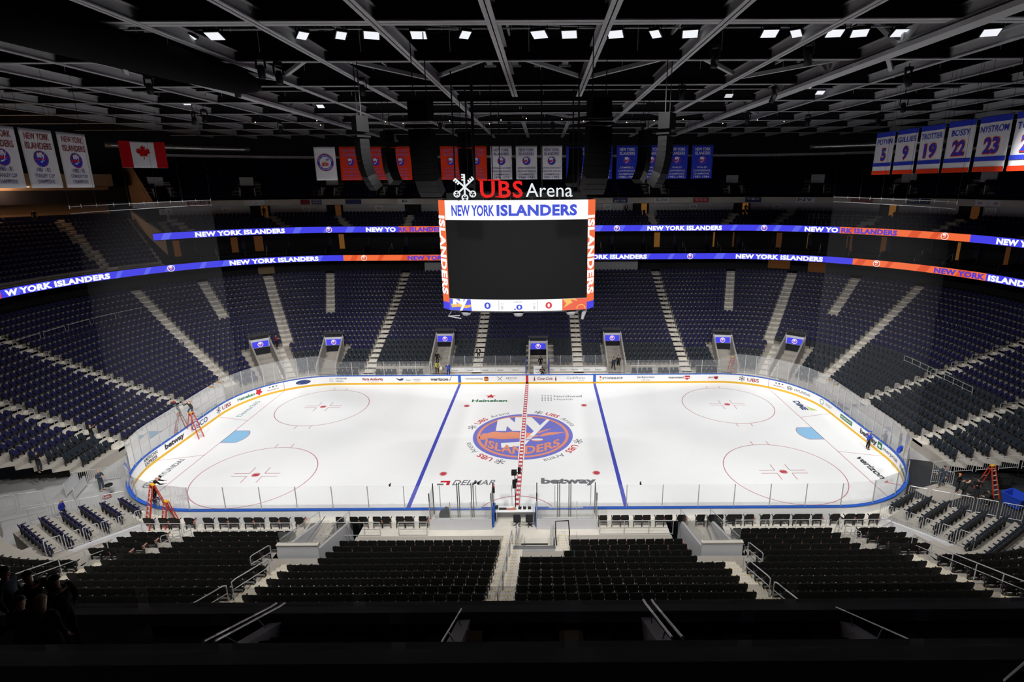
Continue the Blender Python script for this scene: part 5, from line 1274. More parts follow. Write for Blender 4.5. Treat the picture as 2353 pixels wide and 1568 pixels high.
# dark moving stage lights hanging from the steelwork
rs = random.Random(11)
for i, (x, y, z) in enumerate([(-15.2, -9.5, 29.1), (-14.2, -9.4, 28.8), (-26.5, -3.2, 29.2), (-20.6, -2.4, 29.1), (-11.4, -2.2, 29.2), (11.9, -11.5, 29.2), (17.2, -11.6, 29.3), (26.6, -6.1, 29), (20.6, 1.2, 29), (13.2, 1.2, 29.3), (31.5, -9.8, 29), (-31, 10.5, 28.7), (-32.5, 11.2, 28.6), (31, 17, 28.7), (24, 16, 28.9), (-10, 21, 29), (14, 23, 29), (-2.2, 25.6, 29), (3.2, 25.6, 29), (-30, 24, 29), (33, 4, 28.6), (37, 14, 28.4)]):
    e = empty('stage_light', (x, y, z), rs.uniform(-1, 1), f'{ordn(i+1)} dark hanging stage light counted from the front under the roof', 'stage light', 'dark stage lights under the roof')
    m = MB(); m.box((0, 0, .75), (.4, .35, .22)); m.bar((-.28, 0, .7), (-.28, 0, .15), .07, .12); m.bar((.28, 0, .7), (.28, 0, .15), .07, .12); m.build('yoke', M['black'], e)
    m = MB(); m.lathe([(.08, -.42), (.2, -.4), (.22, .1), (.16, .34), (.04, .38)], n=12); o = m.build('head', M['black'], e, True); o.rotation_euler = (rs.uniform(-.5, .5), 0, 0); 
    m = MB(); m.tube([(0, 0, .8), (0, 0, 30.1-z)], .03, 5); m.build('hanger', M['black'], e)
# tiny work lights on the far steelwork
for i in range(22):
    x = -34+i*3.15+rs.uniform(-.8, .8); y = 24+rs.uniform(-2, 6); m = MB(); m.lathe([(.01, 0), (.06, .03), (.06, .1), (.01, .12)], n=8); o = m.build('work_light', M['bulb']); o.location = (x, y, 29.85)
    tag(o, f'{ordn(i+1)} tiny bright work light from the left on the far steelwork', 'work light', 'tiny work lights on the far steelwork')
# ================================================================== tunnels, benches, penalty area
def frame_at(d, S): x, y, nx, ny = P(d, S); return (x, y), math.atan2(-nx, ny)
TUN = [(10.55, 1.0, 'left of the benches'), (-1.25, 1.0, 'at the middle of the benches'), (-10.6, 1.0, 'right of the benches'), (23.9, 1.0, 'left, before the far straight'), (-23.9, 1.0, 'right, before the far straight'),
       (Sphi(2.4, 39), 1.0, 'in the far left corner'), (-Sphi(2.4, 39), 1.0, 'in the far right corner')]
for S_, hw, wh in TUN:
    (x, y), rz = frame_at(2.4, S_)
    dep = 4.9 if abs(S_) < 20 else (4.4 if abs(S_) < 26 else 5.6)
    if abs(S_) < 2: dep = 3.3
    e = empty('player_tunnel', (x, y, .45), rz, f'concrete player tunnel with lit blue screen, {wh}', 'tunnel entrance', 'tunnels of the far stand')
    zt = .33/.94*dep
    for s in (-1, 1):
        m = MB()
        a, b = (s*(hw+.02), 0), (s*(hw+.18), 0)
        top0, top1 = 1.05, zt+1.9
        vs = [(s*hw, -.3, -.4), (s*(hw+.16), -.3, -.4), (s*(hw+.16), dep, -.4), (s*hw, dep, -.4), (s*hw, -.3, top0), (s*(hw+.16), -.3, top0), (s*(hw+.16), dep, top1), (s*hw, dep, top1)]
        m.add(vs, [(3,2,1,0), (4,5,6,7), (0,1,5,4), (1,2,6,5), (2,3,7,6), (3,0,4,7)]); m.build('side_wall', M['tread'], e)
        m = MB(); m.tube([(s*(hw+.08), -.3, top0+.28), (s*(hw+.08), dep, top1+.15)], .03); m.tube([(s*(hw+.08), -.3, top0), (s*(hw+.08), -.3, top0+.28)], .03); m.build('top_rail', M['galv'], e)
    m = MB(); m.add([(-hw, -.3, .03), (hw, -.3, .03), (hw, dep, .03), (-hw, dep, .03)], [(0,1,2,3)]); m.build('floor_slab', M['tunnel_dark'], e)
    m = MB(); m.box((0, dep-.05, (zt+1.9)/2), (2*hw, .1, zt+2.3)); m.build('dark_opening_panel', M['wall_dark'], e, label='dark panel for the shaded opening')  # dark panel painted as the shade of the passage
    zs = zt+1.25
    m = MB(); m.box((0, dep-.18, zs+.1), (2*hw+.36, .12, 1.05)); m.build('header', M['wall_gray'], e)
    m = MB(); m.box((0, dep-.27, zs), (2*hw-.25, .06, .72)); sc = m.build('screen', M['led_blue'], e, label='lit blue screen')
    m = MB(); put_poly(m, disc(20, .31), lambda u, v: (u, dep-.305, zs+v), 2)
    crest(m, lambda u, v, k: (u, dep-.31-k, zs+v), .26, 0, 1, 2, .003, letters=False, n=18); m.build('crest', [M['led_blue'], M['led_orange'], M['led_white']], sc)
    m = MB(); m.box((0, dep+.1, zt+2.35), (2*hw+.5, .1, .3)); m.build('upper_sign', M['dark_steel'], e)
# team benches on the far side
for s, nm, tx in ((1, 'left', 'Northwell'), (-1, 'right', 'Fitchbook')):
    e = empty('team_bench', (0, 0, 0), 0, f'team bench with pale advert wall and glass, {nm} of the centre line', 'team bench')
    x0, x1 = (.35*-s if False else (-9.3 if s > 0 else 2.55)), (-.35 if s > 0 else 9.5)
    if s > 0: x1 = -.2
    L = x1-x0; n = 5
    m = MB(); m.box(((x0+x1)/2, 15.55, .55), (L, .12, 1.1)); w_ = m.build('advert_wall', M['board'], e)
    for i in range(n):
        u0 = x0+L*(i+.5)/n
        m = MB()
        for du, dv in ((-.35, .72), (.35, .4)): put_text(m, tx, lambda u, v: (u0+du+u, 15.48, dv+v), .16, w=.72, bold=.01)
        put_poly(m, [(u0-L/n/2, .1), (u0-L/n/2+.015, .1), (u0-L/n/2+.015, 1.08), (u0-L/n/2, 1.08)], lambda u, v: (u, 15.485, v)); m.build('advert', M['ink_gray'], w_)
        m = MB(); m.box((u0, 15.55, 1.85), (L/n-.06, .015, 1.45)); m.build('pane', M['glass'], e)
        m = MB(); m.box((u0-L/n/2, 15.55, 1.85), (.05, .05, 1.5)); m.build('post', M['galv'], e)
    m = MB(); m.box(((x0+x1)/2, 14.6, .42), (L, .38, .06)); m.box(((x0+x1)/2, 14.7, .2), (L, .08, .42)); m.build('bench_plank', M['board'], e)
    m = MB(); m.box(((x0+x1)/2+s*.0, 13.35, .9), (L*.8, .3, .06)); m.build('ledge', M['blue_cap'], e, label='blue ledge')
    m = MB(); m.box((x1-.1 if s > 0 else x0+.1, 14.4, 1.1), (.1, 2.2, 2.1)) if False else m.box((x1 if s > 0 else x0, 15.0, 1.25), (.1, .12, 2.4)); m.build('blue_post', M['bin_blue'], e)
m = MB(); m.box((0, 0, 0), (.9, .05, 1.3)); m.box((-.45, 0, 0), (.05, .06, 1.6)); m.box((.45, 0, 0), (.05, .06, 1.6)); o = m.build('bench_gate', M['board']); o.location = (1.2, 14.9, .85)
tag(o, 'white gate with dark lettering between the two team benches', 'gate')
m = MB(); put_text(m, 'ISLANDERS', lambda u, v: (u, -.04, v), .1, w=.6, v=.2, bold=.03); put_text(m, 'HOCKEY', lambda u, v: (u, -.04, v), .1, w=.5, v=-.2, bold=.03); m.build('lettering', M['ink'], o)
# far rinkside rails
for s in (1, -1):
    for j, (a, b) in enumerate(((12.3, 15.2), (15.9, 18.4), (20.0, 23.0))):
        e = empty('rinkside_rail', (0, 0, 0), 0, f'{POS[j]} thin guard rail outward from the benches, far {"left" if s > 0 else "right"} seats', 'guard rail', 'guard rails of the far front row')
        m = MB()
        for t in (0, .5, 1): m.tube([(-s*(a+(b-a)*t), 15.1, .45), (-s*(a+(b-a)*t), 15.1, 1.4)], .022)
        for z in (.95, 1.4): m.tube([(-s*a, 15.1, z), (-s*b, 15.1, z)], .022)
        m.build('rail', M['galv'], e)

# near tunnels: sunken ramps with glass topped walls
for s, nm in ((1, 'left'), (-1, 'right')):
    xa, xb = -s*10.15, -s*13.6
    e = empty('stand_tunnel', ((xa+xb)/2, -13.6, 0), 0, f'sunken concrete tunnel with glass rails in the {nm} half of the near stand', 'tunnel entrance')
    hw = 1.0; L = 5.1; off = -s*.45
    # the tunnel slants towards the aisle: outer wall follows the seats
    for q, nmw in ((-1, 'a'), (1, 'b')):
        xx = q*hw+off*.3
        m = MB(); t = .16
        vs = [(xx-t/2, 0, -.9), (xx+t/2, 0, -.9), (xx+t/2, -L, -.9), (xx-t/2, -L, -.9), (xx-t/2, 0, .62), (xx+t/2, 0, .62), (xx+t/2, -L, 2.25), (xx-t/2, -L, 2.25)]
        m.add(vs, [(0,1,2,3), (7,6,5,4), (4,5,1,0), (5,6,2,1), (6,7,3,2), (7,4,0,3)]); m.build('side_wall', M['wall_gray'], e)
        m = MB(); m.add([(xx, -.05, .62), (xx, -L, 2.25), (xx, -L, 2.95), (xx, -.05, 1.32)], [(0,1,2,3)]); m.build('glass_rail', M['clear'], e)
        m = MB(); m.tube([(xx, -.05, 1.32), (xx, -L, 2.95)], .022); m.tube([(xx, -.05, .62), (xx, -.05, 1.32)], .022); m.build('handrail', M['galv'], e)
    m = MB(); m.box((off*.3, -L-.08, 1.0), (2*hw+.32, .16, 3.3)); m.build('end_wall', M['wall_gray'], e)
    m = MB(); m.box((off*.3, -L-.08, 2.68), (2*hw+.36, .26, .06)); m.build('ledge', M['concrete'], e)
    m = MB(); m.box((off*.3, -L, 3.05), (2*hw+.1, .02, .7)); m.build('glass_rail', M['clear'], e)
    m = MB(); m.tube([(off*.3-hw*.55*s, -.3, 1.1), (off*.3-hw*.8*s, -L+.6, 1.0)], .03); m.tube([(off*.3+hw*.6, -.6, .5), (off*.3+hw*.75, -3.8, -.4)], .03); m.build('wall_handrail', M['steel'], e)
    m = MB(); m.add([(off*.3-hw, 0, .44), (off*.3+hw, 0, .44), (off*.3+hw, -L, -.85), (off*.3-hw, -L, -.85)], [(3,2,1,0)]); m.build('ramp', M['tread'], e)
e = empty('stand_tunnel', (1.35, -14.5, 0), 0, 'small glass railed opening beside the centre aisle of the near stand', 'tunnel entrance')
for q in (-1, 1):
    m = MB(); m.box((q*1.13, -1.55, .45), (.06, 3.1, .9)); m.build('side_wall', M['wall_gray'], e)
    m = MB(); m.add([(q*1.13, -1.2, .85), (q*1.13, -3.1, 1.15), (q*1.13, -3.1, 2.0), (q*1.13, -1.2, 1.7)], [(0,1,2,3)]); m.build('glass_rail', M['clear'], e)
    m = MB(); m.tube([(q*1.13, -1.2, .5), (q*1.13, -1.2, 1.7), (q*1.13, -3.1, 2.0), (q*1.13, -3.1, .9)], .024); m.tube([(q*.98, -1.2, 1.35), (q*.98, -2.9, 1.62), (q*.98, -2.9, 1.1)], .024); m.build('handrail', M['galv'], e)
m = MB(); m.box((0, -3.2, 1.05), (2.5, .2, .75)); m.build('end_wall', M['wall_gray'], e)
m = MB(); m.box((0, -3.1, 1.45), (2.5, .3, .05)); m.build('ledge', M['steel'], e)
m = MB(); m.box((0, -3.0, 1.75), (2.3, .02, .55)); m.build('glass_rail', M['clear'], e)
m = MB(); m.box((0, -2.75, 1.43), (1.6, .08, .07)); m.build('rubber_edge', M['black'], e)
m = MB(); m.add([(-1.1, 0, .452), (1.1, 0, .452), (1.1, -3.1, .44), (-1.1, -3.1, .44)], [(3,2,1,0)]); m.build('ramp', M['concrete'], e)

# penalty boxes and scorer table
for s, nm in ((1, 'left'), (-1, 'right')):
    x0, x1 = (-5.5, -1.5) if s > 0 else (1.45, 5.35)
    e = empty('penalty_box', ((x0+x1)/2, -13.7, .45), 0, f'{nm} penalty box with glass dividers beside the scorer table', 'penalty box'); w = x1-x0
    m = MB(); m.box((0, -.75, .38), (w, .08, .76)); m.build('rear_wall', M['wall_gray'], e, label='pale lilac rear wall')
    m = MB(); m.box((0, -.1, .3), (w-.6, .3, .06)); m.box((0, .05, .15), (w-.6, .06, .3)); m.build('bench', M['board'], e)
    for i in range(4):
        u = -w/2+w*i/3; m = MB(); m.box((u, -.75, 1.05), (.04, .05, 2.0)); m.build('post', M['galv'], e)
        if i < 3: m = MB(); m.box((u+w/6, -.75, 1.4), (w/3-.06, .015, 1.3)); m.build('pane', M['clear'], e)
    for u in (-w/2, w/2):
        m = MB(); m.box((u, -.05, 1.5), (.015, 1.3, 2.0)); m.build('divider', M['clear'], e)
        for v in (.55, -.65): m = MB(); m.box((u, v, 1.45), (.06, .06, 2.3)); m.build('post', M['dark_steel'], e)
    for u in (-s*.4 if s > 0 else -.55, s*.55 if s > 0 else .2):
        m = MB(); m.box((u, .6, 1.25), (.05, .06, 2.7)); m.box((u+.13, .6, 1.25), (.05, .06, 2.7)); m.build('gate_post', M['dark_steel'], e)
    m = MB(); m.box((0, .63, .72), (w*.6, .04, .12))
    for j in range(9): m.box((-w*.25+j*w*.06, .6, .66), (.05, .03, .05))
    m.build('latch_strip', M['wall_gray'], e)
e = empty('scorer_table', (0, -13.55, .45), 0, 'white scorer table between the two penalty boxes', 'table')
m = MB(); m.box((0, .2, .74), (2.65, .62, .05)); m.build('tabletop', M['white'], e)
m = MB(); m.box((0, .42, .37), (2.6, .04, .72)); m.build('front_panel', M['wall_gray'], e)
for u in (-1.25, 1.25): m = MB(); m.box((u, .1, .36), (.05, .5, .72)); m.build('leg', M['galv'], e)
for u in (-1.42, 1.42):
    o = MB(); o.box((0, 0, .5), (.12, 1.3, 1.0)); o = o.build('table_end_wall', M['blue_cap']); o.location = (u, -13.6, .45); tag(o, f'blue capped end wall at the {"left" if u < 0 else "right"} of the scorer table', 'partition')
for i, u in enumerate((.15, .95)):
    e = empty('office_chair', (u, -14.1, .45), PI, f'black office chair at the scorer table, {"left" if i == 0 else "right"} of the pair', 'chair', 'office chairs at the scorer table')
    m = MB(); m.box((0, 0, .46), (.48, .46, .08)); m.build('seat', M['cl_charcoal'], e)
    m = MB(); m.box((0, .24, .75), (.46, .06, .5)); m.build('backrest', M['cl_charcoal'], e)
    m = MB(); m.tube([(0, 0, .42), (0, 0, .1)], .03); m.build('column', M['dark_steel'], e)
    for a in range(5): m = MB(); m.tube([(0, 0, .1), (.27*math.cos(a*1.257), .27*math.sin(a*1.257), .05)], .022); m.build('leg', M['dark_steel'], e)
for i, u in enumerate((.3, .62, .95)):
    e = empty('desk_phone', (u, -13.3, 1.215), .2*i-.2, f'{POS[i]} small black telephone from the left on the scorer table', 'telephone', 'telephones on the scorer table')
    m = MB(); m.add([(-.1,-.1,0), (.1,-.1,0), (.1,.1,0), (-.1,.1,0), (-.1,-.1,.03), (.1,-.1,.03), (.1,.1,.1), (-.1,.1,.1)], [(3,2,1,0),(4,5,6,7),(0,1,5,4),(1,2,6,5),(2,3,7,6),(3,0,4,7)]); m.build('base', M['black'], e)
    m = MB(); m.tube([(-.07, -.09, .07), (-.07, 0, .1), (-.07, .1, .14)], [.025, .015, .025], 6); m.build('handset', M['black'], e)
m = MB(); m.box((0, 0, .005), (.5, .25, .006)); m.box((.3, .05, .008), (.22, .3, .006), .4); o = m.build('paper_sheets', M['tray']); o.location = (-.35, -13.35, 1.216); tag(o, 'loose paper sheets on the white scorer table', 'papers')
m = MB(); m.box((0, 0, .03), (.5, .2, .05)); m.box((-.4, .05, .1), (.18, .18, .22)); o = m.build('control_desk', M['dark_steel']); o.location = (-.85, -13.35, 1.216); tag(o, 'dark control unit at the left of the scorer table', 'control unit')
e = empty('camera_mast', (.0, -13.1, .45), 0, 'black camera mast with two cameras behind the scorer table', 'camera stand')
m = MB(); m.tube([(0, 0, 0), (0, 0, 3.3)], .03); m.build('pole', M['black'], e)
m = MB(); m.box((-.05, 0, 2.5), (.25, .3, .5)); m.box((.1, 0, 2.75), (.12, .2, .2)); m.build('control_box', M['black'], e)
m = MB(); m.box((-.05, 0, 3.35), (.35, .3, .28)); m.tube([(-.05, .1, 3.35), (-.05, .35, 3.3)], .07); m.build('camera', M['black'], e)
m = MB(); m.tube([(0, 0, 3.2), (.25, 0, 3.4)], .03); m.box((.3, 0, 3.5), (.2, .25, .35)); m.build('camera', M['black'], e)
e = empty('goal_lamp', (-1.42, -13.15, .45), 0, 'slim lamp post with red lamp by the scorer table', 'lamp post')
m = MB(); m.tube([(0, 0, 0), (0, 0, 1.9)], .02); m.build('pole', M['galv'], e)
m = MB(); m.lathe([(.02, 1.85), (.06, 1.9), (.06, 2.3), (.02, 2.34)], n=10); m.build('lamp_body', M['black'], e)
m = MB(); m.lathe([(.02, 2.3), (.055, 2.32), (.05, 2.42), (.01, 2.45)], n=10); m.build('lamp_cap', M['ink_red'], e)
m = MB(); m.prism([(-.3, 0), (.32, 0), (.34, .6), (.3, .95), (.1, 1.05), (-.02, .85), (-.12, .8), (-.2, .85), (-.32, .6)], Matrix.Translation((-4.75, -13.4, .45)) @ Matrix.Rotation(PI/2, 4, 'X'), .25)
o = m.build('folded_cover', M['cl_charcoal']); tag(o, 'black covered shape standing in the left penalty box', 'cover')
for i, (x, l) in enumerate(((-8.4, 'left'), (8.4, 'right'))):
    e = empty('glass_camera', (x, -13.0, BH+1.72), 0, f'small black camera clipped on the near glass, {l} one', 'camera', 'cameras clipped on the near glass')
    m = MB(); m.box((0, 0, .06), (.1, .12, .12)); m.build('body', M['black'], e); m = MB(); m.tube([(0, .05, .08), (.03, .16, .12)], .035); m.build('lens', M['black'], e)

# ------------------------------------------------------------------ rails of the near stand
def guard(a, b, y, z, h, label, n=3, grp=None, name='guard_rail', mids=(.5,)):
    e = empty(name, ((a+b)/2, y, z), 0, label, 'guard rail', grp); w = b-a
    m = MB()
    for i in range(n): u = -w/2+w*i/(n-1); m.tube([(u, 0, 0), (u, 0, h)], .024)
    m.build('post', M['galv'], e)
    m = MB(); m.tube([(-w/2, 0, h), (w/2, 0, h)], .026); m.build('top_rail', M['galv'], e)
    for q in mids: m = MB(); m.tube([(-w/2, 0, h*q), (w/2, 0, h*q)], .018); m.build('middle_rail', M['galv'], e)
for i, (a, b) in enumerate(((-23.8, -21.3), (-20.3, -14.2), (-11.6, -8.6), (-7.4, -5.6), (5.5, 10.2), (14.2, 20.0), (20.9, 24.2))):
    guard(a, b, -15.05, .45, 1.0, f'{POS[i]} low steel guard rail from the left behind the rinkside seats', 2 if b-a < 3 else 4, 'guard rails behind the rinkside seats', mids=(.06,))
def near_d(k): return -(12.95+d_row(k))
def slope_rail(x, k0, k1, label, grp, x1=None, nps=2, hook=True):
    e = empty('aisle_handrail', (x, near_d(k0), z_row(int(k0))), 0, label, 'handrail', grp); x1 = x if x1 is None else x1
    zz = lambda k: .6+.33*k+.003*k*k - z_row(int(k0))
    g = lambda k, h: (( x1-x)*(k-k0)/(k1-k0), near_d(k)-near_d(k0), zz(k)+h)
    m = MB()
    for i in range(nps): k = k0+(k1-k0)*i/(nps-1); m.tube([g(k, 0), g(k, .92)], .026)
    m.build('post', M['galv'], e)
    m = MB(); m.tube([g(k0, .9), g(k0+.25, .98)]+[g(k0+(k1-k0)*t, .97) for t in (.3, .6, .9)]+[g(k1, .92)], .028); m.build('top_rail', M['galv'], e)
    m = MB(); m.tube([g(k0, .5), g(k1, .5)], .022); m.build('middle_rail', M['galv'], e)
for i, (k0, k1) in enumerate(((1.6, 3.6), (3.9, 6.0), (6.3, 8.6), (8.9, 11.4))): slope_rail(-.02, k0, k1, f'{POS[i]} short steel handrail up the centre aisle of the near stand', 'handrails in the near aisles')
for s, nm in ((1, 'left'), (-1, 'right')):
    slope_rail(-s*13.3, 4.2, 6.2, f'short handrail at the tunnel end of the near {nm} aisle', 'handrails in the near aisles')
    slope_rail(-s*12.15, 6.6, 9.8, f'long handrail half way up the near {nm} aisle', 'handrails in the near aisles', nps=2)
    slope_rail(-s*12.15, 10.2, 13.5, f'topmost handrail of the near {nm} aisle', 'handrails in the near aisles', nps=2)
    slope_rail(-s*23.0, 3.4, 14, f'long handrail with many posts beside the outer {nm} aisle of the near stand', 'handrails in the near aisles', nps=8)
    for j in range(3):
        k = j; e = empty('hoop_rail', (-s*(20.55), near_d(k)-.1, z_row(k)), 0, f'{POS[j]} steel hoop rail up the gap in the near outer {nm} seats', 'handrail', 'hoop rails in the near stand')
        m = MB(); m.tube([(0, .15, 0), (0, .15, .8), (0, .08, .95), (0, -.35, 1.15), (0, -.45, 1.05), (0, -.45, .75), (0, .12, .55)], .026); m.build('hoop', M['galv'], e)
e = empty('guard_rail', (3.05, -16.2, .8), 0, 'black folding guard frame right of the small centre opening', 'guard rail')
m = MB(); m.tube([(-.35, -1.2, .4), (-.4, .4, .2), (-.4, .5, 1.1), (.4, .5, 1.15), (.4, -.9, 1.25), (.4, -.9, .4)], .035); m.build('frame', M['black'], e)

# hoop rails up the end aisles, one every row
hoop = None
def end_hoop(d, z, S_, label, grp, L=.42, h=.95):
    global hoop
    (x, y), rz = frame_at(d, S_)
    key = L
    if hoop is None: hoop = {}
    if key not in hoop:
        e = empty('hoop_rail'); m = MB(); m.tube([(0, -L/2, 0), (0, -L/2, h-.06), (0, -L/2+.06, h), (0, L/2-.06, h+.05), (0, L/2, h-.02), (0, L/2, .3)], .024); m.build('hoop', M['galv'], e)
        m = MB(); m.tube([(0, -L/2, h*.6), (0, L/2, h*.62)], .018); m.build('crossbar', M['galv'], e); hoop[key] = e
    else: e = copy_tree(hoop[key])
    e.location = (x, y, z); e.rotation_euler = (0, 0, rz); tag(e, label, 'handrail', grp)
for s, nm in ((1, 'left'), (-1, 'right')):
    for an, Sf, k0, k1 in (('far corner', lambda d: Sphi(d, 62), 1, 13), ('upper', lambda d: Sy(d, 4.8), 1, 15), ('lower', lambda d: Sy(d, -3.5), 1, 12)):
        step = 1 if nm == 'left' else (1 if an != 'far corner' else 2)
        for k in range(k0, k1, step):
            d = d_row(k)+.5; big = nm == 'right' and k > 6
            if big and k % 2: continue
            end_hoop(d, z_row(k), s*(Sf(d)), f'steel hoop rail on the {NORD[k]} row of the {nm} end {an} aisle', f'hoop rails of the {nm} end aisles', 1.3 if big else .42)
    for an, Sf, k0, k1 in (('x', lambda d: 6.1, 5, 20), ('y', lambda d: 19., 3, 21), ('z', lambda d: Sphi(d, 5), 13, 21), ('w', lambda d: Sphi(d, 25), 7, 21), ('v', lambda d: Sphi(d, 44), 14, 21), ('u', lambda d: Sphi(d, 30.5), 1, 6)):
        w_ = {'x': 'beside the far centre block', 'y': 'beside the far inner block', 'z': 'at the high far block', 'w': 'before the far corner', 'v': 'high in the far corner', 'u': 'low in the far corner'}[an]
        e = empty('aisle_handrail', (0, 0, 0), 0, f'thin handrail in the middle of the stairs {w_}, {nm} side', 'handrail', 'thin handrails of the far stairs')
        k = k0
        while k < k1-1:
            a = []
            for kk in (k+.3, k+1.7): x, y, _, _ = P(d_row(kk), s*Sf(d_row(kk))); a.append((x, y, .6+.33*kk+.003*kk*kk))
            m = MB(); m.tube([a[0], (a[0][0], a[0][1], a[0][2]+.9), (a[1][0], a[1][1], a[1][2]+.9), a[1]], .02, 5); m.build('rail', M['galv'], e); k += 2
# walkway rail at the right end
e = empty('walkway_rail', (0, 0, 0), 0, 'long steel rail along the gangway in the right end stand', 'guard rail')
m = MB(); q = [P(d_row(8)+.2, -(Sphi(d_row(8), 84)+1.15*i)) for i in range(9)]
for a in q: m.tube([(a[0], a[1], z_row(8)), (a[0], a[1], z_row(8)+1.0)], .024)
for h in (.5, 1.0): m.tube([(a[0], a[1], z_row(8)+h) for a in q], .024)
m.build('rail', M['galv'], e)
e = empty('walkway_rail', (0, 0, 0), 0, 'bent steel rails along the top edge of the left end stand', 'guard rail')
for j in range(6):
    S0 = Sphi(18.5, 66)+j*2.9; m = MB(); a, b = P(18.5, S0), P(18.5, S0+2.5); z = z_row(17)
    m.tube([(a[0], a[1], z), (a[0], a[1], z+.9), (b[0], b[1], z+.9), (b[0], b[1], z)], .03); m.build('rail', M['galv'], e)

# ------------------------------------------------------------------ barricades
def barricade(a, b, za, zb_, label, grp, h=1.1, solid_=False, low=False):
    a, b = Vector((a[0], a[1], za)), Vector((b[0], b[1], zb_)); L = (b-a).length
    e = empty('barricade', a, 0, label, 'barricade', grp); t = b-a; r = Vector((0, 0, 1))
    g = lambda u, v: t*u+r*v
    m = MB(); m.tube([g(.02, 0), g(.02, h-.1), g(.05, h), g(.95, h), g(.98, h-.1), g(.98, 0)], .026, 6); m.tube([g(.02, .14), g(.98, .14)], .022); m.build('frame', M['galv'], e)
    m = MB()
    if solid_: m.add([g(.03, .15), g(.97, .15), g(.97, h-.03), g(.03, h-.03)], [(0,1,2,3)]); m.build('sheet_infill', M['wall_gray'], e)
    else:
        n = max(4, int(L/.135))
        for i in range(1, n): m.tube([g(.02+.96*i/n, .14), g(.02+.96*i/n, h)], .012, 4)
        m.build('upright_bars', M['galv'], e)
def fence_line(a, b, za, zb_, n, label, grp, **k):
    a, b = Vector((*a, za)), Vector((*b, zb_))
    for i in range(n):
        p, q = a+(b-a)*(i/n+.01), a+(b-a)*((i+1)/n-.01)
        barricade(p[:2], q[:2], p.z, q.z, f'{POS[i]} {label}', grp, **k)
GB = 'barricades round the end corridors'
fence_line((-34.2, -8.3), (-31.3, -7.3), .1, .1, 3, 'steel barricade from the left behind the standing man in a suit', GB)
barricade((-34.0, -7.9), (-33.3, -9.9), .1, .1, 'solid grey barricade closing the left corridor, further from the fence', GB, solid_=True)
barricade((-33.1, -8.3), (-32.4, -10.2), .1, .1, 'solid grey barricade closing the left corridor, nearer the suited man', GB, solid_=True, h=.9)
fence_line((-32.5, -13.6), (-28.0, -10.9), .45, .1, 4, 'steel barricade from the left along the top of the left corner platform', GB, h=1.15)
fence_line((-38.2, -14.6), (-33.0, -11.6), 1.3, .6, 4, 'steel barricade from the left below the left end seats', GB, h=1.15)
fence_line((-26.6, -18.6), (-24.3, -13.6), 1.75, .6, 6, 'steel barricade uphill to downhill along the stairs of the left corner platform', GB)
fence_line((28.0, -10.9), (34.2, -15.3), .1, .9, 6, 'steel barricade from the rink along the right corner platform', GB, h=1.2)
fence_line((31.7, -8.1), (39.8, -10.2), .5, 2.4, 6, 'steel barricade from the rink below the right end seats', GB)
barricade((31.4, -8.6), (32.9, -8.9), .06, .06, 'separate steel barricade beside the walking man in a suit', GB)
fence_line((26.6, -18.6), (24.3, -13.6), 1.75, .6, 6, 'steel barricade uphill to downhill along the stairs of the right corner platform', GB)
for s, nm in ((1, 'left'), (-1, 'right')):
    m = MB(); m.bar((-s*26.9, -18.85, 1.2), (-s*23.9, -13.7, .35), .2, 1.0); m.bar((-s*26.9, -18.85, 1.2), (-s*29.4, -18.9, 1.5), .2, 1.1)
    o = m.build('retaining_wall', M['wall_gray']); tag(o, f'grey concrete retaining wall under the {nm} corner platform', 'wall')

# ------------------------------------------------------------------ balcony and suites below the camera
mb = MB(); mb.box((0, -33.75, 11.3), (90, .5, 1.15)); struct('wall_near_balcony', mb, M['wall_dark'])
o = MB(); o.box((0, -33.65, 11.91), (90, .55, .07)); o = o.build('balcony_ledge', M['wall_gray'], None, label='pale ledge along the lower near balcony front', cat='ledge')
for i in range(13):
    m = MB(); m.box((0, 0, 0), (5.2, .02, .55)); o = m.build('balcony_glass', M['dark_glass']); o.location = (-33+5.5*i, -33.5, 12.22); tag(o, f'{POS[i]} smoked glass pane from the left on the lower near balcony', 'glass pane', 'glass panes of the lower near balcony')
mb = MB(); mb.box((0, -36.2, 11.9), (90, 4.6, .3)); mb.box((0, -38.7, 13), (90, .4, 4.2)); mb.box((0, -34.3, 12.15), (90, .35, .3)); struct('floor_near_suite', mb, M['navy_wall'])
mb = MB(); mb.box((0, -38.6, 15.05), (90, .7, .9)); struct('wall_near_upper_balcony', mb, M['black'])
o = MB(); o.box((0, -38.42, 15.5), (90, .5, .05)); o = o.build('balcony_ledge', M['wall_gray'], None, label='dim ledge along the upper near balcony front, nearest the camera', cat='ledge')
for i in range(9):
    m = MB(); m.box((0, 0, 0), (2.4, .02, .62)); o = m.build('balcony_glass', M['dark_glass']); o.location = (-9.4+2.62*i, -38.3, 15.85); tag(o, f'{POS[i]} smoked glass pane from the left on the upper near balcony', 'glass pane', 'glass panes of the upper near balcony')
mb = MB(); mb.box((0, -42.6, 16.4), (90, 6, .5)); mb.box((0, -39.9, 14.2), (90, .3, 4.6)); struct('floor_camera_deck', mb, M['black'])
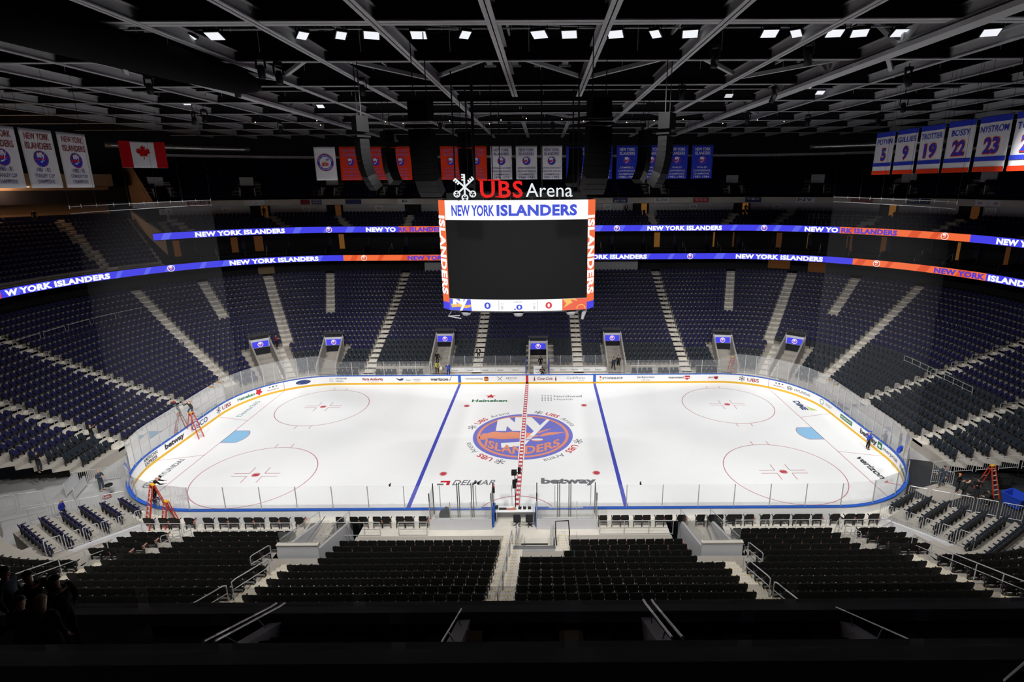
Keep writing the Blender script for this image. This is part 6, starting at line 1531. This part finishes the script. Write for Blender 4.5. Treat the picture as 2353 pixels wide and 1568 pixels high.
def suite_stair(A, B, PA, PB, label, rails=2):
    e = empty('suite_stair', (0, 0, 0), 0, label, 'staircase', 'stairs between the near suites')
    A, B, PA, PB = Vector((A[0], -34.2, A[1])), Vector((B[0], -36.9, B[1])), Vector((PA[0], -34.2, PA[1])), Vector((PB[0], -36.9, PB[1]))
    m = MB(); m.bar(PA-Vector((0, 0, .2)), PB-Vector((0, 0, .2)), .3, .4); m.build('parapet', M['board_back'], e)
    m = MB()
    for k in range(8): t = (k+.5)/8; p = PA+(PB-PA)*t; m.box((p.x+.55, p.y, p.z-.75), (.8, .34, .3))
    m.build('steps', M['navy_wall'], e)
    for j in range(rails):
        o = Vector((.20*j, .0, 0)); d = (B-A)
        q = [A+o+Vector((0, .25, -.12)), A+o, B+o-d*.12, B+o+Vector((0, -.1, -.35))] if rails > 1 else [A, B]
        m = MB(); m.tube(q, .028 if rails > 1 else .018, 8); m.build('handrail', M['steel'], e)
    m = MB()
    for t in (.25, .7): m.tube([PA+(PB-PA)*t, A+(B-A)*t], .015)
    m.build('post', M['steel'], e)
suite_stair((-4.6, 12.55), (-4.5, 14.14), (-4.46, 12.12), (-4.03, 13.9), 'steel railed stair between the near suites, left of centre', 2)
suite_stair((-.03, 12.46), (.06, 14.18), (.04, 12.15), (.21, 13.95), 'narrow stair with one thin rail between the near suites at the centre', 1)
suite_stair((4.4, 12.58), (4.4, 14.16), (4.43, 12.18), (4.32, 13.95), 'steel railed stair between the near suites, right of centre', 2)
suite_stair((9.0, 12.44), (8.67, 14.22), (9.19, 12.04), (8.45, 13.9), 'long stair with pale edge between the near suites, far right', 1)
for i, x in enumerate((-8.4, -6.6, -5.9, -3.9, -3.1, -2.3, -.35, 1.1, 1.85, 3.2, 5.3, 6.3, 7.1, 8.2, 10.0, 10.8, 12.0)):
    e = empty('lounge_chair', (x, -35.6, 12.05), 0, f'{ordn(i+1)} dark rounded lounge chair from the left in the near suites', 'chair', 'lounge chairs in the near suites')
    m = MB(); pr = [(-.3, 0), (-.31, .3)]+[(.3*math.cos(a), .33+.16*math.sin(a)) for a in np.linspace(PI, 0, 9)]+[(.31, .3), (.3, 0)]
    m.prism(pr, Matrix.Translation((0, .0, .5)) @ Matrix.Rotation(PI/2+.1, 4, 'X'), .09); m.build('backrest', M['black_seat'], e)
    m = MB(); m.box((0, .28, .42), (.56, .5, .14)); m.build('seat', M['black_seat'], e)
    m = MB(); m.box((0, .25, .18), (.4, .3, .36)); m.build('base', M['black'], e)
for i, x in enumerate((.35, 2.55)):
    e = empty('side_table', (x, -35.5, 12.05), 0, f'small pale side table among the lounge chairs, {"left" if i == 0 else "right"} of the pair', 'table', 'pale side tables in the near suites')
    m = MB(); m.box((0, 0, .78), (.52, .5, .05)); m.build('tabletop', M['tan'], e); m = MB(); m.tube([(0, 0, 0), (0, 0, .76)], .04); m.build('pedestal', M['black'], e)
e = empty('deck_handrail', (5.6, -42.3, 19.4), 0, 'curved end of a grey handrail at the bottom edge, close to the camera', 'handrail')
m = MB(); m.tube([(-.22, .5, -.6), (-.24, .3, -.1), (-.2, .2, 0), (-.1, .1, .02), (.35, -.35, .0), (.9, -.9, -.02)], .03, 8); m.build('rail', M['dark_steel'], e)

# ------------------------------------------------------------------ loose equipment
def ladder(x, y, z, rz, h, spread, mt, label, wide=.5, n=8):
    e = empty('step_ladder', (x, y, z), rz, label, 'ladder', 'step ladders round the rink')
    for s in (-1, 1):
        m = MB(); m.bar((s*wide/2, -spread/2, 0), (s*wide/2*.6, -.06, h), .05, .08); m.build('rail', M[mt], e)
        m = MB(); m.bar((s*wide/2, spread/2, 0), (s*wide/2*.6, .06, h), .04, .06); m.build('rear_rail', M[mt], e)
    for k in range(1, n):
        t = k/n; w = wide*(1-.4*t); m = MB(); m.box((0, -spread/2*(1-t)-.06*t, h*t), (w, .09, .03)); m.build('rung', M['ladder_rung'], e)
        if k % 2 == 0: m = MB(); m.box((0, spread/2*(1-t)+.06*t, h*t), (w, .03, .03)); m.build('brace', M['ladder_rung'], e)
    m = MB(); m.box((0, 0, h+.02), (wide*.65, .2, .06)); m.build('top_cap', M['ladder_red'] if mt == 'dark_steel' else M['ink_gold'], e)
    return e
ladder(-30.0, -.1, .006, 1.35, 2.45, 1.35, 'ladder_red', 'orange red step ladder on the ice by the left boards', .55, 9)
ladder(-32.2, .9, .07, 1.35, 3.0, 1.4, 'dark_steel', 'dark step ladder behind the glass at the left end', .5, 10)
ladder(-23.75, -13.6, .46, -.6, 2.9, 1.5, 'ladder_red', 'tall red step ladder leaning over the near left boards', .6, 10)
ladder(-22.95, -13.75, .46, -.5, 1.75, .9, 'ladder_red', 'short red step ladder beside the tall one at the near left boards', .5, 6)
ladder(34.5, -10.1, .07, .2, 2.3, 1.5, 'ladder_red', 'red step ladder open on the dark floor in the right corridor', .5, 7)
ladder(24.2, 14.9, .46, .1, 2.0, 1.1, 'ladder_red', 'red and white step ladder in the far right tunnel behind the glass', .45, 7)
e = empty('wheeled_bin', (35.2, -11.7, .07), .35, 'big blue wheeled bin on the floor at the right edge', 'bin')
m = MB(); a, b, h = .48, .62, .95
vs = [(-a, -a, .12), (a, -a, .12), (a, a, .12), (-a, a, .12), (-b, -b, h), (b, -b, h), (b, b, h), (-b, b, h), (-b+.06, -b+.06, h), (b-.06, -b+.06, h), (b-.06, b-.06, h), (-b+.06, b-.06, h), (-a+.05, -a+.05, .18), (a-.05, -a+.05, .18), (a-.05, a-.05, .18), (-a+.05, a-.05, .18)]
m.add(vs, [(3,2,1,0)]+[(i, (i+1) % 4, 4+(i+1) % 4, 4+i) for i in range(4)]+[(4+i, 4+(i+1) % 4, 8+(i+1) % 4, 8+i) for i in range(4)]+[(8+i, 8+(i+1) % 4, 12+(i+1) % 4, 12+i) for i in range(4)]+[(12, 13, 14, 15)]); m.build('tub', M['bin_blue'], e)
m = MB()
for i in range(4): m.bar([(-b, -b, h), (b, -b, h), (b, b, h), (-b, b, h)][i], [(b, -b, h), (b, b, h), (-b, b, h), (-b, -b, h)][i], .07, .07)
m.build('rim', M['bin_blue'], e)
for sx in (-1, 1):
    for sy in (-1, 1): m = MB(); m.tube([(sx*.35-.03, sy*.35, .06), (sx*.35+.03, sy*.35, .06)], .06, 10); m.build('wheel', M['black'], e)
e = empty('hung_case', (28.75, -8.45, BH+1.75), .7, 'flat blue case hooked on the glass of the near right corner', 'case')
m = MB(); m.box((0, 0, 0), (.75, .22, .32)); m.build('body', M['bin_blue'], e); m = MB(); m.box((0, 0, .2), (.85, .05, .05)); m.build('hook_bar', M['bin_blue'], e)
e = empty('round_stool', (-30.5, -9.35, .1), 0, 'black round stool on wheels outside the near left boards', 'stool')
m = MB(); m.lathe([(.02, .62), (.24, .63), (.26, .68), (.24, .74), (.02, .75)], n=18); m.build('seat', M['black_seat'], e, True)
m = MB(); m.tube([(0, 0, .12), (0, 0, .62)], .03, 8); m.build('column', M['steel'], e)
for a in range(5): m = MB(); m.tube([(0, 0, .14), (.28*math.cos(a*1.257), .28*math.sin(a*1.257), .08)], .025); m.build('leg', M['steel'], e)
m = MB(); m.tube([(.26*math.cos(i*.5), .26*math.sin(i*.5), .02+.004*i) for i in range(26)], .018, 6); o = m.build('cable_coil', M['cl_red']); o.location = (-30.3, -9.9, .08); tag(o, 'coil of red and black cable on the floor by the stool', 'cable')
m = MB(); m.tube([(-.4, 0, .02), (.2, .5, .02), (.6, .1, .02), (1.2, .4, .02)], .015, 5); o = m.build('floor_cable', M['black']); o.location = (33.6, -11.3, .07); tag(o, 'thin black cable lying on the dark right corridor floor', 'cable')
m = MB(); m.box((0, 0, .02), (3.2, 1.9, .03), .35); o = m.build('plywood_sheet', M['tread']); o.location = (31.4, -9.9, .07); tag(o, 'worn pale floor sheet beside the right corner boards', 'floor sheet')
m = MB(); m.box((0, 0, .5), (.9, .6, .9)); m.box((0, -.31, .6), (.7, .02, .5), 0, 1); o = m.build('equipment_box', [M['black'], M['dark_steel']]); o.location = (36.4, -9.2, .07); tag(o, 'black equipment box under the right end seats', 'box')
e = empty('handheld_hoop', (33.4, -10.2, 1.5), 0, 'thin grey hoop held above the workers in the right corridor', 'hoop'); m = MB(); m.tube([(.28*math.cos(i*PI/8), .28*math.sin(i*PI/8), 0) for i in range(17)], .02, 5); m.build('hoop', M['dark_steel'], e)
m = MB(); m.box((0, 0, .05), (.75, .14, .1)); m.box((.1, 0, .12), (.1, .1, .12)); o = m.build('puck_tray', M['white']); o.location = (7.2, 13.35, .94); tag(o, 'white tray with bottles on the right team bench ledge', 'tray')
# ================================================================== people
def skin_mesh(chains, mats, sub=1):
    """chains: list of [(pos, (rx, ry)), ...] plus branch index; merged by identical positions"""
    V, Rr, Ed, roots, idx = [], [], [], [], {}
    for ch in chains:
        prev = None
        for j, (p, r) in enumerate(ch):
            key = tuple(round(c, 4) for c in p)
            if key not in idx:
                idx[key] = len(V); V.append(p); Rr.append(r)
                if j == 0: roots.append(idx[key])
            i = idx[key]
            if prev is not None: Ed.append((prev, i))
            prev = i
    me = bpy.data.meshes.new('body'); me.from_pydata([tuple(v) for v in V], Ed, [])
    ob = bpy.data.objects.new('body', me); COL.objects.link(ob)
    md = ob.modifiers.new('skin', 'SKIN'); md.use_smooth_shade = True; md.branch_smoothing = .6
    for i, sv in enumerate(me.skin_vertices[0].data):
        r = Rr[i]; sv.radius = r if isinstance(r, tuple) else (r, r); sv.use_root = i in roots
    sb_ = ob.modifiers.new('sub', 'SUBSURF'); sb_.levels = sub; sb_.render_levels = sub
    dg = bpy.context.evaluated_depsgraph_get(); dg.update()
    out = bpy.data.meshes.new_from_object(ob.evaluated_get(dg)); bpy.data.objects.remove(ob); bpy.data.meshes.remove(me)
    out.materials.clear(); out.materials.append(mats)
    out.polygons.foreach_set('use_smooth', [True]*len(out.polygons)); return out
POSES = {
 'stand': dict(),
 'walk': dict(kl=(.10, -.22, .52), al=(.10, -.34, .09), kr=(-.10, .02, .50), ar=(-.10, .34, .12), el=(.26, .16, 1.16), wl=(.25, .02, .92), er=(-.26, -.10, 1.17), wr=(-.24, -.26, .98)),
 'hold': dict(el=(.27, -.02, 1.17), wl=(.12, -.28, 1.22), er=(-.27, -.02, 1.17), wr=(-.12, -.28, 1.22)),
 'photo': dict(el=(.26, -.18, 1.25), wl=(.07, -.30, 1.52), er=(-.26, -.18, 1.25), wr=(-.07, -.30, 1.52)),
 'lean': dict(pel=(0, .12, .93), sp=(0, .02, 1.12), ch=(0, -.16, 1.27), nk=(0, -.27, 1.38), hd=(0, -.36, 1.47), ht=(0, -.42, 1.53), sl=(.19, -.17, 1.33), sr=(-.19, -.17, 1.33), el=(.27, -.38, 1.14), wl=(.16, -.60, 1.08), er=(-.27, -.34, 1.10), wr=(-.16, -.56, 1.0), hl=(.1, .1, .9), hr=(-.1, .1, .9), kl=(.12, -.04, .5), kr=(-.12, .10, .48), al=(.12, .04, .09), ar=(-.12, .12, .09)),
 'crouch': dict(pel=(0, .15, .48), sp=(0, .08, .68), ch=(0, -.06, .86), nk=(0, -.14, .99), hd=(0, -.2, 1.10), ht=(0, -.22, 1.18), sl=(.19, -.06, .93), sr=(-.19, -.06, .93), el=(.28, -.24, .76), wl=(.16, -.44, .72), er=(-.28, -.24, .74), wr=(-.14, -.44, .62), hl=(.1, .14, .45), hr=(-.1, .14, .45), kl=(.17, -.27, .50), kr=(-.15, -.2, .12), al=(.15, -.12, .09), ar=(-.13, .22, .10)),
 'climb': dict(pel=(0, .08, .93), sp=(0, .02, 1.12), ch=(0, -.10, 1.30), nk=(0, -.17, 1.43), hd=(0, -.22, 1.54), ht=(0, -.24, 1.62), sl=(.19, -.11, 1.37), sr=(-.19, -.11, 1.37), el=(.28, -.34, 1.22), wl=(.16, -.56, 1.28), er=(-.28, -.32, 1.18), wr=(-.14, -.54, 1.2), hl=(.1, .06, .9), hr=(-.1, .06, .9), kl=(.15, -.18, .60), kr=(-.12, .0, .48), al=(.13, -.04, .22), ar=(-.12, .06, .09)),
}
def joints(pose):
    J = dict(pel=(0, 0, .95), sp=(0, .01, 1.14), ch=(0, 0, 1.34), nk=(0, .0, 1.48), hd=(0, -.02, 1.60), ht=(0, -.015, 1.69), sl=(.185, .01, 1.41), sr=(-.185, .01, 1.41), el=(.255, .04, 1.15), wl=(.26, -.05, .92), er=(-.255, .04, 1.15), wr=(-.26, -.05, .92),
             hl=(.095, 0, .91), hr=(-.095, 0, .91), kl=(.11, -.03, .50), kr=(-.11, -.03, .50), al=(.115, .02, .09), ar=(-.115, .02, .09))
    J.update(POSES[pose]); return {k: Vector(v) for k, v in J.items()}
_pm = {}
def person_parts(pose):
    if pose in _pm: return _pm[pose]
    J = joints(pose); mix = lambda a, b, t: J[a]+(J[b]-J[a])*t
    fwd = (J['hd']-J['nk']); face = Vector((0, -1, 0)); 
    if abs(fwd.normalized().dot(face)) > .6: face = Vector((0, -.55, -.83))
    ch = [[(J['pel'], (.145, .105)), (J['sp'], (.13, .095)), (J['ch'], (.155, .105)), (J['nk'], .052), (J['hd'], (.080, .094)), (J['ht'], (.074, .086))]]
    for s in 'lr':
        ch.append([(J['ch'], (.155, .105)), (J['s'+s], .058), (J['e'+s], .042), (J['w'+s], (.03, .026))])
        ch.append([(J['pel'], (.145, .105)), (J['h'+s], .086), (J['k'+s], .056), (J['a'+s], .042), (J['a'+s]+Vector((0, -.15, -.045)), .034)])
        # hand: palm, four fingers of unequal length and a thumb from the side of the palm
        w = J['w'+s]; dr = (w-J['e'+s]).normalized(); side = dr.cross(Vector((0, -1, .2))).normalized(); curl = side.cross(dr).normalized()
        sg = 1 if s == 'l' else -1; ip = w+dr*.075
        ch.append([(w, (.03, .026)), (w+dr*.045, (.036, .018)), (ip, (.037, .016))])
        for q, ln in ((-.027, .062), (-.009, .075), (.009, .07), (.027, .055)):
            b = w+dr*.062+side*q
            ch.append([(b, .0095), (b+dr*ln*.5+curl*.008, .009), (b+dr*ln*.85+curl*.028, .008), (b+dr*ln+curl*.05, .007)])
        b = w+dr*.03+side*.03*sg
        ch.append([(b, .011), (b+dr*.03+side*.026*sg+curl*.012, .0105), (b+dr*.058+side*.03*sg+curl*.03, .009)])
    h = J['hd']; rt = face.cross(Vector((0, 0, 1))).normalized()
    ch.append([(h+face*.06+Vector((0, 0, .0)), .012), (h+face*.104+Vector((0, 0, -.018)), .012)])
    ch.append([(h+face*.05+Vector((0, 0, -.05)), .03), (h+face*.075+Vector((0, 0, -.062)), .024)])
    for s in (-1, 1): ch.append([(h+rt*s*.05, .014), (h+rt*s*.078+Vector((0, .01, .004)), .017)])
    body = skin_mesh(ch, M['skin'])
    up_ = [[(mix('pel', 'sp', -.75), (.16, .125)), (mix('pel', 'sp', .1), (.168, .13)), (J['sp'], (.155, .12)), (J['ch'], (.182, .132)), (mix('ch', 'nk', .7), (.11, .09)), (mix('ch', 'nk', 1.08), .062)]]
    for s in 'lr': up_.append([(J['ch'], (.182, .132)), (J['s'+s]+Vector((0, 0, .012)), .078), (J['e'+s], .056), (mix('e'+s, 'w'+s, .98), .042)])
    shirt = skin_mesh(up_, M['cl_black'])
    lo = [[(mix('pel', 'sp', .8), (.15, .115)), (J['pel'], (.158, .12))]]
    for s in 'lr': lo.append([(J['pel'], (.158, .12)), (J['h'+s], .102), (J['k'+s], .072), (J['a'+s]+Vector((0, 0, .01)), .056)])
    trs = skin_mesh(lo, M['cl_black'])
    m = MB()
    shoes = []
    for s in 'lr':
        a = J['a'+s]; shoes.append([(a+Vector((0, .05, -.045)), (.045, .042)), (a+Vector((0, -.08, -.05)), (.048, .036)), (a+Vector((0, -.17, -.06)), (.042, .026))])
    shoe = skin_mesh(shoes, M['cl_black'])
    m = MB()
    vs = []; n, k = 14, 6
    up = (J['ht']-J['hd']).normalized(); c = J['hd']+up*.045-face*.012
    a1 = face.cross(up).normalized(); a2 = up.cross(a1)
    for j in range(k+1):
        th = (j/k)*1.75
        for i in range(n):
            ph = 2*PI*i/n; back = math.sin(ph) ; t2 = th*(.72+.28*max(0, -math.sin(ph)) if True else 1)
            d = a1*math.cos(ph)*math.sin(t2)*.088+a2*math.sin(ph)*math.sin(t2)*.102*-1+up*math.cos(t2)*.098
            vs.append(c+d)
    m.add(vs, [(j*n+i, j*n+(i+1) % n, (j+1)*n+(i+1) % n, (j+1)*n+i) for j in range(k) for i in range(n)])
    hair = m.mesh('hair', M['hair'], True)
    m = MB()
    for s in (-1, 1):
        e_ = h+face*.092+rt*s*.03+Vector((0, 0, .012)); m.box(e_, (.022, .01, .01))
    eyes = m.mesh('eyes', M['black'])
    _pm[pose] = (body, shirt, trs, shoe, hair, eyes, J); return _pm[pose]
def matset(o, m):
    o.material_slots[0].link = 'OBJECT'; o.material_slots[0].material = m
def person(x, y, z, face, pose, label, shirt='cl_black', trs='cl_charcoal', skin='skin', hair='hair', extra=None, group=None, scale=1.0):
    f = Vector((face[0], face[1], 0)).normalized(); rz = math.atan2(f.x, -f.y)
    e = empty('person', (x, y, z), rz, label, 'person', group); e.scale = (scale,)*3
    B, Sh, T, Fo, Ha, Ey, J = person_parts(pose)
    for nm, me, mt in (('body', B, skin), ('shirt', Sh, shirt), ('trousers', T, trs), ('shoes', Fo, 'cl_black'), ('hair', Ha, hair), ('eyes', Ey, 'black')):
        if nm == 'hair' and hair is None: continue
        o = bpy.data.objects.new(nm if not (nm == 'hair' and extra in ('hood', 'beanie', 'cap')) else {'hood': 'hood', 'beanie': 'knit_cap', 'cap': 'cap'}[extra], me); link(o, e); matset(o, M[mt])
        if nm == 'hair' and extra in ('hood', 'beanie'): o.scale = (1, 1, 1)
    if extra == 'vest' or extra == 'jacket':
        pass
    if extra == 'cap':
        m = MB(); h = J['hd']; m.box(h+Vector((0, -.13, .05)), (.13, .1, .012)); m.build('cap_brim', M[hair], e)
    if extra == 'shirtfront':
        m = MB(); c = J['ch']; m.add([c+Vector((-.05, -.128, .1)), c+Vector((.05, -.128, .1)), c+Vector((.065, -.125, -.28)), c+Vector((-.065, -.125, -.28))], [(0, 1, 2, 3)]); m.build('shirt_front', M['cl_white'], e)
    if extra == 'long_hair':
        m = MB(); h = J['hd']; m.tube([h+Vector((0, .03, .05)), h+Vector((0, .07, -.08)), h+Vector((0, .10, -.26)), h+Vector((0, .10, -.42))], [.08, .095, .1, .05], 10); m.build('long_hair', M[hair], e, True)
    if extra == 'phone':
        m = MB(); m.box((J['wl']+J['wr'])/2+Vector((0, -.07, .06)), (.15, .01, .08)); m.build('phone', M['black'], e)
    return e
person(-30.0, -.05, 2.02, (-1, .1), 'climb', 'person in dark shirt and jeans bending over on top of the orange ladder', 'cl_charcoal', 'cl_jeans', hair=None)
person(-24.0, -13.2, 2.05, (.8, .6), 'lean', 'person in black with cap leaning over the tall red ladder', 'cl_black', 'cl_black', hair='cl_black', extra='cap')
person(-25.6, -11.4, .02, (.6, -.8), 'crouch', 'person in dark blue crouching on the ice behind the near left boards', 'cl_royal', 'cl_black', 'skin_dark', None)
person(-31.43, -8.94, .08, (1, -.2), 'hold', 'bald person in a navy suit standing in the left corridor', 'cl_suit', 'cl_suit', hair=None)
person(-30.9, -12.75, .08, (1, .3), 'stand', 'bald person in a blue shirt behind the left corridor barricades', 'cl_royal', 'cl_black', hair=None)
person(-35.6, -4.25, z_row(3), (1, .1), 'photo', 'person in black holding a phone up in the left end seats', extra='phone')
person(-35.75, -8.9, z_row(3), (1, 0), 'hold', 'person in black standing with hands together, lower left end seats')
person(-39.6, 13.9, z_row(8)+.1, (-.8, .5), 'walk', 'person in a pale blue shirt climbing the far left corner stairs', 'cl_jeans', 'cl_charcoal')
person(-31.2, 18.6, z_row(6)+.05, (.9, .1), 'hold', 'person in a red vest standing on the far left stairs', 'cl_red', 'cl_black', extra='shirtfront')
person(-6.1, 17.75, z_row(2)+.02, (0, -1), 'stand', 'person in a black jacket and white shirt on the far stairs by the left bench', extra='shirtfront')
e = person(-10.75, 15.2, .48, (.5, -.9), 'lean', 'person in a lime vest bent over a mop in the left player tunnel', 'cl_lime', 'cl_black')
m = MB(); m.tube([(0, -.5, 1.1), (.15, -.75, .05)], .02); m.build('mop_handle', M['ink_gold'], e)
m = MB(); m.lathe([(.02, .45), (.16, .5), (.2, .7), (.14, .9), (.04, 1.0)], (.35, -.35, 0), 10); m.build('white_bag', M['cl_white'], e, True)
person(-11.1, 17.2, .9, (0, -1), 'stand', 'person in a black coat standing in the left player tunnel')
person(-9.3, 14.45, .46, (-.3, 1), 'lean', 'person in a blue hooded coat at the end of the left bench', 'cl_blue', 'cl_royal', hair='cl_blue', extra='hood', scale=.95)
person(1.75, 14.2, .46, (0, -1), 'crouch', 'person in black hooded jacket crouching behind the far boards at centre', hair='cl_black', extra='hood')
person(1.55, 16.4, .5, (.2, -1), 'stand', 'person in a black cap inside the middle player tunnel', hair='cl_black', extra='cap')
person(10.35, 16.0, .48, (-.3, 1), 'walk', 'person in dark navy walking into the right player tunnel, left of two', 'cl_navy', 'cl_black')
person(11.0, 16.6, .5, (-.2, 1), 'stand', 'person in black in the right player tunnel, right of two', 'cl_black', 'cl_black')
e = person(29.85, -3.1, .01, (1, .1), 'hold', 'person in a blue shirt wiping the boards on the right ice', 'cl_blue', 'cl_black', hair='cl_blue', extra='cap')
m = MB(); m.tube([(.15, -.3, 1.2), (-.1, .35, .5)], .015); m.build('brush_handle', M['galv'], e)
person(31.9, -9.1, .08, (-1, -.1), 'walk', 'person in a navy suit walking in the right corridor', 'cl_suit', 'cl_suit')
person(32.4, -9.95, .08, (.5, -1), 'hold', 'person in black with an orange knit cap in the right corridor', hair='cl_orange', extra='beanie', scale=.92)
person(32.3, -10.75, .08, (.9, .3), 'lean', 'person in black bending over just in front of the orange capped one', scale=.95)
person(33.2, -10.7, .08, (-.6, -1), 'hold', 'person in black standing under the raised hoop in the right corridor', scale=.95)
person(33.5, -11.5, .08, (-1, .2), 'crouch', 'person in black crouching beside the red ladder in the right corridor')
person(-64.6, 26.3, ze(12)+.02, (1, -.4), 'stand', 'dark figure leaning on the rail above section 231')
x, y, _, _ = P(28.9, -15.2); person(x, y, zu(4)+.02, (0, -1), 'stand', 'small figure in black and white against the upper wall by section 207', extra='shirtfront')
for S_, lb in ((-33.1, 'left'), (-34.2, 'right')):
    x, y, _, _ = P(29.0, S_); person(x, y, zu(4)+.02, (-.3, -1), 'stand', f'dark figure in the warm upper doorway by section 209, {lb} of two')
x, y, _, _ = P(28.8, 41.6); person(x, y, zu(4)+.02, (.3, -1), 'stand', 'dark figure in the upper doorway by section 202')
x, y, _, _ = P(28.8, -41.7); person(x, y, zu(4)-.1, (0, -1), 'crouch', 'small seated figure against the upper wall right of section 209')
GP = 'people standing in the dark at lower left'
for (x, y, z), f, sh, hr, ex, lb, sk in (((-8.36, -36.2, 13.6), (1, .3), 'cl_suit', 'hair', None, 'person in a dark coat at the left edge of the dark group', 'skin'), ((-7.92, -36.2, 13.5), (-.8, .4), 'cl_black', 'hair', 'shirtfront', 'grey haired person in a black suit in the dark group at lower left', 'skin'),
        ((-7.42, -36.2, 13.4), (-1, .2), 'cl_black', 'hair', None, 'person in profile, rightmost of the dark group at lower left', 'skin'), ((-7.07, -37.2, 13.8), (.2, 1), 'cl_charcoal', 'hair', None, 'person seen from behind with round head, front of the dark group', 'skin'), ((-6.69, -37.2, 13.82), (0, 1), 'cl_charcoal', 'hair_fair', 'long_hair', 'person with long fair hair seen from behind, front of the dark group', 'skin')):
    person(x, y, z, f, 'stand', lb, sh, 'cl_black', sk, hr, ex, GP)
m = MB(); m.box((-7.8, -36.6, 12.75), (2.8, 2.2, 1.3)); o = m.build('suite_step', M['navy_wall']); tag(o, 'dark carpeted step under the group at lower left', 'step')
print('OBJS', len(bpy.data.objects))
